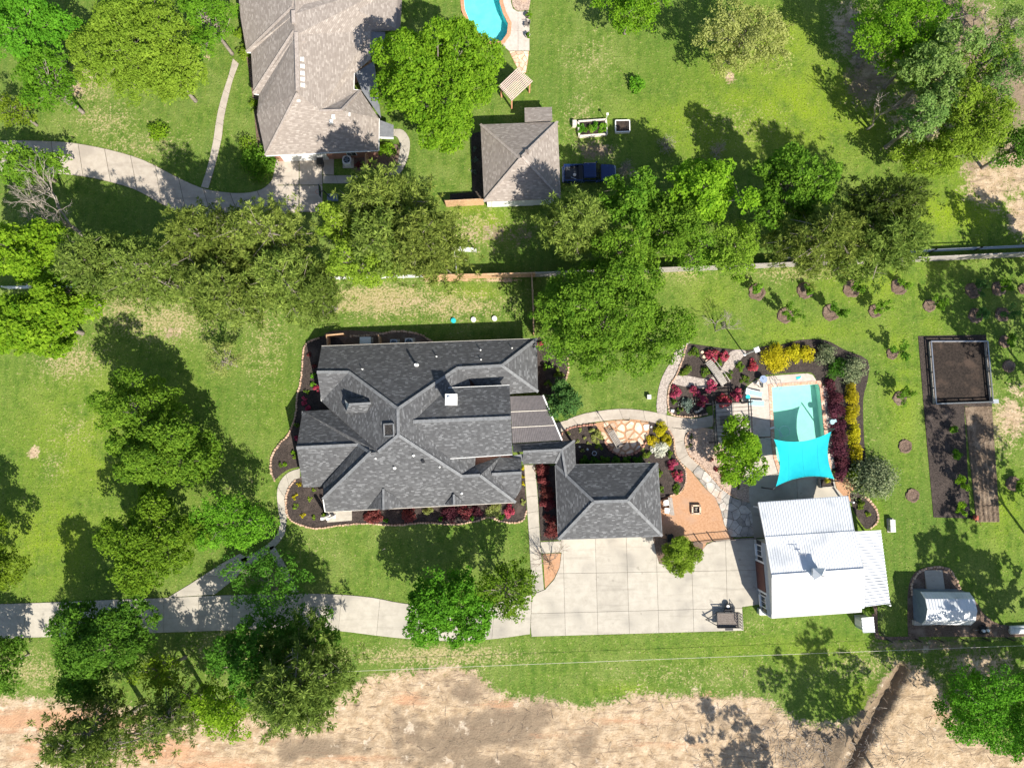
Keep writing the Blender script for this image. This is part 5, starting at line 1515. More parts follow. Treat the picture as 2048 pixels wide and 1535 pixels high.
# name, label, x, y, rx, ry, top height, material, options
O = dict
TREES = [
    ('oak_tree', 'tall vivid green tree filling the very top left corner', 45, 50, 95, 85, 12, 'vivid', {}),
    ('oak_tree', 'vivid green tree with pale forked limbs showing, left edge above the brown shaded one', 90, 165, 70, 62, 11, 'vivid', O(dens=.75)),
    ('oak_tree', 'dull olive tree at the left edge just above the curved tan driveway', 22, 215, 46, 42, 7, 'olivegreen', O(dens=.6, leaf=0.220)),
    ('oak_tree', 'very wide yellow green tree left of the tan roofed house', 262, 75, 128, 118, 13, 'lime', {}),
    ('oak_tree', 'yellow green tree merging with the wide one, its crown nearest the round bush', 335, 140, 75, 68, 11, 'lime', {}),
    ('oak_tree', 'vivid green tree with pale trunk foot left of the tan house', 415, 38, 58, 62, 11, 'vivid', O(dens=.9)),
    ('oak_tree', 'low green tree overhanging the left end of the curved tan driveway', 52, 328, 72, 44, 8, 'mid', O(dens=.9)),
    ('oak_tree', 'bright light green tree at the left edge below the bare grey tree', 55, 498, 78, 66, 13, 'bright', O(leaf=0.320)),
    ('oak_tree', 'wide bright light green tree at the left edge above the open lawn', 70, 640, 108, 66, 13, 'bright', O(leaf=0.320)),
    ('oak_tree', 'dark green tree tucked between the two bright trees at the left edge', 135, 585, 50, 45, 10, 'mid', {}),
    ('pine_tree', 'olive pine left of the white rail fence, nearest the bare grey tree', 205, 530, 66, 58, 14, 'pine', O(kind='pine')),
    ('pine_tree', 'olive pine in the tree row, second from the bare grey tree', 300, 545, 72, 64, 14, 'pine', O(kind='pine')),
    ('pine_tree', 'broad dark pine overhanging the bend of the tan driveway', 420, 485, 92, 74, 15, 'darkpine', O(kind='pine')),
    ('pine_tree', 'pine directly below the tan parking pad', 535, 475, 88, 72, 15, 'pine', O(kind='pine')),
    ('pine_tree', 'pine whose low limbs reach over the dry lawn west of the house', 455, 585, 82, 60, 14, 'pine', O(kind='pine')),
    ('pine_tree', 'pine hiding the white rail fence left of the lime green tree', 575, 560, 76, 62, 14, 'pine', O(kind='pine')),
    ('pine_tree', 'slim pine hanging over the dry lawn above the wooden screen', 640, 590, 32, 44, 11, 'darkpine', O(kind='pine')),
    ('pine_tree', 'large pine south of the curved side walk, its top toward the air conditioner', 770, 405, 82, 60, 15, 'pine', O(kind='pine', clump=.45)),
    ('pine_tree', 'large pine just left of the white gate', 845, 485, 76, 66, 15, 'pine', O(kind='pine')),
    ('pine_tree', 'pine in the row between lime green tree and white gate', 770, 480, 70, 62, 14, 'pine', O(kind='pine')),
    ('elm_tree', 'pale lime green tree among the pines below the basketball hoop', 678, 450, 42, 44, 13, 'lime', O(clump=.42)),
    ('elm_tree', 'pale lime green tree hanging over the white rail fence to the dry lawn', 728, 530, 58, 56, 13, 'lime', O(clump=.42, dens=.9)),
    ('oak_tree', 'huge round bright green oak between tan house and turquoise pool', 872, 160, 124, 130, 14, 'bright', O(leaf=0.260)),
    ('oak_tree', 'dark leaved large oak on the left lawn, the topmost of the three', 275, 815, 88, 66, 12, 'mid', {}),
    ('oak_tree', 'large green oak on the left lawn, in the middle of the three', 335, 915, 106, 80, 12.5, 'mid', O(leaf=0.280)),
    ('oak_tree', 'yellowish green oak on the left lawn nearest the driveway', 305, 1075, 96, 98, 12, 'olivegreen', {}),
    ('oak_tree', 'vivid green oak beside the curved front walk', 468, 1048, 80, 68, 10.5, 'vivid', {}),
    ('oak_tree', 'thin crowned tree shading the fork of driveway and front walk', 535, 1170, 92, 66, 9, 'dark', O(dens=.48, stout=.6)),
    ('oak_tree', 'deep green tree south of the driveway at far left', 200, 1290, 98, 92, 12, 'dark', O(leaf=0.260)),
    ('oak_tree', 'bright green fringe tree on the edge of the dirt below the deep green tree', 150, 1365, 48, 40, 9, 'mid', {}),
    ('oak_tree', 'olive tree between the driveway and the leaning pine', 320, 1345, 48, 44, 9, 'olivegreen', O(dens=.55)),
    ('pine_tree', 'leaning sparse pine hanging over the orange dirt', 195, 1470, 120, 60, 14, 'darkpine', O(kind='pine', dens=.6)),
    ('pine_tree', 'pine beside the leaning pine, nearest the driveway', 350, 1425, 58, 42, 11, 'pine', O(kind='pine', dens=.55)),
    ('oak_tree', 'deep green tree just south of the driveway, left of the tall pine', 500, 1320, 78, 72, 11, 'dark', {}),
    ('pine_tree', 'tall pine south of the driveway on the rim of the graded dirt', 600, 1370, 92, 92, 15, 'pine', O(kind='pine')),
    ('oak_tree', 'deep green tree pressed against the driveway above the tall pine', 615, 1272, 66, 48, 10, 'dark', {}),
    ('oak_tree', 'bright green tree at the edge of the dirt left of the tall pine', 440, 1415, 76, 56, 10, 'bright', O(leaf=0.250)),
    ('oak_tree', 'green tree cut by the left edge, below the driveway', -8, 1335, 44, 74, 8, 'dark', O(stout=.6)),
    ('oak_tree', 'tree cut by the left edge, above the driveway', -95, 1135, 118, 90, 12, 'olivegreen', O(stout=.5)),
    ('oak_tree', 'vivid green oak overhanging the driveway south of the front lawn', 893, 1213, 84, 78, 10, 'vivid', O(leaf=0.280)),
    ('oak_tree', 'duller green oak beside the vivid oak, reaching the motor court', 1010, 1185, 56, 64, 9.5, 'olivegreen', O(dens=.7, leaf=0.240)),
    ('oak_tree', 'very large spreading oak behind the house, right of the wooden side fence', 1225, 625, 150, 118, 13, 'mid', O(dens=1.0)),
    ('oak_tree', 'oak limb crown hanging over the back lawn beside the house corner', 1150, 690, 72, 58, 9, 'mid', O(dens=.75)),
    ('oak_tree', 'round green tree directly below the blue pickup', 1262, 405, 66, 56, 11, 'mid', O(leaf=0.320)),
    ('pine_tree', 'grey green pine right of the white gate, below the tan garage', 1150, 445, 58, 56, 12, 'pine', O(kind='pine')),
    ('oak_tree', 'dense green tree behind the round one below the pickup', 1240, 500, 68, 58, 12, 'mid', {}),
    ('oak_tree', 'tall upright green tree right of the grey dead brush', 1420, 375, 80, 76, 14, 'bright', O(clump=.55, leaf=0.300)),
    ('oak_tree', 'green tree in the row behind the tall upright tree', 1345, 455, 70, 62, 12, 'mid', {}),
    ('oak_tree', 'tall green tree left of the grey pines', 1590, 375, 82, 70, 14, 'mid', O(leaf=0.300)),
    ('oak_tree', 'yellow green tree hanging over the fence above the mulch rings', 1478, 495, 62, 68, 11, 'lime', O(leaf=0.260)),
    ('oak_tree', 'small mid green tree left of the yellow green tree at the fence', 1400, 500, 45, 48, 10, 'mid', {}),
    ('pine_tree', 'grey green pine at the fence right of the yellow green tree', 1640, 480, 85, 62, 13, 'pine', O(kind='pine')),
    ('pine_tree', 'dark pine top standing out over the bright lawn', 1770, 415, 76, 52, 15, 'darkpine', O(kind='pine')),
    ('pine_tree', 'grey green pine at the right end of the tree row by the rail fence', 1755, 490, 95, 62, 13, 'pine', O(kind='pine')),
    ('oak_tree', 'green tree at the top edge right of the pool patio', 1265, 8, 68, 44, 9, 'bright', {}),
    ('oak_tree', 'open pale lime tree with grey limbs on the back lawn', 1492, 65, 108, 86, 10, 'palelime', O(dens=.62, leaf=0.240, low=.2)),
    ('oak_tree', 'vivid green tree at the top edge of the woodland', 1785, 60, 92, 82, 12, 'bright', O(dens=1.1)),
    ('oak_tree', 'dark tree in the woodland behind the vivid green one', 1900, 35, 40, 40, 8, 'dark', O(dens=.6)),
    ('oak_tree', 'silvery green tree in the middle of the woodland', 1880, 135, 72, 80, 14, 'pale', O(leaf=0.240, dens=1.2)),
    ('oak_tree', 'silvery green tree by the leaning bare trunk', 1845, 235, 52, 46, 12, 'pale', O(leaf=0.240)),
    ('oak_tree', 'bright green tree on the lawn side of the woodland', 1945, 235, 76, 72, 12, 'lime', O(dens=1.2)),
    ('oak_tree', 'low bright green tree beside the sandy patch', 1870, 310, 82, 44, 7, 'lime', O(dens=1.0, leaf=0.220)),
    ('oak_tree', 'silvery green tree cut by the right edge of the woodland', 2015, 130, 62, 66, 13, 'pale', O(dens=1.0, leaf=0.240)),
    ('oak_tree', 'fresh green tree in the woodland between vivid and silvery trees', 1835, 110, 56, 58, 11, 'bright', O(dens=.9)),
    ('oak_tree', 'yellowish tree deep in the top right woodland', 1965, 125, 52, 60, 12, 'lime', O(dens=.7, leaf=0.220)),
    ('oak_tree', 'deep green tree at the right edge below the woodland', 2040, 290, 52, 48, 10, 'dark', {}),
    ('oak_tree', 'grey green tree in the top right corner', 2030, 40, 50, 42, 10, 'pale', O(dens=.4, leaf=0.200)),
    ('oak_tree', 'big vivid green tree in the bottom right corner', 1995, 1425, 100, 92, 11, 'vivid', {}),
    ('oak_tree', 'broad leafy tree beside the pergola on the pool terrace', 1482, 900, 52, 64, 6, 'bright', O(leaf=0.240, clump=.4)),
    ('oak_tree', 'small feathery yellow green tree in the gravel beside the garage', 1364, 1112, 38, 38, 3.8, 'lime', O(leaf=0.170, clump=.3, dens=1.7)),
    ('oak_tree', 'small round tree shading the garden walk beside the patio cover', 1131, 800, 40, 38, 4.2, 'bluegreen', O(leaf=0.240, clump=.38, dens=.8)),
    ('oak_tree', 'pale thin yellow green tree standing alone on the west lawn', 445, 722, 46, 40, 6.5, 'palelime', O(dens=.42, leaf=0.180)),
    ('oak_tree', 'tree standing beyond the right edge beside the garden plot', 2285, 775, 100, 90, 20, 'dark', O(dens=.6, leaf=0.340, low=.02, stout=.45)),
    ('oak_tree', 'tree standing beyond the right edge below the garden plot', 2255, 1130, 85, 80, 19, 'dark', O(dens=.5, leaf=0.340, low=.02, stout=.45)),
    ('oak_tree', 'tree standing beyond the right edge beside the blue shed', 2250, 1400, 100, 90, 20, 'dark', O(dens=.6, leaf=0.340, low=.02, stout=.45)),
    ('oak_tree', 'tree standing beyond the bottom right corner', 2290, 1640, 110, 90, 20, 'dark', O(dens=.6, leaf=0.340, low=.02, stout=.45)),
    ('oak_tree', 'tree standing beyond the bottom edge left of the trench', 1740, 1890, 90, 70, 20, 'dark', O(dens=.35, leaf=0.340, low=.02, stout=.45)),
    ('oak_tree', 'tree standing beyond the bottom edge right of the trench', 1905, 1690, 105, 85, 20, 'dark', O(dens=.4, leaf=0.340, low=.02, stout=.45)),
    ('oak_tree', 'tree standing beyond the right edge by the sandy patch', 2215, 545, 70, 70, 15, 'dark', O(dens=.6, leaf=0.340, low=.02, stout=.45)),
]
for i, (nm, lb, x, y, rx, ry, top, mt, op) in enumerate(TREES):
    tree(nm, lb, x, y, rx, ry, top, mt, 100 + i, **op)
bare_tree('bare_tree', 'large leafless grey tree beside the curved tan driveway', 100, 425, 70, 9.5, 5, 6, base_px=(165, 470), r0=.22, spread=.42)
bare_tree('bare_tree', 'small leafless pale tree on the back lawn above the azalea garden', 1440, 635, 26, 3.6, 8, 5, base_px=(1430, 662), r0=.06, spread=.5, stems=2)
bare_tree('bare_tree', 'leafless multi-stemmed tree in the gravel wedge by the side walk', 1098, 1115, 30, 3.6, 12, 4, mat='twig', base_px=(1098, 1124), r0=.05, spread=.45, stems=5)
bare_tree('bare_tree', 'leaning bare trunk in the shade of the woodland', 1760, 215, 60, 9, 15, 3, base_px=(1735, 258), r0=.14, spread=.25)
bare_tree('bare_tree', 'pale fallen branches lying at the right edge of the top woodland', 2000, 40, 60, 5, 18, 5, base_px=(1960, 80), r0=.1, spread=.4)
for i, (x, y, lb) in enumerate([(1252, 330, 'grey dead brush just right of the blue pickup'), (1440, 298, 'grey dead brush on the sunny lawn above the tree row'), (1335, 285, 'grey dead brush in the tree shadow near the white planter')]):
    bare_tree('dead_brush', lb, x, y, 30, 1.9, 30 + i, 4, mat='palebark', r0=.035, spread=.75, cat='brush', stems=8, group='grey dead brush')

ORD = ['first', 'second', 'third', 'fourth', 'fifth', 'sixth', 'seventh', 'eighth', 'ninth', 'tenth', 'eleventh', 'twelfth']
# orchard
YT = [(1514, 584, 2.0, 'young tree in the leftmost mulch ring below the back fence', 'mid'), (1610, 581, 1.2, 'tiny sapling in the second mulch ring from the left below the back fence', 'mid'), (1703, 577, 2.2, 'young tree in the third mulch ring from the left below the back fence', 'mid'),
      (1798, 573, 1.6, 'young tree in the rightmost sunlit mulch ring below the back fence', 'mid'), (1570, 631, 2.8, 'leafy young tree leftmost in the lower orchard row', 'mid'), (1661, 625, 3.0, 'leafy young tree in the middle of the lower orchard row', 'mid'), (1750, 622, 2.4, 'leafy young tree rightmost in the sunlit lower orchard row', 'mid'),
      (1858, 611, 2.2, 'young tree in the shade just right of the sunlit orchard rows', 'mid'), (1946, 581, 2.0, 'bushy blue green young tree in the shade near the back fence', 'bluegreen'), (1997, 577, 1.8, 'small young tree in the shade, second from the right edge near the back fence', 'mid'), (1951, 631, 1.7, 'blue green young tree in the shade above the garden plot', 'bluegreen'), (2004, 629, 1.9, 'blue green young tree in the shade nearest the right edge', 'bluegreen'),
      (1784, 707, 3.0, 'young tree left of the fenced garden plot, level with its top', 'mid'), (1799, 796, 2.8, 'leafy young tree left of the fenced garden plot, level with its bottom', 'mid'), (2010, 682, 1.6, 'young tree right of the fenced garden plot', 'mid'), (2026, 966, 1.5, 'young tree at the right edge beside the tilled rows', 'mid'),
      (1897, 857, 1.0, 'topmost small plant in the dark mulch strip', 'mid'), (1903, 908, 1.2, 'second small plant from the top in the dark mulch strip', 'mid'), (1909, 966, 1.7, 'third and largest small plant in the dark mulch strip', 'bright'), (1914, 1016, 1.5, 'lowest small plant in the dark mulch strip', 'bright')]
for i, (x, y, h, lb, mt) in enumerate(YT):
    young_tree(lb, x, y, h, mt, 500 + i, spread=min(1.2, .48 * h), n=8 if h > 2 else 6, leaf=0.200, group='young orchard trees in mulch rings' if i < 16 else 'small plants in the mulch strip')

sd = [700]
def S(nm, lb, x, y, r, h, mat, **kw):
    sd[0] += 1
    return shrub(nm, lb, x, y, r, h, mat, sd[0], **kw)
AZ = [(1426, 709, 14, 'large red azalea at the top end of the wooden footbridge'), (1450, 711, 11, 'small red azalea between footbridge and light pole'), (1508, 730, 13, 'red azalea just left of the golden shrubs'), (1351, 782, 12, 'coral red azalea leftmost in the azalea garden'), (1390, 780, 12, 'shaded dark red azalea beside the coral one'),
      (1424, 772, 13, 'red azalea at the lower end of the wooden footbridge'), (1406, 801, 13, 'crimson azalea above the curved stone bench'), (1450, 799, 14, 'red azalea touching the top beam of the pergola'), (1477, 790, 13, 'red azalea next to the turquoise side table'), (1347, 932, 12, 'upper of two red azaleas between garage and concrete walk'), (1356, 953, 12, 'lower of two red azaleas between garage and concrete walk')]
for x, y, r, lb in AZ: S('azalea', lb, x, y, r, .9, 'azalea', group='red azaleas', leaf=0.140, extra='shrub')
GS = [(1391, 706, 11, 'green shrub at the top corner of the azalea garden'), (1372, 741, 12, 'green shrub inside the bend of the gravel path'), (1411, 745, 11, 'green shrub left of the footbridge middle'), (1439, 723, 9, 'green shrub between two red azaleas and the creek'), (1482, 731, 10, 'green shrub left of the red azalea by the golden shrubs'), (1458, 750, 10, 'green shrub right of the footbridge'),
      (1491, 759, 9, 'green shrub at the rim of the round terrace'), (1349, 803, 6, 'tiny green shrub below the coral azalea'), (1360, 821, 7, 'small green shrub by the white rock'), (1295, 910, 10, 'green shrub left of the white flowering shrub'), (1338, 907, 8, 'small green shrub right of the white flowering shrub'), (1320, 945, 8, 'green shrub against the garage eave, upper'),
      (1322, 976, 9, 'green shrub against the garage eave, lower'), (1352, 978, 10, 'green shrub at the tip of the bed by the fire pit court'), (1092, 735, 9, 'dim green shrub beside the east wall of the house'), (1118, 745, 10, 'brownish green shrub in the bed east of the house'), (1096, 768, 8, 'dim green shrub behind the small round tree')]
for x, y, r, lb in GS: S('green_shrub', lb, x, y, r, .8, 'shrub', group='green garden shrubs', leaf=0.130)
S('yucca', 'silver green spiky yucca in the shaded azalea garden', 1376, 808, 16, .8, 'greyshrub', leaf=0.260, dens=.6)
GOLD = [(1555, 715, 29, 27, 'largest golden shrub, at the top left of the pool'), (1592, 704, 17, 18, 'golden shrub in the middle of the three above the pool'), (1618, 706, 18, 17, 'rightmost of three golden shrubs above the pool'), (1708, 787, 15, 22, 'topmost golden shrub in the hedge right of the pool'), (1708, 826, 15, 22, 'second golden shrub from the top in the hedge right of the pool'), (1713, 865, 15, 22, 'third golden shrub from the top in the hedge right of the pool'), (1714, 905, 15, 20, 'lowest golden shrub in the hedge right of the pool')]
for x, y, r, q, lb in GOLD: S('golden_shrub', lb, x, y, r, 1.5, 'golden', ry=q, group='golden shrubs round the pool', leaf=0.150)
for k, (x, y, r) in enumerate([(1662, 772, 14), (1671, 797, 18), (1674, 823, 18), (1677, 848, 18), (1680, 873, 18), (1682, 898, 18), (1684, 924, 18), (1685, 946, 14)]):
    S('purple_shrub', f'{ORD[k]} purple leaved shrub from the top in the row between pool and golden hedge', x, y, r, 1.3, 'purple', ry=r * 1.1, group='purple leaved hedge beside the pool', leaf=0.150)
S('holly_shrub', 'dark variegated shrub right of the three golden shrubs', 1655, 705, 22, 2.0, 'variegated', leaf=0.170)
S('holly_shrub', 'dark green shrub at the outer corner above the pool', 1680, 738, 22, 1.6, 'dark', leaf=0.160)
S('holly_shrub', 'pale edged variegated shrub at the top of the golden hedge', 1712, 738, 30, 2.2, 'variegated', leaf=0.180, ry=26)
S('holly_shrub', 'olive shrub at the shaded foot of the golden hedge', 1712, 945, 18, 1.4, 'olivegreen', leaf=0.150)
S('holly_shrub', 'very large variegated shrub between golden hedge and lawn', 1757, 958, 50, 3.4, 'variegated', leaf=0.200, ry=40)
S('green_shrub', 'green shrub in the small bed right of the barn', 1726, 1008, 10, .9, 'shrub', leaf=0.140)
S('green_shrub', 'small yellow green shrub at the tip of the bed right of the barn', 1739, 1028, 7, .5, 'lime', leaf=0.120)
YS = [(1320, 857, 15, 'upper yellow shrub beside the round flagstone patio'), (1305, 882, 13, 'lower left yellow shrub beside the round flagstone patio'), (1336, 880, 13, 'lower right yellow shrub beside the round flagstone patio')]
for x, y, r, lb in YS: S('yellow_shrub', lb, x, y, r, .9, 'golden', group='yellow shrubs by the flagstone patio', leaf=0.130)
S('white_shrub', 'white flowering shrub below the yellow shrubs', 1321, 897, 17, .9, 'whiteflower', leaf=0.130)
HOS = [(1138, 867), (1159, 859), (1168, 875), (1156, 883), (1178, 887), (1146, 893), (1166, 900)]
for k, (x, y) in enumerate(HOS): S('hosta', f'{ORD[k]} small pale hosta, counted from the patio cover into the bed', x, y, 4.5, .3, 'palelime', group='pale hostas in the mulch bed', leaf=0.160, z=.05)
S('hydrangea', 'pale green shrub at the left rim of the flagstone patio', 1183, 860, 7, .6, 'palelime', leaf=0.150)
S('hydrangea', 'light lime shrub filling the left rim of the flagstone patio', 1196, 874, 13, .8, 'palelime', leaf=0.160)
S('yellow_shrub', 'small yellow green shrub below the lime shrub', 1200, 892, 8, .5, 'lime', leaf=0.140)
for k, x in enumerate((1170, 1190, 1210, 1232, 1255, 1276)): S('boxwood', f'{ORD[k]} boxwood from the left in the shade behind the garage', x, 922, 11, .8, 'dark', group='boxwoods behind the garage', leaf=0.130)
# front bed
for k, (x, y, r, mt) in enumerate([(746, 1032, 17, 'maroon'), (818, 1030, 14, 'maroon'), (900, 1026, 18, 'purple'), (930, 1024, 14, 'maroon'), (955, 1022, 12, 'purple')]):
    S('red_maple', f'{ORD[k]} dark red leaved shrub from the left in the front bed', x, y, r, 1.1, mt, group='red leaved shrubs in the front bed', leaf=0.150)
S('azalea', 'crimson azalea at the right end of the front bed', 1021, 1022, 13, .9, 'azalea', leaf=0.140, extra='shrub')
for k, (x, y, r) in enumerate([(855, 1024, 11), (986, 1020, 16), (1046, 1002, 7)]): S('pale_shrub', f'{ORD[k]} silvery pale shrub from the left in the front bed', x, y, r, .8, 'palelime', group='pale shrubs in the front bed', leaf=0.130, dens=.7)
for k, (x, y) in enumerate([(880, 1036), (948, 1036), (1003, 1034), (770, 1040)]): S('green_shrub', ['round green clump at the stone edging below the left dormer pair', 'round green clump at the stone edging, middle of the front bed', 'bright green clump near the crimson azalea', 'low green clump right of the porch'][k], x, y, 6, .45, 'vivid', leaf=0.130)
for k, (x, y) in enumerate([(597, 969), (590, 992), (591, 1013), (605, 1031), (625, 1034), (628, 980), (648, 1030), (618, 998)]):
    S('lily_clump', f'{ORD[k]} yellow green lily clump from the walk in the porch bed', x, y, 6 if k < 4 else 5, .4, 'golden' if k in (0, 1, 3) else 'lime', group='yellow lily clumps by the porch', leaf=0.180, dens=.55)
for k, (x, y, mt, h) in enumerate([(618, 708, 'maroon', .5), (629, 730, 'maroon', .5), (624, 750, 'vivid', .5), (625, 768, 'vivid', .5), (634, 778, 'azalea', .7), (607, 801, 'azalea', .8), (617, 815, 'azalea', .5), (612, 783, 'shrub', .6), (585, 905, 'bright', .4), (560, 928, 'shrub', .4), (572, 928, 'bright', .4), (586, 914, 'shrub', .4), (594, 876, 'azalea', .5), (592, 848, 'shrub', .5)]):
    S('bed_plant', f'{(ORD + ["thirteenth", "fourteenth"])[k]} small {"red" if mt in ("azalea", "maroon") else "green"} plant in the west bed, listed from the top', x, y, 8 if mt == 'azalea' else 6, h, mt, group='small plants in the west bed', leaf=0.130)
for k, (x, y, r) in enumerate([(1084, 938, 15), (1090, 962, 13), (1093, 985, 15), (1096, 1010, 15), (1100, 1038, 13), (1106, 1062, 16)]):
    S('maple_shrub', f'{ORD[k]} maroon shrub from the top in the bed left of the garage', x, y, r, 1.2, 'maroon', group='maroon shrubs left of the garage', leaf=0.140, ry=r * .95)
for k, y in enumerate((937, 953, 967)): S('yellow_shrub', f'{ORD[k]} small yellow plant between the house gable and side walk', 1046, y, 4, .4, 'golden', group='yellow plants by the side walk', leaf=0.120)
S('azalea', 'red azalea at the north east corner of the house', 1083, 688, 8, .8, 'azalea', leaf=0.140)
# gravel bed between pergola and path
for k, (x, y, r) in enumerate([(1384, 874, 6), (1379, 891, 6), (1422, 918, 6), (1434, 938, 9), (1448, 955, 9), (1458, 962, 6), (1476, 972, 7)]):
    S('small_shrub', f'{ORD[k]} sparse brown green shrub along the pink gravel bed', x, y, r, .4, 'maroon' if k > 1 and k < 6 else 'shrub', group='sparse shrubs in the pink gravel', leaf=0.120, dens=.4)
# neighbour and lawns
S('round_bush', 'lone leafy bush on the lawn left of the narrow front walk', 311, 258, 22, 1.6, 'bright', leaf=0.200, ry=20)
S('round_bush', 'lone small bush on the back lawn right of the pergola', 1275, 163, 17, 2.0, 'vivid', leaf=0.200)
S('round_bush', 'big loose bush at the corner of the tan house by the parking pad', 512, 318, 36, 2.4, 'mid', leaf=0.220, ry=38)
S('round_bush', 'thin dark bush along the west wall of the tan house', 492, 285, 20, 2.0, 'olivegreen', leaf=0.180, dens=.4)
S('round_bush', 'yellow green bush at the top end of the narrow front walk', 487, 100, 16, 1.6, 'lime', leaf=0.180)
S('round_bush', 'green bush against the tan house above the front walk', 476, 65, 12, 1.4, 'olivegreen', leaf=0.180)
S('round_bush', 'olive bush at the tan house wall beside the third roof hip', 508, 208, 14, 1.2, 'olivegreen', leaf=0.170, dens=.6)
S('round_bush', 'small green bush at the upper corner of the tan house', 480, 15, 10, 1.2, 'mid', leaf=0.160)
S('round_bush', 'lime green bush inside the curved side walk', 772, 296, 17, 1.3, 'bright', leaf=0.200)
S('small_shrub', 'reddish plant beside the neighbour air conditioner', 718, 326, 9, .5, 'maroon', leaf=0.140, dens=.5)
for k, y in enumerate((297, 320, 343)): S('small_shrub', f'{ORD[k]} grey plant from the top along the left wall of the tan garage', 950, y, 7, .4, 'greyshrub', group='grey plants by the tan garage', leaf=0.130, dens=.6)
S('green_shrub', 'green shrub between barn and little well house', 1741, 1219, 9, .7, 'bright', leaf=0.150)

# ------------------------------------------------------------------ fences
def rail_fence(name, label, px, mat, h=1.3, post_every=2.4, rails=3, rw=0.06, rh=0.12, cat='fence', pw=0.12, group=None):
    P = pts(px)
    t = thing(name, label, cat, P[0], group)
    for a, b in zip(P, P[1:]):
        L = (b - a).length
        n = max(1, round(L / post_every))
        for i in range(n + 1):
            p = a.lerp(b, i / n)
            MB().box((p.x, p.y, h / 2), (pw, pw, h)).box((p.x, p.y, h + .03), (pw * 1.3, pw * 1.3, .06)).build('post', mat, t)
            if i < n:
                q = a.lerp(b, (i + 1) / n)
                for k in range(rails):
                    z = h * (k + 0.75) / rails
                    MB().beam((p.x, p.y, z), (q.x, q.y, z), rw, rh).build('rail', mat, t)
    return t

def board_fence(name, label, px, mat, h=1.85, z_px=0.0, seed=1, panel=2.4, group=None):
    """privacy fence: pickets a few pixels wide are joined panel by panel"""
    rng = random.Random(seed)
    P = pts(px)
    t = thing(name, label, 'fence', P[0], group)
    for a, b in zip(P, P[1:]):
        L = (b - a).length
        u = (b - a) / L
        s = Vector((u.y, -u.x, 0))
        n = max(1, round(L / panel))
        for i in range(n):
            p, q = a.lerp(b, i / n), a.lerp(b, (i + 1) / n)
            m = MB()
            k = max(1, int((q - p).length / 0.15))
            for j in range(k):
                c = p.lerp(q, (j + .5) / k)
                hh = h + rng.uniform(-.02, .02)
                m.box((c.x + s.x * rng.uniform(.03, .045), c.y + s.y * rng.uniform(.03, .045), hh / 2), ((q - p).length / k * .95, .02, hh), math.atan2(u.y, u.x))
            pn = setp(m.build('panel', mat, t), kind='stuff')
            for z in (.3, 1.0, 1.65): MB().beam((p.x, p.y, z), (q.x, q.y, z), .04, .09).build('rail', mat, t)
            MB().box((p.x - s.x * .05, p.y - s.y * .05, h / 2), (.1, .1, h)).build('post', mat, t)
        MB().beam((a.x + s.x * .02, a.y + s.y * .02, h + .02), (b.x + s.x * .02, b.y + s.y * .02, .13, ) if False else (b.x + s.x * .02, b.y + s.y * .02, h + .02), .14, .04).build('cap_board', mat, t)
    return t

board_fence('wood_fence', 'orange brown cedar privacy fence behind the back lawn', [(850, 558), (960, 556), (1070, 553)], MAT['cedar'], seed=2)
board_fence('wood_fence', 'cedar side fence running from the back fence to the house corner', [(1063, 554), (1066, 620), (1067, 672)], MAT['cedar'], seed=3, h=1.7)
board_fence('wood_fence', 'long grey weathered privacy fence above the orchard', [(1070, 553), (1200, 548), (1340, 543), (1530, 535), (1700, 528), (1850, 522), (2060, 512), (2300, 500)], MAT['greywood'], seed=4)
board_fence('wood_fence', 'short cedar fence left of the tan garage', [(893, 413), (968, 409)], MAT['cedar'], seed=5)
board_fence('wood_fence', 'short cedar fence between air conditioner and curved walk', [(737, 318), (737, 352)], MAT['cedar'], seed=6, h=1.6)
board_fence('wood_screen', 'L-shaped cedar screen at the north west corner of the house', [(662, 704), (660, 674), (693, 671)], MAT['cedar'], seed=7, h=1.4)
board_fence('wood_screen', 'short cedar divider between generator and air conditioners', [(763, 690), (762, 674)], MAT['cedar'], seed=8, h=1.2)
rail_fence('rail_fence', 'white rail fence running left through the pines', [(20, 578), (120, 576), (230, 572), (350, 567), (470, 563), (600, 560), (720, 558), (850, 555)], MAT['white'])
rail_fence('rail_fence', 'white rails running from the cedar fence up to the gate', [(915, 549), (909, 500)], MAT['white'])
rail_fence('rail_fence', 'grey pipe rail fence behind the privacy fence at the right edge', [(1560, 521), (1700, 512), (1860, 504), (1950, 500), (2060, 495), (2200, 490)], MAT['chrome'], h=1.25, rw=.07, rh=.07, post_every=4.2, cat='fence')
gt = thing('gate', 'wide white metal gate standing open in the side yard', 'gate', G(930, 500))
g0, g1 = G(908, 502), G(953, 505)
for z in (.25, .55, .85, 1.15, 1.45, 1.75): MB().beam((g0.x, g0.y, z), (g1.x, g1.y, z), .05, .1 if z < 1.7 else .16).build('bar', MAT['white'], gt)
for t in (0, .5, 1): p = g0.lerp(g1, t); MB().box((p.x, p.y, .95), (.08, .08, 1.75)).build('upright', MAT['white'], gt)
# wire fence at the bottom right
wf = thing('wire_fence', 'low dark wire fence along the lane below the blue shed', 'fence', G(1760, 1275))
wp_ = pts([(1757, 1210), (1756, 1262), (1772, 1277), (1830, 1277), (1874, 1277), (1920, 1276), (1965, 1275), (2012, 1274), (2070, 1273)])
for i, p in enumerate(wp_): MB().box((p.x, p.y, .65), (.09, .09, 1.3)).build('post', MAT['black'], wf)
for p, q in zip(wp_, wp_[1:]):
    for z in (.3, .6, .9, 1.2): MB().beam((p.x, p.y, z), (q.x, q.y, z), .018, .018).build('wire', MAT['black'], wf)
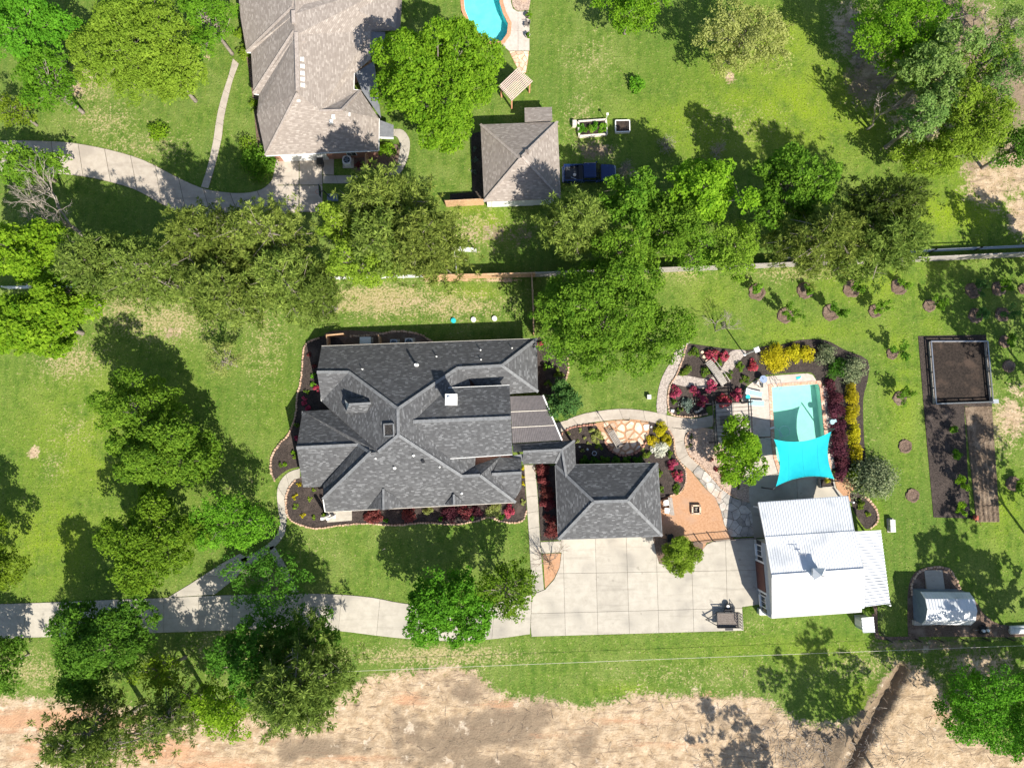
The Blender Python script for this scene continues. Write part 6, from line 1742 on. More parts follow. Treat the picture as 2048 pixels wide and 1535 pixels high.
# iron fence of the fire pit court
irf = thing('iron_fence', 'low rust brown iron fence between fire pit court and motor court', 'fence', G(1430, 1077))
ip = pts([(1336, 1090), (1398, 1083), (1425, 1080), (1463, 1077), (1506, 1075)])
for p, q in zip(ip, ip[1:]):
    for z in (.15, 1.05): MB().beam((p.x, p.y, z), (q.x, q.y, z), .05, .05).build('rail', MAT['darkwood'], irf)
    n = int((q - p).length / .3)
    m = MB()
    for i in range(n): c = p.lerp(q, i / n); m.box((c.x, c.y, .6), (.018, .018, .95))
    setp(m.build('pickets', MAT['darkwood'], irf), kind='stuff')
for p in ip: MB().box((p.x, p.y, .6), (.09, .09, 1.2)).build('post', MAT['darkwood'], irf)
# garden plot frame
gf = thing('plot_fence', 'low silver rail frame around the dark vegetable plot', 'fence', G(1915, 745))
fp_ = pts([(1855, 684), (1967, 684), (1978, 804), (1865, 808)])
for i in range(4):
    p, q = fp_[i], fp_[(i + 1) % 4]
    MB().beam((p.x, p.y, .72), (q.x, q.y, .72), .13, .06).build('rail', MAT['chrome'], gf)
    MB().beam((p.x, p.y, .25), (q.x, q.y, .25), .05, .3).build('kick_board', MAT['greywood'], gf)
    n = 4
    for k in range(n): c = p.lerp(q, k / n); MB().box((c.x, c.y, .38), (.1, .1, .76)).build('post', MAT['chrome'], gf)
c = G(1983, 803)
MB().box((c.x, c.y, .35), (.55, .4, .7)).box((c.x, c.y, .73), (.6, .45, .05)).build('storage_box', MAT['metal_grey'], None, label='grey storage box at the lower right corner of the vegetable plot', cat='box')

# ------------------------------------------------------------------ overhead wire
wire = thing('stretched_wire', 'single pale wire stretched low across the grass strip', 'wire', G(700, 1340))
w0, w1 = G(640, 1344, 1.1), G(2300, 1281, 1.1)
path = []
for i in range(41):
    t = i / 40; p = w0.lerp(w1, t); path.append((p.x, p.y, 1.1 - .5 * t * (1 - t)))
MB().tube(path, 0.016, 5).build('cable', MAT['trim'], wire)
for p in (w0, w1): MB().tube([(p.x, p.y, -.2), (p.x, p.y, 1.25)], [.06, .05], 8).build('pole', MAT['darkwood'], wire)

# ------------------------------------------------------------------ shade sail
sail = thing('shade_sail', 'turquoise four cornered shade sail over the deep end of the pool', 'shade sail', G(1600, 925))
SC = [G(1548, 878, 3.4), G(1662, 863, 2.4), G(1668, 957, 2.2), G(1552, 972, 3.4)]
nS = 18
vv, ff = [], []
for i in range(nS + 1):
    for j in range(nS + 1):
        u, v = i / nS, j / nS
        bu, bv = 4 * u * (1 - u), 4 * v * (1 - v)
        pu, pv = u, v
        p = SC[0] * (1 - pu) * (1 - pv) + SC[1] * pu * (1 - pv) + SC[2] * pu * pv + SC[3] * (1 - pu) * pv
        ctr = (SC[0] + SC[1] + SC[2] + SC[3]) / 4
        # concave edges: pull the middle of each side inwards
        ex = (1 - 2 * v) * bu * 0.62
        ey = (1 - 2 * u) * bv * 0.55
        p = p + (SC[3] - SC[0]).normalized() * (ex * abs(1 - 2 * v)) + (SC[1] - SC[0]).normalized() * (ey * abs(1 - 2 * u))
        p.z -= 0.28 * bu * bv + 0.02 * math.sin(u * 23 + v * 9) * (1 - bu * bv)
        vv.append(p)
for i in range(nS):
    for j in range(nS):
        a = i * (nS + 1) + j
        ff.append((a, a + 1, a + nS + 2, a + nS + 1))
MB().add(vv, ff).build('cloth', MAT['teal'], sail, True)
for q_ in (4, 9, 14): MB().tube([vv[q_ * (nS + 1) + k] + Vector((0, 0, .008)) for k in range(nS + 1)], .012, 4).build('seam', MAT['tealplastic'], sail)
def edge(i0, i1): return [vv[i0(k)] for k in range(nS + 1)]
for f in (lambda k: k * (nS + 1), lambda k: k * (nS + 1) + nS, lambda k: k, lambda k: nS * (nS + 1) + k):
    MB().tube([vv[f(k)] for k in range(nS + 1)], .022, 5).build('hem', MAT['tealplastic'], sail)
for i, p in enumerate(SC):
    o = (p - (SC[0] + SC[1] + SC[2] + SC[3]) / 4); o.z = 0; o.normalize()
    b = p + o * .45
    MB().tube([(b.x, b.y, 0), (b.x, b.y, p.z + .15)], .07, 8).build('post', MAT['black'], sail)
    MB().tube([p, (b.x, b.y, p.z + .08)], .015, 4).build('turnbuckle', MAT['chrome'], sail)

# ------------------------------------------------------------------ pergolas
perg = thing('pergola', 'black open pergola on the pool terrace beside the azaleas', 'pergola', G(1464, 840))
pz = 2.55
A, B, C_, D = G(1428, 808, pz), G(1499, 803, pz), G(1503, 878, pz), G(1432, 884, pz)
for (p, q) in ((A, D), (B, C_)):
    u = (q - p).normalized(); s = Vector((-u.y, u.x, 0))
    for o in (-.13, .13):
        MB().beam(p - u * .35 + s * o, q + u * .35 + s * o, .06, .2).build('beam', MAT['black'], perg)
for i in range(10):
    t = (i + .2) / 9.6
    p, q = A.lerp(D, t), B.lerp(C_, t)
    u = (q - p).normalized()
    MB().beam(p - u * .2 + Vector((0, 0, .14)), q + u * .2 + Vector((0, 0, .14)), .05, .1).build('slat', MAT['black'], perg)
MB().beam(A + Vector((-.9, 0.03, -.1)), B + Vector((.4, .05, -.1)), .09, .16).build('cross_beam', MAT['black'], perg)
for p in (A, B, C_, D): MB().box((p.x, p.y, 1.22), (.15, .15, 2.44)).build('post', MAT['black'], perg)
tb = thing('outdoor_table', 'dark slatted dining table in the shade of the black pergola', 'table', G(1456, 840))
tc = G(1456, 841, .7)
for j in range(6): MB().box((tc.x, tc.y - .45 + j * .18, .72), (1.7, .15, .04)).build('slat', MAT['darkwood'], tb)
for i in (-1, 1):
    for j in (-1, 1): MB().box((tc.x + i * .75, tc.y + j * .4, .35), (.07, .07, .7)).build('leg', MAT['darkwood'], tb)
np_ = thing('pergola', 'pinkish slatted pergola set diagonally near the neighbour pool', 'pergola', G(1035, 172))
z = 2.4
a, b, c_, d = G(1036.6, 137, z), G(1064.7, 163, z), G(1022.5, 202, z), G(998, 174, z)
pergmat = M_noise('pinkish_painted_wood', (0.5, 0.39, 0.34), (0.6, 0.48, 0.42), 4.0, 0.8, .2, .01)
for i in range(12):
    t = i / 11
    p, q = a.lerp(b, t), d.lerp(c_, t)
    MB().beam(p, q, .08, .14, .1).build('slat', pergmat, np_)
for t in (.12, .88): MB().beam(a.lerp(d, t), b.lerp(c_, t), .12, .18).build('beam', pergmat, np_)
for p in (a, b, c_, d):
    q = p.lerp((a + b + c_ + d) / 4, .14)
    MB().box((q.x, q.y, 1.15), (.16, .16, 2.3)).build('post', MAT['clay'], np_)

# ------------------------------------------------------------------ footbridge
br = thing('footbridge', 'small wooden plank footbridge with handrails over the dry creek', 'bridge', G(1430, 745))
f0, f1 = G(1416, 722, .25), G(1449, 768, .25)
u = (f1 - f0); L = u.length; u.normalize(); s = Vector((-u.y, u.x, 0))
nP = 15
for i in range(nP):
    t = (i + .5) / nP
    p = f0.lerp(f1, t) + Vector((0, 0, .22 * math.sin(math.pi * t)))
    MB().beam(p - s * .42, p + s * .42, L / nP * .9, .05).build('plank', MAT['greywood'], br)
for k in (-1, 1):
    m = [f0.lerp(f1, t) + s * .46 * k + Vector((0, 0, .75 + .22 * math.sin(math.pi * t))) for t in (0, .25, .5, .75, 1)]
    for p, q in zip(m, m[1:]): MB().beam(p, q, .08, .06).build('handrail', MAT['greywood'], br)
    for p in m[::2]: MB().box((p.x, p.y, p.z / 2), (.09, .09, p.z)).build('post', MAT['greywood'], br)

# ------------------------------------------------------------------ light pole by the golden shrubs
lp = thing('light_pole', 'white pole with a square head beside the golden shrub', 'light pole', G(1489, 709))
b = G(1489, 709)
MB().tube([(b.x, b.y, 0), (b.x, b.y, 4.0)], .075, 8).build('pole', MAT['white'], lp)
MB().disc((b.x, b.y), .16, 0, .12, 12).build('base', MAT['white'], lp)
MB().box((b.x, b.y, 4.05), (.55, .55, .16), .35).box((b.x, b.y, 4.16), (.45, .45, .07), .35).build('head', MAT['white'], lp)

# ------------------------------------------------------------------ pickup truck
def truck(loc, rz, label):
    t = thing('pickup_truck', label, 'truck', loc)
    t.rotation_euler.z = rz
    ORG[t.name] = Vector((0, 0, 0))
    def P(m, n, mat, par=t, sm=False): return m.build(n, mat, par, sm)
    W = 0.98
    # lower body: side profile swept over the width
    def loft(sections):
        m = MB()
        n = len(sections[0])
        vs_, fs_ = [], []
        for sct in sections: vs_ += sct
        for i in range(len(sections) - 1):
            for k in range(n): fs_.append((i * n + k, i * n + (k + 1) % n, (i + 1) * n + (k + 1) % n, (i + 1) * n + k))
        fs_.append(tuple(range(n - 1, -1, -1))); fs_.append(tuple(range((len(sections) - 1) * n, len(sections) * n)))
        return m.add(vs_, fs_)
    def sec(x, w, z0, z1, r=.1):
        return [(x, -w + .04, z0), (x, w - .04, z0), (x, w, z0 + .12), (x, w, z1 - r), (x, w - r, z1), (x, -w + r, z1), (x, -w, z1 - r), (x, -w, z0 + .12)]
    # front: hood
    P(loft([sec(.95, W, .45, 1.12), sec(1.4, W, .45, 1.14), sec(2.2, W * .985, .45, 1.1), sec(2.7, W * .95, .45, 1.02), sec(2.88, W * .84, .5, .92)]), 'hood', MAT['truck'])
    P(loft([sec(-.78, W, .45, 1.12), sec(.1, W, .45, 1.13), sec(.95, W, .45, 1.12)]), 'body', MAT['truck'])
    # cab greenhouse and roof
    P(loft([sec(-.78, W * .96, 1.1, 1.2, .04), sec(-.72, W * .9, 1.1, 1.82, .1), sec(.45, W * .9, 1.1, 1.86, .1), sec(.62, W * .9, 1.1, 1.84, .1)]), 'cab', MAT['truck'])
    for y in (-.45, -.2, .05, .3, .5):
        MB().beam((-.6, y, 1.865), (.45, y, 1.875), .06, .02).build('roof_rib', MAT['truck'], t)
    MB().add([(.63, -.82, 1.8), (.63, .82, 1.8), (1.28, .9, 1.13), (1.28, -.9, 1.13)], [(0, 3, 2, 1), (0, 1, 2, 3)]).build('windshield', MAT['glass'], t)
    MB().add([(.63, -.86, 1.12), (.63, .86, 1.12), (.63, .84, 1.82), (.63, -.84, 1.82), (1.3, -.92, 1.1), (1.3, .92, 1.1)], [(0, 3, 4), (1, 5, 2)]).build('pillar', MAT['truck'], t)
    for k in (-1, 1):
        for x0, x1 in ((-.6, -.02), (.05, .6)): MB().box(((x0 + x1) / 2, k * W * .905, 1.48), (x1 - x0, .03, .42)).build('side_window', MAT['glass'], t)
        m = MB().box((.75, k * 1.1, 1.2), (.14, .2, .18)).build('mirror', MAT['truck'], t)
        MB().box((2.78, k * .68, .88), (.16, .3, .16)).build('headlight', MAT['chrome'], t)
        MB().box((-2.9, k * .88, .92), (.06, .14, .36)).build('tail_light', MAT['red'], t)
        for x in (1.95, -1.85):
            w = MB()
            ring = [(x + .4 * math.cos(a * .3927), .4 + .4 * math.sin(a * .3927)) for a in range(16)]
            w.add([(p, k * .74, q) for p, q in ring] + [(p, k * .99, q) for p, q in ring], [tuple(range(16)), tuple(range(31, 15, -1))] + [(i, i + 16, (i + 1) % 16 + 16, (i + 1) % 16) for i in range(16)])
            wo = w.build('wheel', MAT['rubber'], t)
            ring = [(x + .24 * math.cos(a * .5236), .4 + .24 * math.sin(a * .5236)) for a in range(12)]
            MB().add([(p, k * .985, q) for p, q in ring] + [(p, k * 1.005, q) for p, q in ring], [tuple(range(12)), tuple(range(23, 11, -1))] + [(i, i + 12, (i + 1) % 12 + 12, (i + 1) % 12) for i in range(12)]).build('rim', MAT['chrome'], wo)
    # bed
    for k in (-1, 1): MB().box((-1.85, k * .91, .85), (2.14, .13, .72)).build('bed_side', MAT['truck'], t)
    MB().box((-1.85, 0, .62), (2.14, 1.72, .08)).build('bed_floor', MAT['bedliner'], t)
    MB().box((-2.88, 0, .85), (.09, 1.9, .66)).build('tailgate', MAT['truck'], t)
    MB().box((-.85, 0, .95), (.1, 1.8, .5)).build('bed_front', MAT['bedliner'], t)
    MB().box((-3.0, 0, .55), (.16, 1.8, .2)).build('rear_bumper', MAT['chrome'], t)
    MB().box((2.92, 0, .55), (.16, 1.75, .24)).build('front_bumper', MAT['chrome'], t)
    MB().box((-1.05, 0, 1.0), (.4, 1.7, .35)).build('tool_box', MAT['black'], t)
    MB().box((-2.0, .1, .72), (1.3, .9, .05)).build('bed_mat', MAT['bedliner'], t)
    return t
tk = G(1179, 347, .8)
truck((tk.x, tk.y, .02), math.radians(1.0), 'dark blue crew cab pickup parked nose right beside the tan garage')
tb_ = G(1140, 345, .9)
bk = thing('work_bucket', 'pale work bucket and tools lying in the pickup bed', 'bucket', (tb_.x + .1, tb_.y - .25, .76))
MB().disc((tb_.x + .5, tb_.y - .3), .15, .76, 1.05, 12, .18).build('bucket', MAT['trim'], bk)
MB().beam((tb_.x + .1, tb_.y - .5, .8), (tb_.x + .7, tb_.y - .75, .8), .06, .05).build('tool_handle', MAT['chrome'], bk)

# ------------------------------------------------------------------ utility trailer
tr = thing('utility_trailer', 'black utility trailer with plank bed and rear ramp on the motor court', 'trailer', G(1452, 1236))
tc = G(1452, 1236)
bl = 2.25; bw_ = 1.5
for j in range(7): MB().box((tc.x, tc.y - bw_ / 2 + (j + .5) * bw_ / 7, .62), (bl, bw_ / 7 * .94, .05)).build('plank', MAT['darkwood'], tr)
for k in (-1, 1):
    for z in (.62, .92): MB().box((tc.x, tc.y + k * (bw_ / 2 + .03), z), (bl + .1, .06, .1)).build('side_rail', MAT['black'], tr)
    for i in range(4): MB().box((tc.x - bl / 2 + i * bl / 3, tc.y + k * (bw_ / 2 + .03), .76), (.06, .06, .34)).build('stake', MAT['black'], tr)
    w = MB()
    ring = [(tc.x + .1 + .32 * math.cos(a * .3927), .32 + .32 * math.sin(a * .3927)) for a in range(16)]
    w.add([(p, tc.y + k * (bw_ / 2 + .1), q) for p, q in ring] + [(p, tc.y + k * (bw_ / 2 + .3), q) for p, q in ring], [tuple(range(16)), tuple(range(31, 15, -1))] + [(i, i + 16, (i + 1) % 16 + 16, (i + 1) % 16) for i in range(16)])
    w.build('wheel', MAT['rubber'], tr)
    MB().box((tc.x + .1, tc.y + k * (bw_ / 2 + .2), .7), (.85, .26, .04)).build('fender', MAT['black'], tr)
    MB().beam((tc.x - bl / 2, tc.y + k * bw_ * .42, .5), (tc.x - bl / 2 - 1.15, tc.y, .5), .08, .08).build('tongue', MAT['black'], tr)
for k in (-1, 1): MB().box((tc.x + k * bl / 2, tc.y, .62), (.06, bw_ + .1, .12)).build('end_rail', MAT['black'], tr)
MB().box((tc.x - bl / 2 - .9, tc.y, .7), (.08, .08, .5)).disc((tc.x - bl / 2 - 1.15, tc.y), .07, .45, .6, 8).build('jack', MAT['black'], tr)
# rear ramp standing upright
for j in range(6): MB().box((tc.x + bl / 2 + .12, tc.y - bw_ / 2 + j * bw_ / 5, 1.1), (.05, .05, 1.0)).build('ramp_bar', MAT['black'], tr)
for z in (.65, 1.1, 1.6): MB().box((tc.x + bl / 2 + .12, tc.y, z), (.05, bw_ + .06, .06)).build('ramp_rail', MAT['black'], tr)
MB().box((tc.x - .1, tc.y - bw_ / 2 - .02, .78), (bl * .9, .05, .3)).build('side_panel', MAT['black'], tr)
sp_ = G(1456, 1212, .4)
tire = MB()
for i in range(16):
    a0, a1 = 2 * math.pi * i / 16, 2 * math.pi * (i + 1) / 16
    tire.tube([(sp_.x + .26 * math.cos(a0), sp_.y + .26 * math.sin(a0), .45), (sp_.x + .26 * math.cos(a1), sp_.y + .26 * math.sin(a1), .45)], .09, 6)
sw_ = tire.build('spare_wheel', MAT['rubber'], tr)
MB().disc((sp_.x, sp_.y), .17, .41, .47, 12).build('rim', MAT['white'], sw_)

# ------------------------------------------------------------------ terrace furniture
def lounger(label, px, py, rz):
    c = G(px, py)
    t = thing('lounge_chair', label, 'lounge chair', c, 'aqua loungers on the pool terrace')
    ca, sa = math.cos(rz), math.sin(rz)
    def q(x, y, z): return Vector((c.x + x * ca - y * sa, c.y + x * sa + y * ca, z))
    for k in (-1, 1):
        MB().beam(q(-.35, .3 * k, .36), q(.95, .3 * k, .36), .05, .05).build('side_rail', MAT['white'], t)
        MB().beam(q(-.35, .3 * k, .36), q(-.95, .3 * k, .7), .05, .05).build('back_rail', MAT['white'], t)
        for x in (-.3, .85): MB().beam(q(x, .3 * k, .06), q(x, .3 * k, .36), .05, .05).build('leg', MAT['white'], t)
    MB().beam(q(-.33, 0, .37), q(.93, 0, .37), .56, .02).build('seat', MAT['meshcloth'], t)
    MB().beam(q(-.36, 0, .38), q(-.93, 0, .7), .56, .02).build('backrest', MAT['meshcloth'], t)
    MB().beam(q(-.95, -.31, .71), q(-.95, .31, .71), .05, .05).build('head_bar', MAT['white'], t)
lounger('upper aqua lounge chair left of the pool', 1505, 786, -.22)
lounger('lower aqua lounge chair left of the pool, by the pergola', 1509, 806, -.05)
st = thing('side_table', 'round turquoise side table at the pergola corner', 'side table', G(1493, 794))
c = G(1493, 794)
MB().disc((c.x, c.y), .26, .5, .54, 18).build('top', MAT['tealplastic'], st)
MB().disc((c.x, c.y), .05, .05, .5, 8).disc((c.x, c.y), .18, .04, .07, 14).build('pedestal', MAT['tealplastic'], st)
um = thing('patio_table', 'small round table with faded blue cushion top at the pool corner', 'table', G(1527, 758))
c = G(1527, 758, .7)
MB().disc((c.x, c.y), .42, .68, .72, 18).build('top', MAT['bluecloth'], um)
for k in range(4):
    a = k * math.pi / 2 + .4
    MB().beam((c.x + .12 * math.cos(a), c.y + .12 * math.sin(a), .68), (c.x + .32 * math.cos(a), c.y + .32 * math.sin(a), .06), .04, .04).build('leg', MAT['black'], um)
MB().tube([(c.x, c.y, .7), (c.x, c.y, .95)], .03, 6).build('umbrella_stub', MAT['white'], um)
def chair(label, px, py, rz, seat, frame, cat='chair', group=None, name='patio_chair'):
    c = G(px, py)
    t = thing(name, label, cat, c, group)
    ca, sa = math.cos(rz), math.sin(rz)
    def q(x, y, z): return Vector((c.x + x * ca - y * sa, c.y + x * sa + y * ca, z))
    MB().beam(q(-.25, 0, .43), q(.25, 0, .43), .5, .05).build('seat', seat, t)
    MB().beam(q(-.27, 0, .45), q(-.4, 0, .95), .5, .04).build('backrest', seat, t)
    for i in (-.22, .22):
        for j in (-.22, .22): MB().beam(q(i, j, .05), q(i, j, .43), .04, .04).build('leg', frame, t)
    for j in (-.27, .27): MB().beam(q(-.3, j, .65), q(.22, j, .65), .05, .04).build('arm', frame, t)
    return t
chair('brown chair beside the blue topped table', 1515, 768, 2.6, MAT['trim'], MAT['darkwood'])
chair('brown cushioned chair on the neighbour pool deck', 1053, 52, math.pi, MAT['darkwood'], MAT['darkwood'])
chair('white metal chair half under the garage eave, upper', 1331, 1004, .2, MAT['white'], MAT['white'], group='white metal chairs by the garage')
chair('white metal chair half under the garage eave, lower', 1333, 1020, -.2, MAT['white'], MAT['white'], group='white metal chairs by the garage')
bn = thing('bench', 'long grey wooden bench facing the fire pit', 'bench', G(1342, 1012))
p0, p1 = G(1340, 994, .45), G(1345, 1030, .45)
for j in range(3): MB().beam(p0 + Vector((j * .15 - .15, 0, 0)), p1 + Vector((j * .15 - .15, 0, 0)), .13, .05).build('slat', MAT['greywood'], bn)
for t in (.1, .9): p = p0.lerp(p1, t); MB().box((p.x, p.y, .21), (.4, .1, .42)).build('leg', MAT['greywood'], bn)
cb = thing('curved_bench', 'pale curved stone bench under the crimson azalea', 'bench', G(1396, 818))
vv_, ff_ = [], []
for i in range(9):
    t = i / 8; p = G(1389 + 15 * t, 822 - 9 * t + 2.5 * math.sin(math.pi * t), .42); q_ = G(1391.5 + 14 * t, 825.5 - 9 * t + 2.5 * math.sin(math.pi * t), .42)
    vv_ += [p, q_, p - Vector((0, 0, .1)), q_ - Vector((0, 0, .1))]
for i in range(8):
    a = i * 4
    ff_ += [(a, a + 1, a + 5, a + 4), (a + 2, a + 6, a + 7, a + 3), (a, a + 4, a + 6, a + 2), (a + 1, a + 3, a + 7, a + 5)]
MB().add(vv_, ff_).build('seat', MAT['concrete_tan'], cb)
for x, y in ((1391, 823), (1402, 817)): c = G(x, y); MB().box((c.x, c.y, .16), (.3, .25, .32)).build('leg', MAT['concrete_tan'], cb)
gl = thing('glider_bench', 'grey slatted glider bench standing on the round flagstone patio', 'bench', G(1231, 878))
p0, p1 = G(1222, 862, .5), G(1240, 893, .5)
u = (p1 - p0).normalized(); s = Vector((-u.y, u.x, 0))
for j in range(5): MB().beam(p0 + s * (-.3 + j * .15), p1 + s * (-.3 + j * .15), .1, .04).build('slat', MAT['greywood'], gl)
for j in range(3): MB().beam(p0 + s * -.42 + Vector((0, 0, .15 + j * .16)), p1 + s * -.42 + Vector((0, 0, .15 + j * .16)), .04, .1).build('back_slat', MAT['greywood'], gl)
for p in (p0, p1):
    for o in (-.34, .34): q_ = p + s * o; MB().box((q_.x, q_.y, .35), (.08, .08, .7)).build('post', MAT['darkwood'], gl)
    MB().beam(p + s * -.36 + Vector((0, 0, .22)), p + s * .36 + Vector((0, 0, .22)), .08, .05).build('arm', MAT['darkwood'], gl)
gp_ = thing('lamp_post', 'slim dark post at the upper end of the glider bench', 'post', G(1218, 858))
c = G(1218, 858)
MB().tube([(c.x, c.y, 0), (c.x, c.y, 2.3)], .035, 6).build('pole', MAT['black'], gp_)
MB().disc((c.x, c.y), .1, 2.3, 2.55, 8, .05).build('lantern', MAT['black'], gp_)
fpit = thing('fire_pit', 'square brick fire pit in the middle of the orange gravel court', 'fire pit', G(1391, 1018))
c = G(1391, 1018)
for i in range(4):
    a = i * math.pi / 2
    for lay in range(3):
        for j in range(3):
            o = (-.32 + j * .32) + (.08 if lay % 2 else 0)
            x, y = o, -.42
            MB().box((c.x + x * math.cos(a) - y * math.sin(a), c.y + x * math.sin(a) + y * math.cos(a), .08 + lay * .13), (.3, .16, .12), a).build('brick', MAT['flag_tan'], fpit)
MB().box((c.x, c.y, .06), (.7, .7, .1)).build('ash_bed', MAT['black'], fpit)
for k in range(4): MB().tube([(c.x - .25 + .12 * k, c.y - .22, .16 + .03 * k), (c.x + .2 - .1 * k, c.y + .2, .18 + .03 * k)], .05, 6).build('log', MAT['bark'], fpit)
tc_ = thing('trash_can', 'black wheeled trash can at the lower corner of the garage', 'trash can', G(1336, 1070))
c = G(1337, 1074)
MB().frustum([(c.x - .24, c.y - .26), (c.x + .24, c.y - .26), (c.x + .24, c.y + .26), (c.x - .24, c.y + .26)], .08, [(c.x - .3, c.y - .34), (c.x + .3, c.y - .34), (c.x + .3, c.y + .34), (c.x - .3, c.y + .34)], 1.0).build('bin', MAT['black'], tc_)
MB().box((c.x, c.y, 1.03), (.66, .76, .06)).box((c.x, c.y + .42, 1.02), (.5, .08, .05)).build('lid', MAT['black'], tc_)
for k in (-1, 1): MB().tube([(c.x + k * .26, c.y + .3, .13), (c.x + k * .33, c.y + .3, .13)], .13, 10).build('wheel', MAT['rubber'], tc_)
pb = thing('planter_box', 'dark metal planter box with yellow flowers by the barn porch', 'planter', G(1648, 966))
q = pts([(1635, 957), (1662, 954), (1663, 972), (1637, 974)])
m = MB()
for i in range(4): m.beam(q[i] + Vector((0, 0, .3)), q[(i + 1) % 4] + Vector((0, 0, .3)), .08, .6)
m.build('box', MAT['greywood'], pb)
MB().prism(inset_poly(xy(q), .03), 0.06, .5).build('soil', MAT['mulch'], pb)
S('potted_flowers', 'yellow flowers growing in the planter box by the barn porch', 1650, 962, 10, .45, 'golden', cat='flowers', leaf=.1, dens=.35, z=.5, ry=7)
# pool things
hr = thing('pool_handrail', 'bent steel handrail at the upper left pool corner', 'handrail', G(1546, 765))
for dx in (0, .5):
    a, b = G(1546, 760), G(1549, 776)
    MB().tube([(a.x + dx, a.y, 0), (a.x + dx, a.y, .75), (a.x + dx, a.y - .2, .9), (b.x + dx, b.y, .85), (b.x + dx, b.y - .1, .0)], .03, 6).build('rail', MAT['chrome'], hr)
hs = thing('pool_hose', 'pale floating vacuum hose curled in the pool', 'hose', G(1570, 863))
hp = [(1548, 855), (1554, 857), (1560, 862), (1563, 868), (1565, 874)] + [(1569 + 10.5 * math.cos(a * .35 + 2.6), 862 + 10.5 * math.sin(a * .35 + 2.6)) for a in range(19)] + [(1560, 868), (1561, 878), (1566, 888)]
MB().tube([tuple(G(x, y, -.03)) for x, y in smooth_line(hp, 3)], .045, 6).build('hose', MAT['pipe'], hs)
c = G(1545, 855, .1)
MB().box((c.x, c.y, .12), (.6, .18, .1), .3).build('skimmer', MAT['white'], hs)
fl_ = thing('pool_float', 'folded pale aqua float lying on the purple hedge', 'float', G(1665, 843, 1.3))
c = G(1665, 843, 1.4)
MB().disc((c.x, c.y), .3, 1.3, 1.42, 14, .26).box((c.x + .2, c.y + .08, 1.38), (.45, .3, .12), .3).build('cushion', MAT['meshcloth'], fl_)
stp = thing('pool_mat', 'green and white triangular mat on the top pool deck', 'mat', G(1597, 756))
q = pts([(1591, 754), (1602, 752), (1600, 756), (1593, 759)])
MB().prism(xy(q), .06, .1).build('mat', MAT['tealplastic'], stp)
MB().prism(xy(pts([(1593, 759.5), (1600, 756.5), (1602, 752.5), (1603, 757)])), .06, .09).build('mat_edge', MAT['white'], stp)

# ------------------------------------------------------------------ small yard things
def lid(px, py, mat, label):
    c = G(px, py); MB().disc((c.x, c.y), .3, -.05, .22, 18, .27).disc((c.x, c.y), .2, .22, .26, 14, .18).build('septic_lid', mat, None, label=label, cat='lid', group='septic lids on the back lawn')
lid(907, 641, MAT['tealplastic'], 'green septic lid, leftmost of three behind the house')
lid(947, 639, MAT['white'], 'white septic lid in the middle of three behind the house')
lid(989, 637, MAT['white'], 'white septic lid, rightmost of three behind the house')
gen = thing('generator', 'white generator box behind the house by the cedar screen', 'generator', G(734, 682))
c = G(734, 683)
MB().box((c.x, c.y, .5), (1.15, .7, .8)).build('case', MAT['metal_grey'], gen)
MB().box((c.x, c.y, .94), (1.22, .76, .08)).build('lid', MAT['white'], gen)
MB().box((c.x, c.y, .05), (1.4, .95, .1)).build('pad', MAT['concrete'], gen)
def aircon(label, px, py, s=.85, case=None):
    c = G(px, py)
    t = thing('air_conditioner', label, 'air conditioner', c, 'air conditioning units')
    MB().box((c.x, c.y, .05), (s + .3, s + .3, .1)).build('pad', MAT['concrete'], t)
    n = 16
    r = lambda k: [(c.x + s / 2 * k * max(-1, min(1, 1.25 * math.cos(2 * math.pi * i / n))), c.y + s / 2 * k * max(-1, min(1, 1.25 * math.sin(2 * math.pi * i / n)))) for i in range(n)]
    MB().frustum(r(1), .1, r(1), .95).build('case', case or MAT['metal_grey'], t)
    g = MB().disc((c.x, c.y), s * .4, .94, .97, 18).build('fan_guard', MAT['black'], t)
    for k in range(5):
        a = k * 1.2566
        MB().beam((c.x, c.y, .975), (c.x + s * .36 * math.cos(a), c.y + s * .36 * math.sin(a), .975), .16, .01).build('blade', MAT['bluesiding'], g)
aircon('neighbour air conditioner on the small lawn beside the parking pad', 697, 326, .95, MAT['white'])
aircon('left air conditioner half under the north eave', 790, 688, .8)
aircon('right air conditioner half under the north eave', 820, 686, .85, MAT['white'])
c = G(644, 330)
bb2 = thing('trash_can', 'black trash can standing before the neighbour garage door', 'trash can', c)
MB().frustum([(c.x - .24, c.y - .26), (c.x + .24, c.y - .26), (c.x + .24, c.y + .26), (c.x - .24, c.y + .26)], .06, [(c.x - .32, c.y - .36), (c.x + .32, c.y - .36), (c.x + .32, c.y + .36), (c.x - .32, c.y + .36)], 1.05).build('bin', MAT['black'], bb2)
MB().box((c.x, c.y, 1.08), (.7, .8, .06)).build('lid', MAT['black'], bb2)
bh = thing('basketball_hoop', 'portable basketball hoop at the edge of the parking pad', 'basketball hoop', G(664, 394))
c = G(666, 396)
MB().box((c.x, c.y, .16), (1.2, .8, .26)).build('base', MAT['bluesiding'], bh)
tp = G(636, 382, 3.0)
MB().tube([(c.x - .3, c.y, .2), (c.x - .5, c.y + .05, 2.2), (tp.x + .35, tp.y, 2.9)], .06, 8).build('pole', MAT['black'], bh)
MB().box((tp.x + .2, tp.y, 3.0), (.06, 1.25, .85), .1).build('backboard', MAT['glass'], bh)
rg = [(tp.x - .12 + .23 * math.cos(k * .5236), tp.y + .23 * math.sin(k * .5236), 2.75) for k in range(13)]
MB().tube(rg, .02, 5).build('rim', MAT['red'], bh)
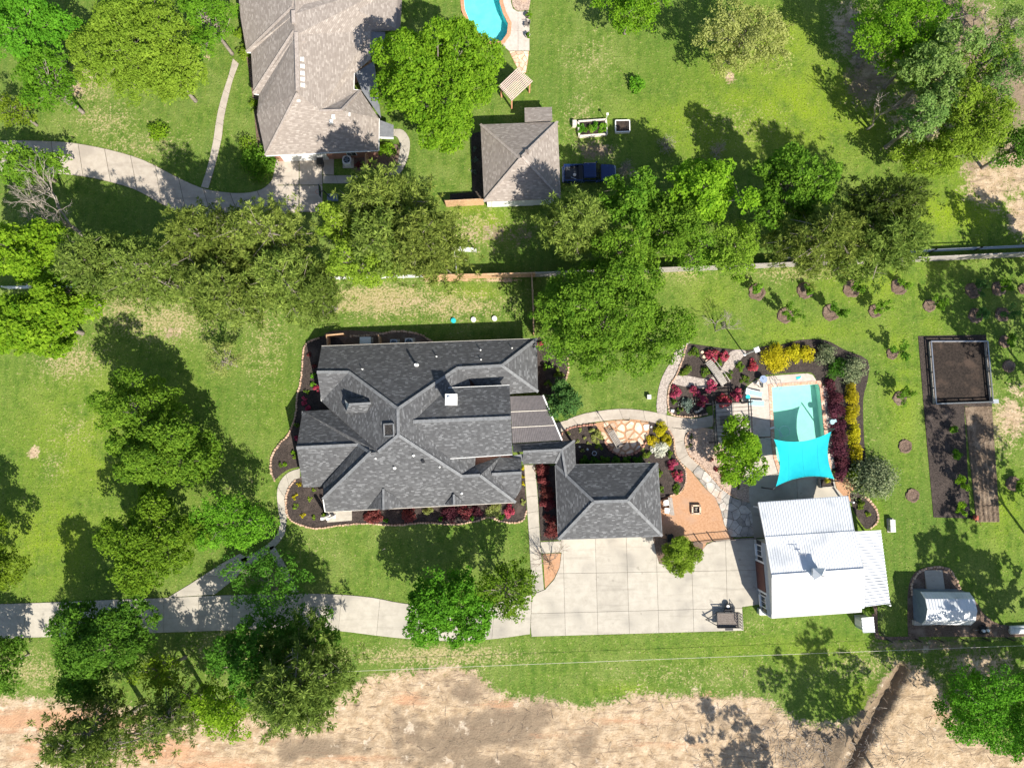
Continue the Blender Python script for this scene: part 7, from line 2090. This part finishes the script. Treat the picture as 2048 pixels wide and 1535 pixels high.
# raised planters of the neighbour
rb = thing('raised_bed', 'concrete block raised bed full of green vegetables', 'raised bed', G(1184, 262))
q = pts([(1156, 246), (1211, 242), (1213, 271), (1158, 275)])
for i in range(4):
    a, b = q[i], q[(i + 1) % 4]
    n = max(1, int((b - a).length / .4))
    for lay in range(2):
        for k in range(n):
            p, r = a.lerp(b, (k + .02) / n), a.lerp(b, (k + .98) / n)
            MB().beam(p + Vector((0, 0, .12 + lay * .21)), r + Vector((0, 0, .12 + lay * .21)), .2, .2).build('block', MAT['trim'], rb)
MB().prism(inset_poly(xy(q), .05), .02, .36).build('soil', MAT['darksoil'], rb)
for k in range(4): S('vegetable_plant', f'{ORD[k]} leafy vegetable clump from the left in the block raised bed', 1164 + k * 13.5, 257, 9.5, .6, 'vivid' if k != 1 else 'mid', cat='vegetable', group='vegetables in the raised bed', leaf=.2, z=.36, ry=12)
wb_ = thing('raised_bed', 'white plastic raised bed with bare soil', 'raised bed', G(1243, 255))
q = pts([(1230, 244), (1258, 243.5), (1258.5, 266), (1230.5, 267)])
for i in range(4): MB().beam(q[i] + Vector((0, 0, .22)), q[(i + 1) % 4] + Vector((0, 0, .22)), .1, .44).build('side_board', MAT['white'], wb_)
MB().prism(inset_poly(xy(q), .04), .02, .34).build('soil', MAT['darksoil'], wb_)
c = G(1148.5, 250)
cbx = MB().box((c.x, c.y, .3), (.45, .65, .6)).build('compost_box', MAT['trim'], None, label='small cream box at the left end of the block raised bed', cat='box')
MB().box((c.x, c.y, .62), (.25, .3, .05)).build('lid', MAT['siding'], cbx)
c = G(1212, 239)
bfd = thing('garden_post', 'white topped post at the corner of the block raised bed', 'post', c)
MB().tube([(c.x, c.y, 0), (c.x, c.y, 1.3)], .04, 6).build('pole', MAT['white'], bfd)
MB().box((c.x, c.y, 1.35), (.25, .25, .12)).build('cap', MAT['white'], bfd)
# utility boxes
ub = thing('utility_box', 'grey utility box standing on the lawn right of the barn', 'utility box', G(1780, 1050))
c = G(1780, 1050)
MB().box((c.x, c.y, .05), (.7, 1.5, .1)).build('pad', MAT['concrete'], ub)
for k in (-1, 1): MB().box((c.x, c.y + k * .34, .35), (.52, .62, .5)).box((c.x, c.y + k * .34, .62), (.56, .66, .05)).build('cabinet', MAT['siding'], ub)
c = G(1297, 794)
ub2 = MB().box((c.x, c.y, .22), (.4, .45, .44)).box((c.x, c.y, .46), (.44, .49, .05)).build('utility_box', MAT['siding'], None, label='small pale utility box on the lawn left of the gravel path', cat='utility box')
c = G(1344, 821)
MB().frustum([(c.x - .25, c.y - .18), (c.x + .22, c.y - .22), (c.x + .28, c.y + .16), (c.x - .2, c.y + .22)], 0, [(c.x - .14, c.y - .1), (c.x + .12, c.y - .14), (c.x + .14, c.y + .1), (c.x - .12, c.y + .12)], .3).build('white_rock', MAT['white'], None, label='white rock at the lower left tip of the azalea garden', cat='rock')
for k, (x, y, r_) in enumerate([(1414, 722, .3), (1408, 713, .28), (1404, 704, .24)]):
    c = G(x, y)
    MB().frustum([(c.x + r_ * math.cos(a), c.y + r_ * .8 * math.sin(a)) for a in np.arange(0, 6.28, .8)], 0, [(c.x + .7 * r_ * math.cos(a), c.y + .55 * r_ * math.sin(a)) for a in np.arange(0, 6.28, .8)], .18).build('stepping_stone', MAT['flag_tan'], None, label=f'{ORD[k]} pale stepping stone counted from the upper end of the footbridge', cat='stone', group='stepping stones by the footbridge')
for k, (x, y) in enumerate([(1159, 893), (1175, 898), (1302, 853)]):
    c = G(x, y)
    MB().disc((c.x, c.y), .13, .05, .2, 9, .07).build('garden_stone', MAT['white'], None, label=['left white garden stone in the shaded hosta bed', 'right white garden stone in the shaded hosta bed', 'white garden stone above the yellow shrubs'][k], cat='stone')
bc_ = thing('barrel_ring', 'white ringed pot in the shade behind the garage', 'pot', G(1188, 906))
c = G(1188, 906)
MB().disc((c.x, c.y), .2, .05, .4, 14, .26).build('pot', MAT['metal_grey'], bc_)
MB().disc((c.x, c.y), .2, .4, .42, 14).build('soil', MAT['mulch'], bc_)
# tiller, tarp roll, clutter by the shed
tl = thing('garden_tiller', 'faded red garden tiller parked at the foot of the tilled rows', 'tiller', G(1946, 1034))
c = G(1946, 1034)
MB().box((c.x, c.y, .45), (.4, .5, .35)).box((c.x, c.y + .05, .68), (.26, .3, .16)).build('engine', MAT['red'], tl)
for k in (-1, 1):
    MB().tube([(c.x + k * .22, c.y, .2), (c.x + k * .34, c.y, .2)], .2, 12).build('wheel', MAT['rubber'], tl)
    MB().tube([(c.x + k * .15, c.y - .1, .5), (c.x + k * .25, c.y - .8, .95)], .025, 6).build('handle', MAT['red'], tl)
tp_ = thing('tarp_roll', 'white tarp covered stack lying at the right edge below the blue shed', 'tarp', G(2034, 1263))
a, b = G(2020, 1262, .35), G(2060, 1260, .35)
MB().tube([a, a.lerp(b, .5) + Vector((0, .04, .03)), b], [.3, .34, .3], 10).tube([a + Vector((.1, .35, -.1)), b + Vector((0, .35, -.1))], .22, 8).build('tarp', MAT['white'], tp_, True)
for i in range(3): p = a.lerp(b, .15 + i * .3); MB().tube([(p.x, p.y - .36, .1), (p.x, p.y - .2, .62), (p.x, p.y + .3, .62), (p.x, p.y + .62, .1)], .02, 4).build('strap', MAT['metal_grey'], tp_)
cl = thing('yard_cart', 'dark yard cart with pale odds and ends right of the blue shed', 'cart', G(1963, 1257))
c = G(1963, 1257)
MB().box((c.x, c.y, .4), (1.0, .7, .25)).build('tray', MAT['black'], cl)
for k in (-1, 1): MB().tube([(c.x + .1, c.y + k * .36, .22), (c.x + .1, c.y + k * .46, .22)], .22, 12).build('wheel', MAT['rubber'], cl)
MB().tube([(c.x - .5, c.y, .35), (c.x - 1.0, c.y, .5)], .025, 6).build('handle', MAT['chrome'], cl)
bk2 = thing('white_bucket', 'two white buckets standing in the yard cart', 'bucket', (c.x, c.y, .53))
for dx in (-.22, .25): MB().disc((c.x + dx, c.y + .1 * dx), .13, .53, .8, 12, .16).build('bucket', MAT['white'], bk2)
# barn corner barrel, neighbours' pots
c = G(1521, 1218)
hb = thing('storage_bin', 'grey storage bin at the lower left corner of the barn', 'bin', c)
MB().box((c.x, c.y - .1, .4), (.75, .6, .75)).build('box', MAT['metal_grey'], hb)
MB().box((c.x, c.y - .1, .8), (.8, .65, .06)).build('lid', MAT['siding'], hb)
for k, (x, y, mt) in enumerate([(1055, 34, 'bright'), (1055, 74, 'mid')]):
    c = G(x, y)
    pt = thing('planter_pot', ['dark square pot behind the chair on the neighbour pool deck', 'pale pot at the lawn edge of the neighbour pool deck'][k], 'pot', c)
    MB().disc((c.x, c.y), .2, .05, .5, 12, .3).build('pot', MAT['darkwood'] if k == 0 else MAT['trim'], pt)
    MB().disc((c.x, c.y), .26, .48, .5, 12).build('soil', MAT['mulch'], pt)
    S('potted_plant', ['spiky plant in the dark pot on the neighbour pool deck', 'small plant in the pale pot on the neighbour pool deck'][k], x + 1, y - 1, 8 - 2 * k, .5, mt, leaf=.22, z=.5, dens=.5, cat='plant')
# small lawn flag
c = G(766, 1098)
fg = thing('lawn_flag', 'small pinkish garden flag on the front lawn', 'flag', c)
MB().tube([(c.x, c.y, 0), (c.x, c.y, .7)], .015, 5).build('rod', MAT['black'], fg)
MB().add([(c.x, c.y, .68), (c.x + .3, c.y + .22, .66), (c.x + .32, c.y + .1, .3), (c.x, c.y, .35)], [(0, 1, 2, 3), (3, 2, 1, 0)]).build('cloth', MAT['flag_tan'], fg)

# ------------------------------------------------------------------ debris on the graded dirt (uncountable)
rngd = random.Random(77)
dirt_poly = xy(pts(dirt_edge[1:]))
m = MB()
n = 0
while n < 1500:
    px, py = rngd.uniform(-60, 2100), rngd.uniform(1330, 1620)
    p = G(px, py)
    if not inside(dirt_poly, p.x, p.y) and rngd.random() > .06: continue
    if px < 700 and rngd.random() < .65: continue
    a = rngd.gauss(.1, .9)
    l = rngd.choice((.15, .2, .25, .35, .5, .9)) * rngd.uniform(.6, 1.2)
    r = .01 + .012 * l
    d = Vector((math.cos(a), math.sin(a), rngd.uniform(-.05, .12)))
    z = .06 + rngd.uniform(0, .1)
    q = Vector((p.x, p.y, z))
    mid = q + d * l * .5 + Vector((rngd.uniform(-.06, .06), rngd.uniform(-.06, .06), .02))
    m.tube([q, mid, q + d * l], [r, r * .9, r * .5], 4, False)
    n += 1
m.build('twig_debris', MAT['twig'], None, kind='stuff', org=(0, 0, 0), label='scattered dry twigs on the graded dirt', cat='twigs')
rootm = MB()
for k in range(420):
    px, py = rngd.gauss(1600, 110), rngd.gauss(1500, 42)
    p = G(px, py)
    if not inside(dirt_poly, p.x, p.y): continue
    a = rngd.uniform(0, 6.28); l = rngd.uniform(.4, 1.3)
    q = Vector((p.x, p.y, .08)); d = Vector((math.cos(a), math.sin(a), rngd.uniform(.0, .5)))
    rootm.tube([q, q + d * l * .5 + Vector((0, 0, .05)), q + d * l], [.03, .022, .008], 4, False)
rootm.build('brush_pile', MAT['palebark'], None, kind='stuff', org=(0, 0, 0), label='tangled dry brush heaped beside the trench', cat='brush')

# ------------------------------------------------------------------ grass tufts standing in the lawn and creeping over the slab edges (uncountable)
rngt = np.random.default_rng(5)
NT = 62000
q = np.stack([rngt.uniform(-66, 66, NT), rngt.uniform(-40, 58, NT)], 1)
edge = []
for p in KERBS:
    for i in range(len(p)):
        a, b = np.array(p[i - 1]), np.array(p[i])
        L_ = np.linalg.norm(b - a)
        k = int(L_ / 0.13)
        if k: edge.append(a + (b - a) * rngt.random((k, 1)) + rngt.normal(0, 0.05, (k, 2)))
edge = np.vstack(edge)
def pts_in(poly, P):
    r = np.zeros(len(P), bool)
    for i in range(len(poly)):
        x0, y0 = poly[i]; x1, y1 = poly[i - 1]
        if y0 == y1: continue
        r ^= ((y0 > P[:, 1]) != (y1 > P[:, 1])) & (P[:, 0] < (x1 - x0) * (P[:, 1] - y0) / (y1 - y0) + x0)
    return r
no_grass = PAVED + [xy(pts(x)) for x in (POOL_PX, POOL2_PX, dirt_edge, [(640, 690), (1076, 678), (1080, 785), (1125, 880), (1150, 880), (1152, 930), (1316, 926), (1324, 1072), (1118, 1078), (1111, 930), (1044, 930), (1032, 1004), (650, 1022), (606, 974), (594, 895)],
    [(470, -60), (490, 100), (531, 311), (757, 300), (810, 280), (810, -60)], [(961, 249), (1049, 215), (1105, 214), (1122, 397), (968, 403)], [(1508, 1005), (1700, 992), (1780, 1205), (1728, 1214), (1522, 1224)], [(1818, 1180), (1940, 1180), (1950, 1250), (1822, 1250)])]
bad = np.zeros(len(q), bool)
for p in no_grass: bad |= pts_in(p, q)
q = q[~bad]
bad = np.zeros(len(edge), bool)
for p in no_grass:
    if len(p) < 3: continue
    bad |= pts_in(inset_poly(p, 0.09), edge)
edge = edge[~bad]
P2 = np.vstack([q, edge])
n_ = len(P2)
C3 = np.concatenate([P2, np.zeros((n_, 1))], 1)
D3 = unit(np.concatenate([rngt.normal(0, .8, (n_, 2)), np.full((n_, 1), .55)], 1))
V = needle_quads(C3, D3, rngt.uniform(.07, .17, n_), rngt.uniform(.05, .11, n_), rngt)
leaf_object('grass_tufts', V, rngt.normal(.5, .25, n_), MAT['tuft'], None, org=(0, 0, 0), kind='stuff', label='short grass tufts all over the lawns', cat='grass')
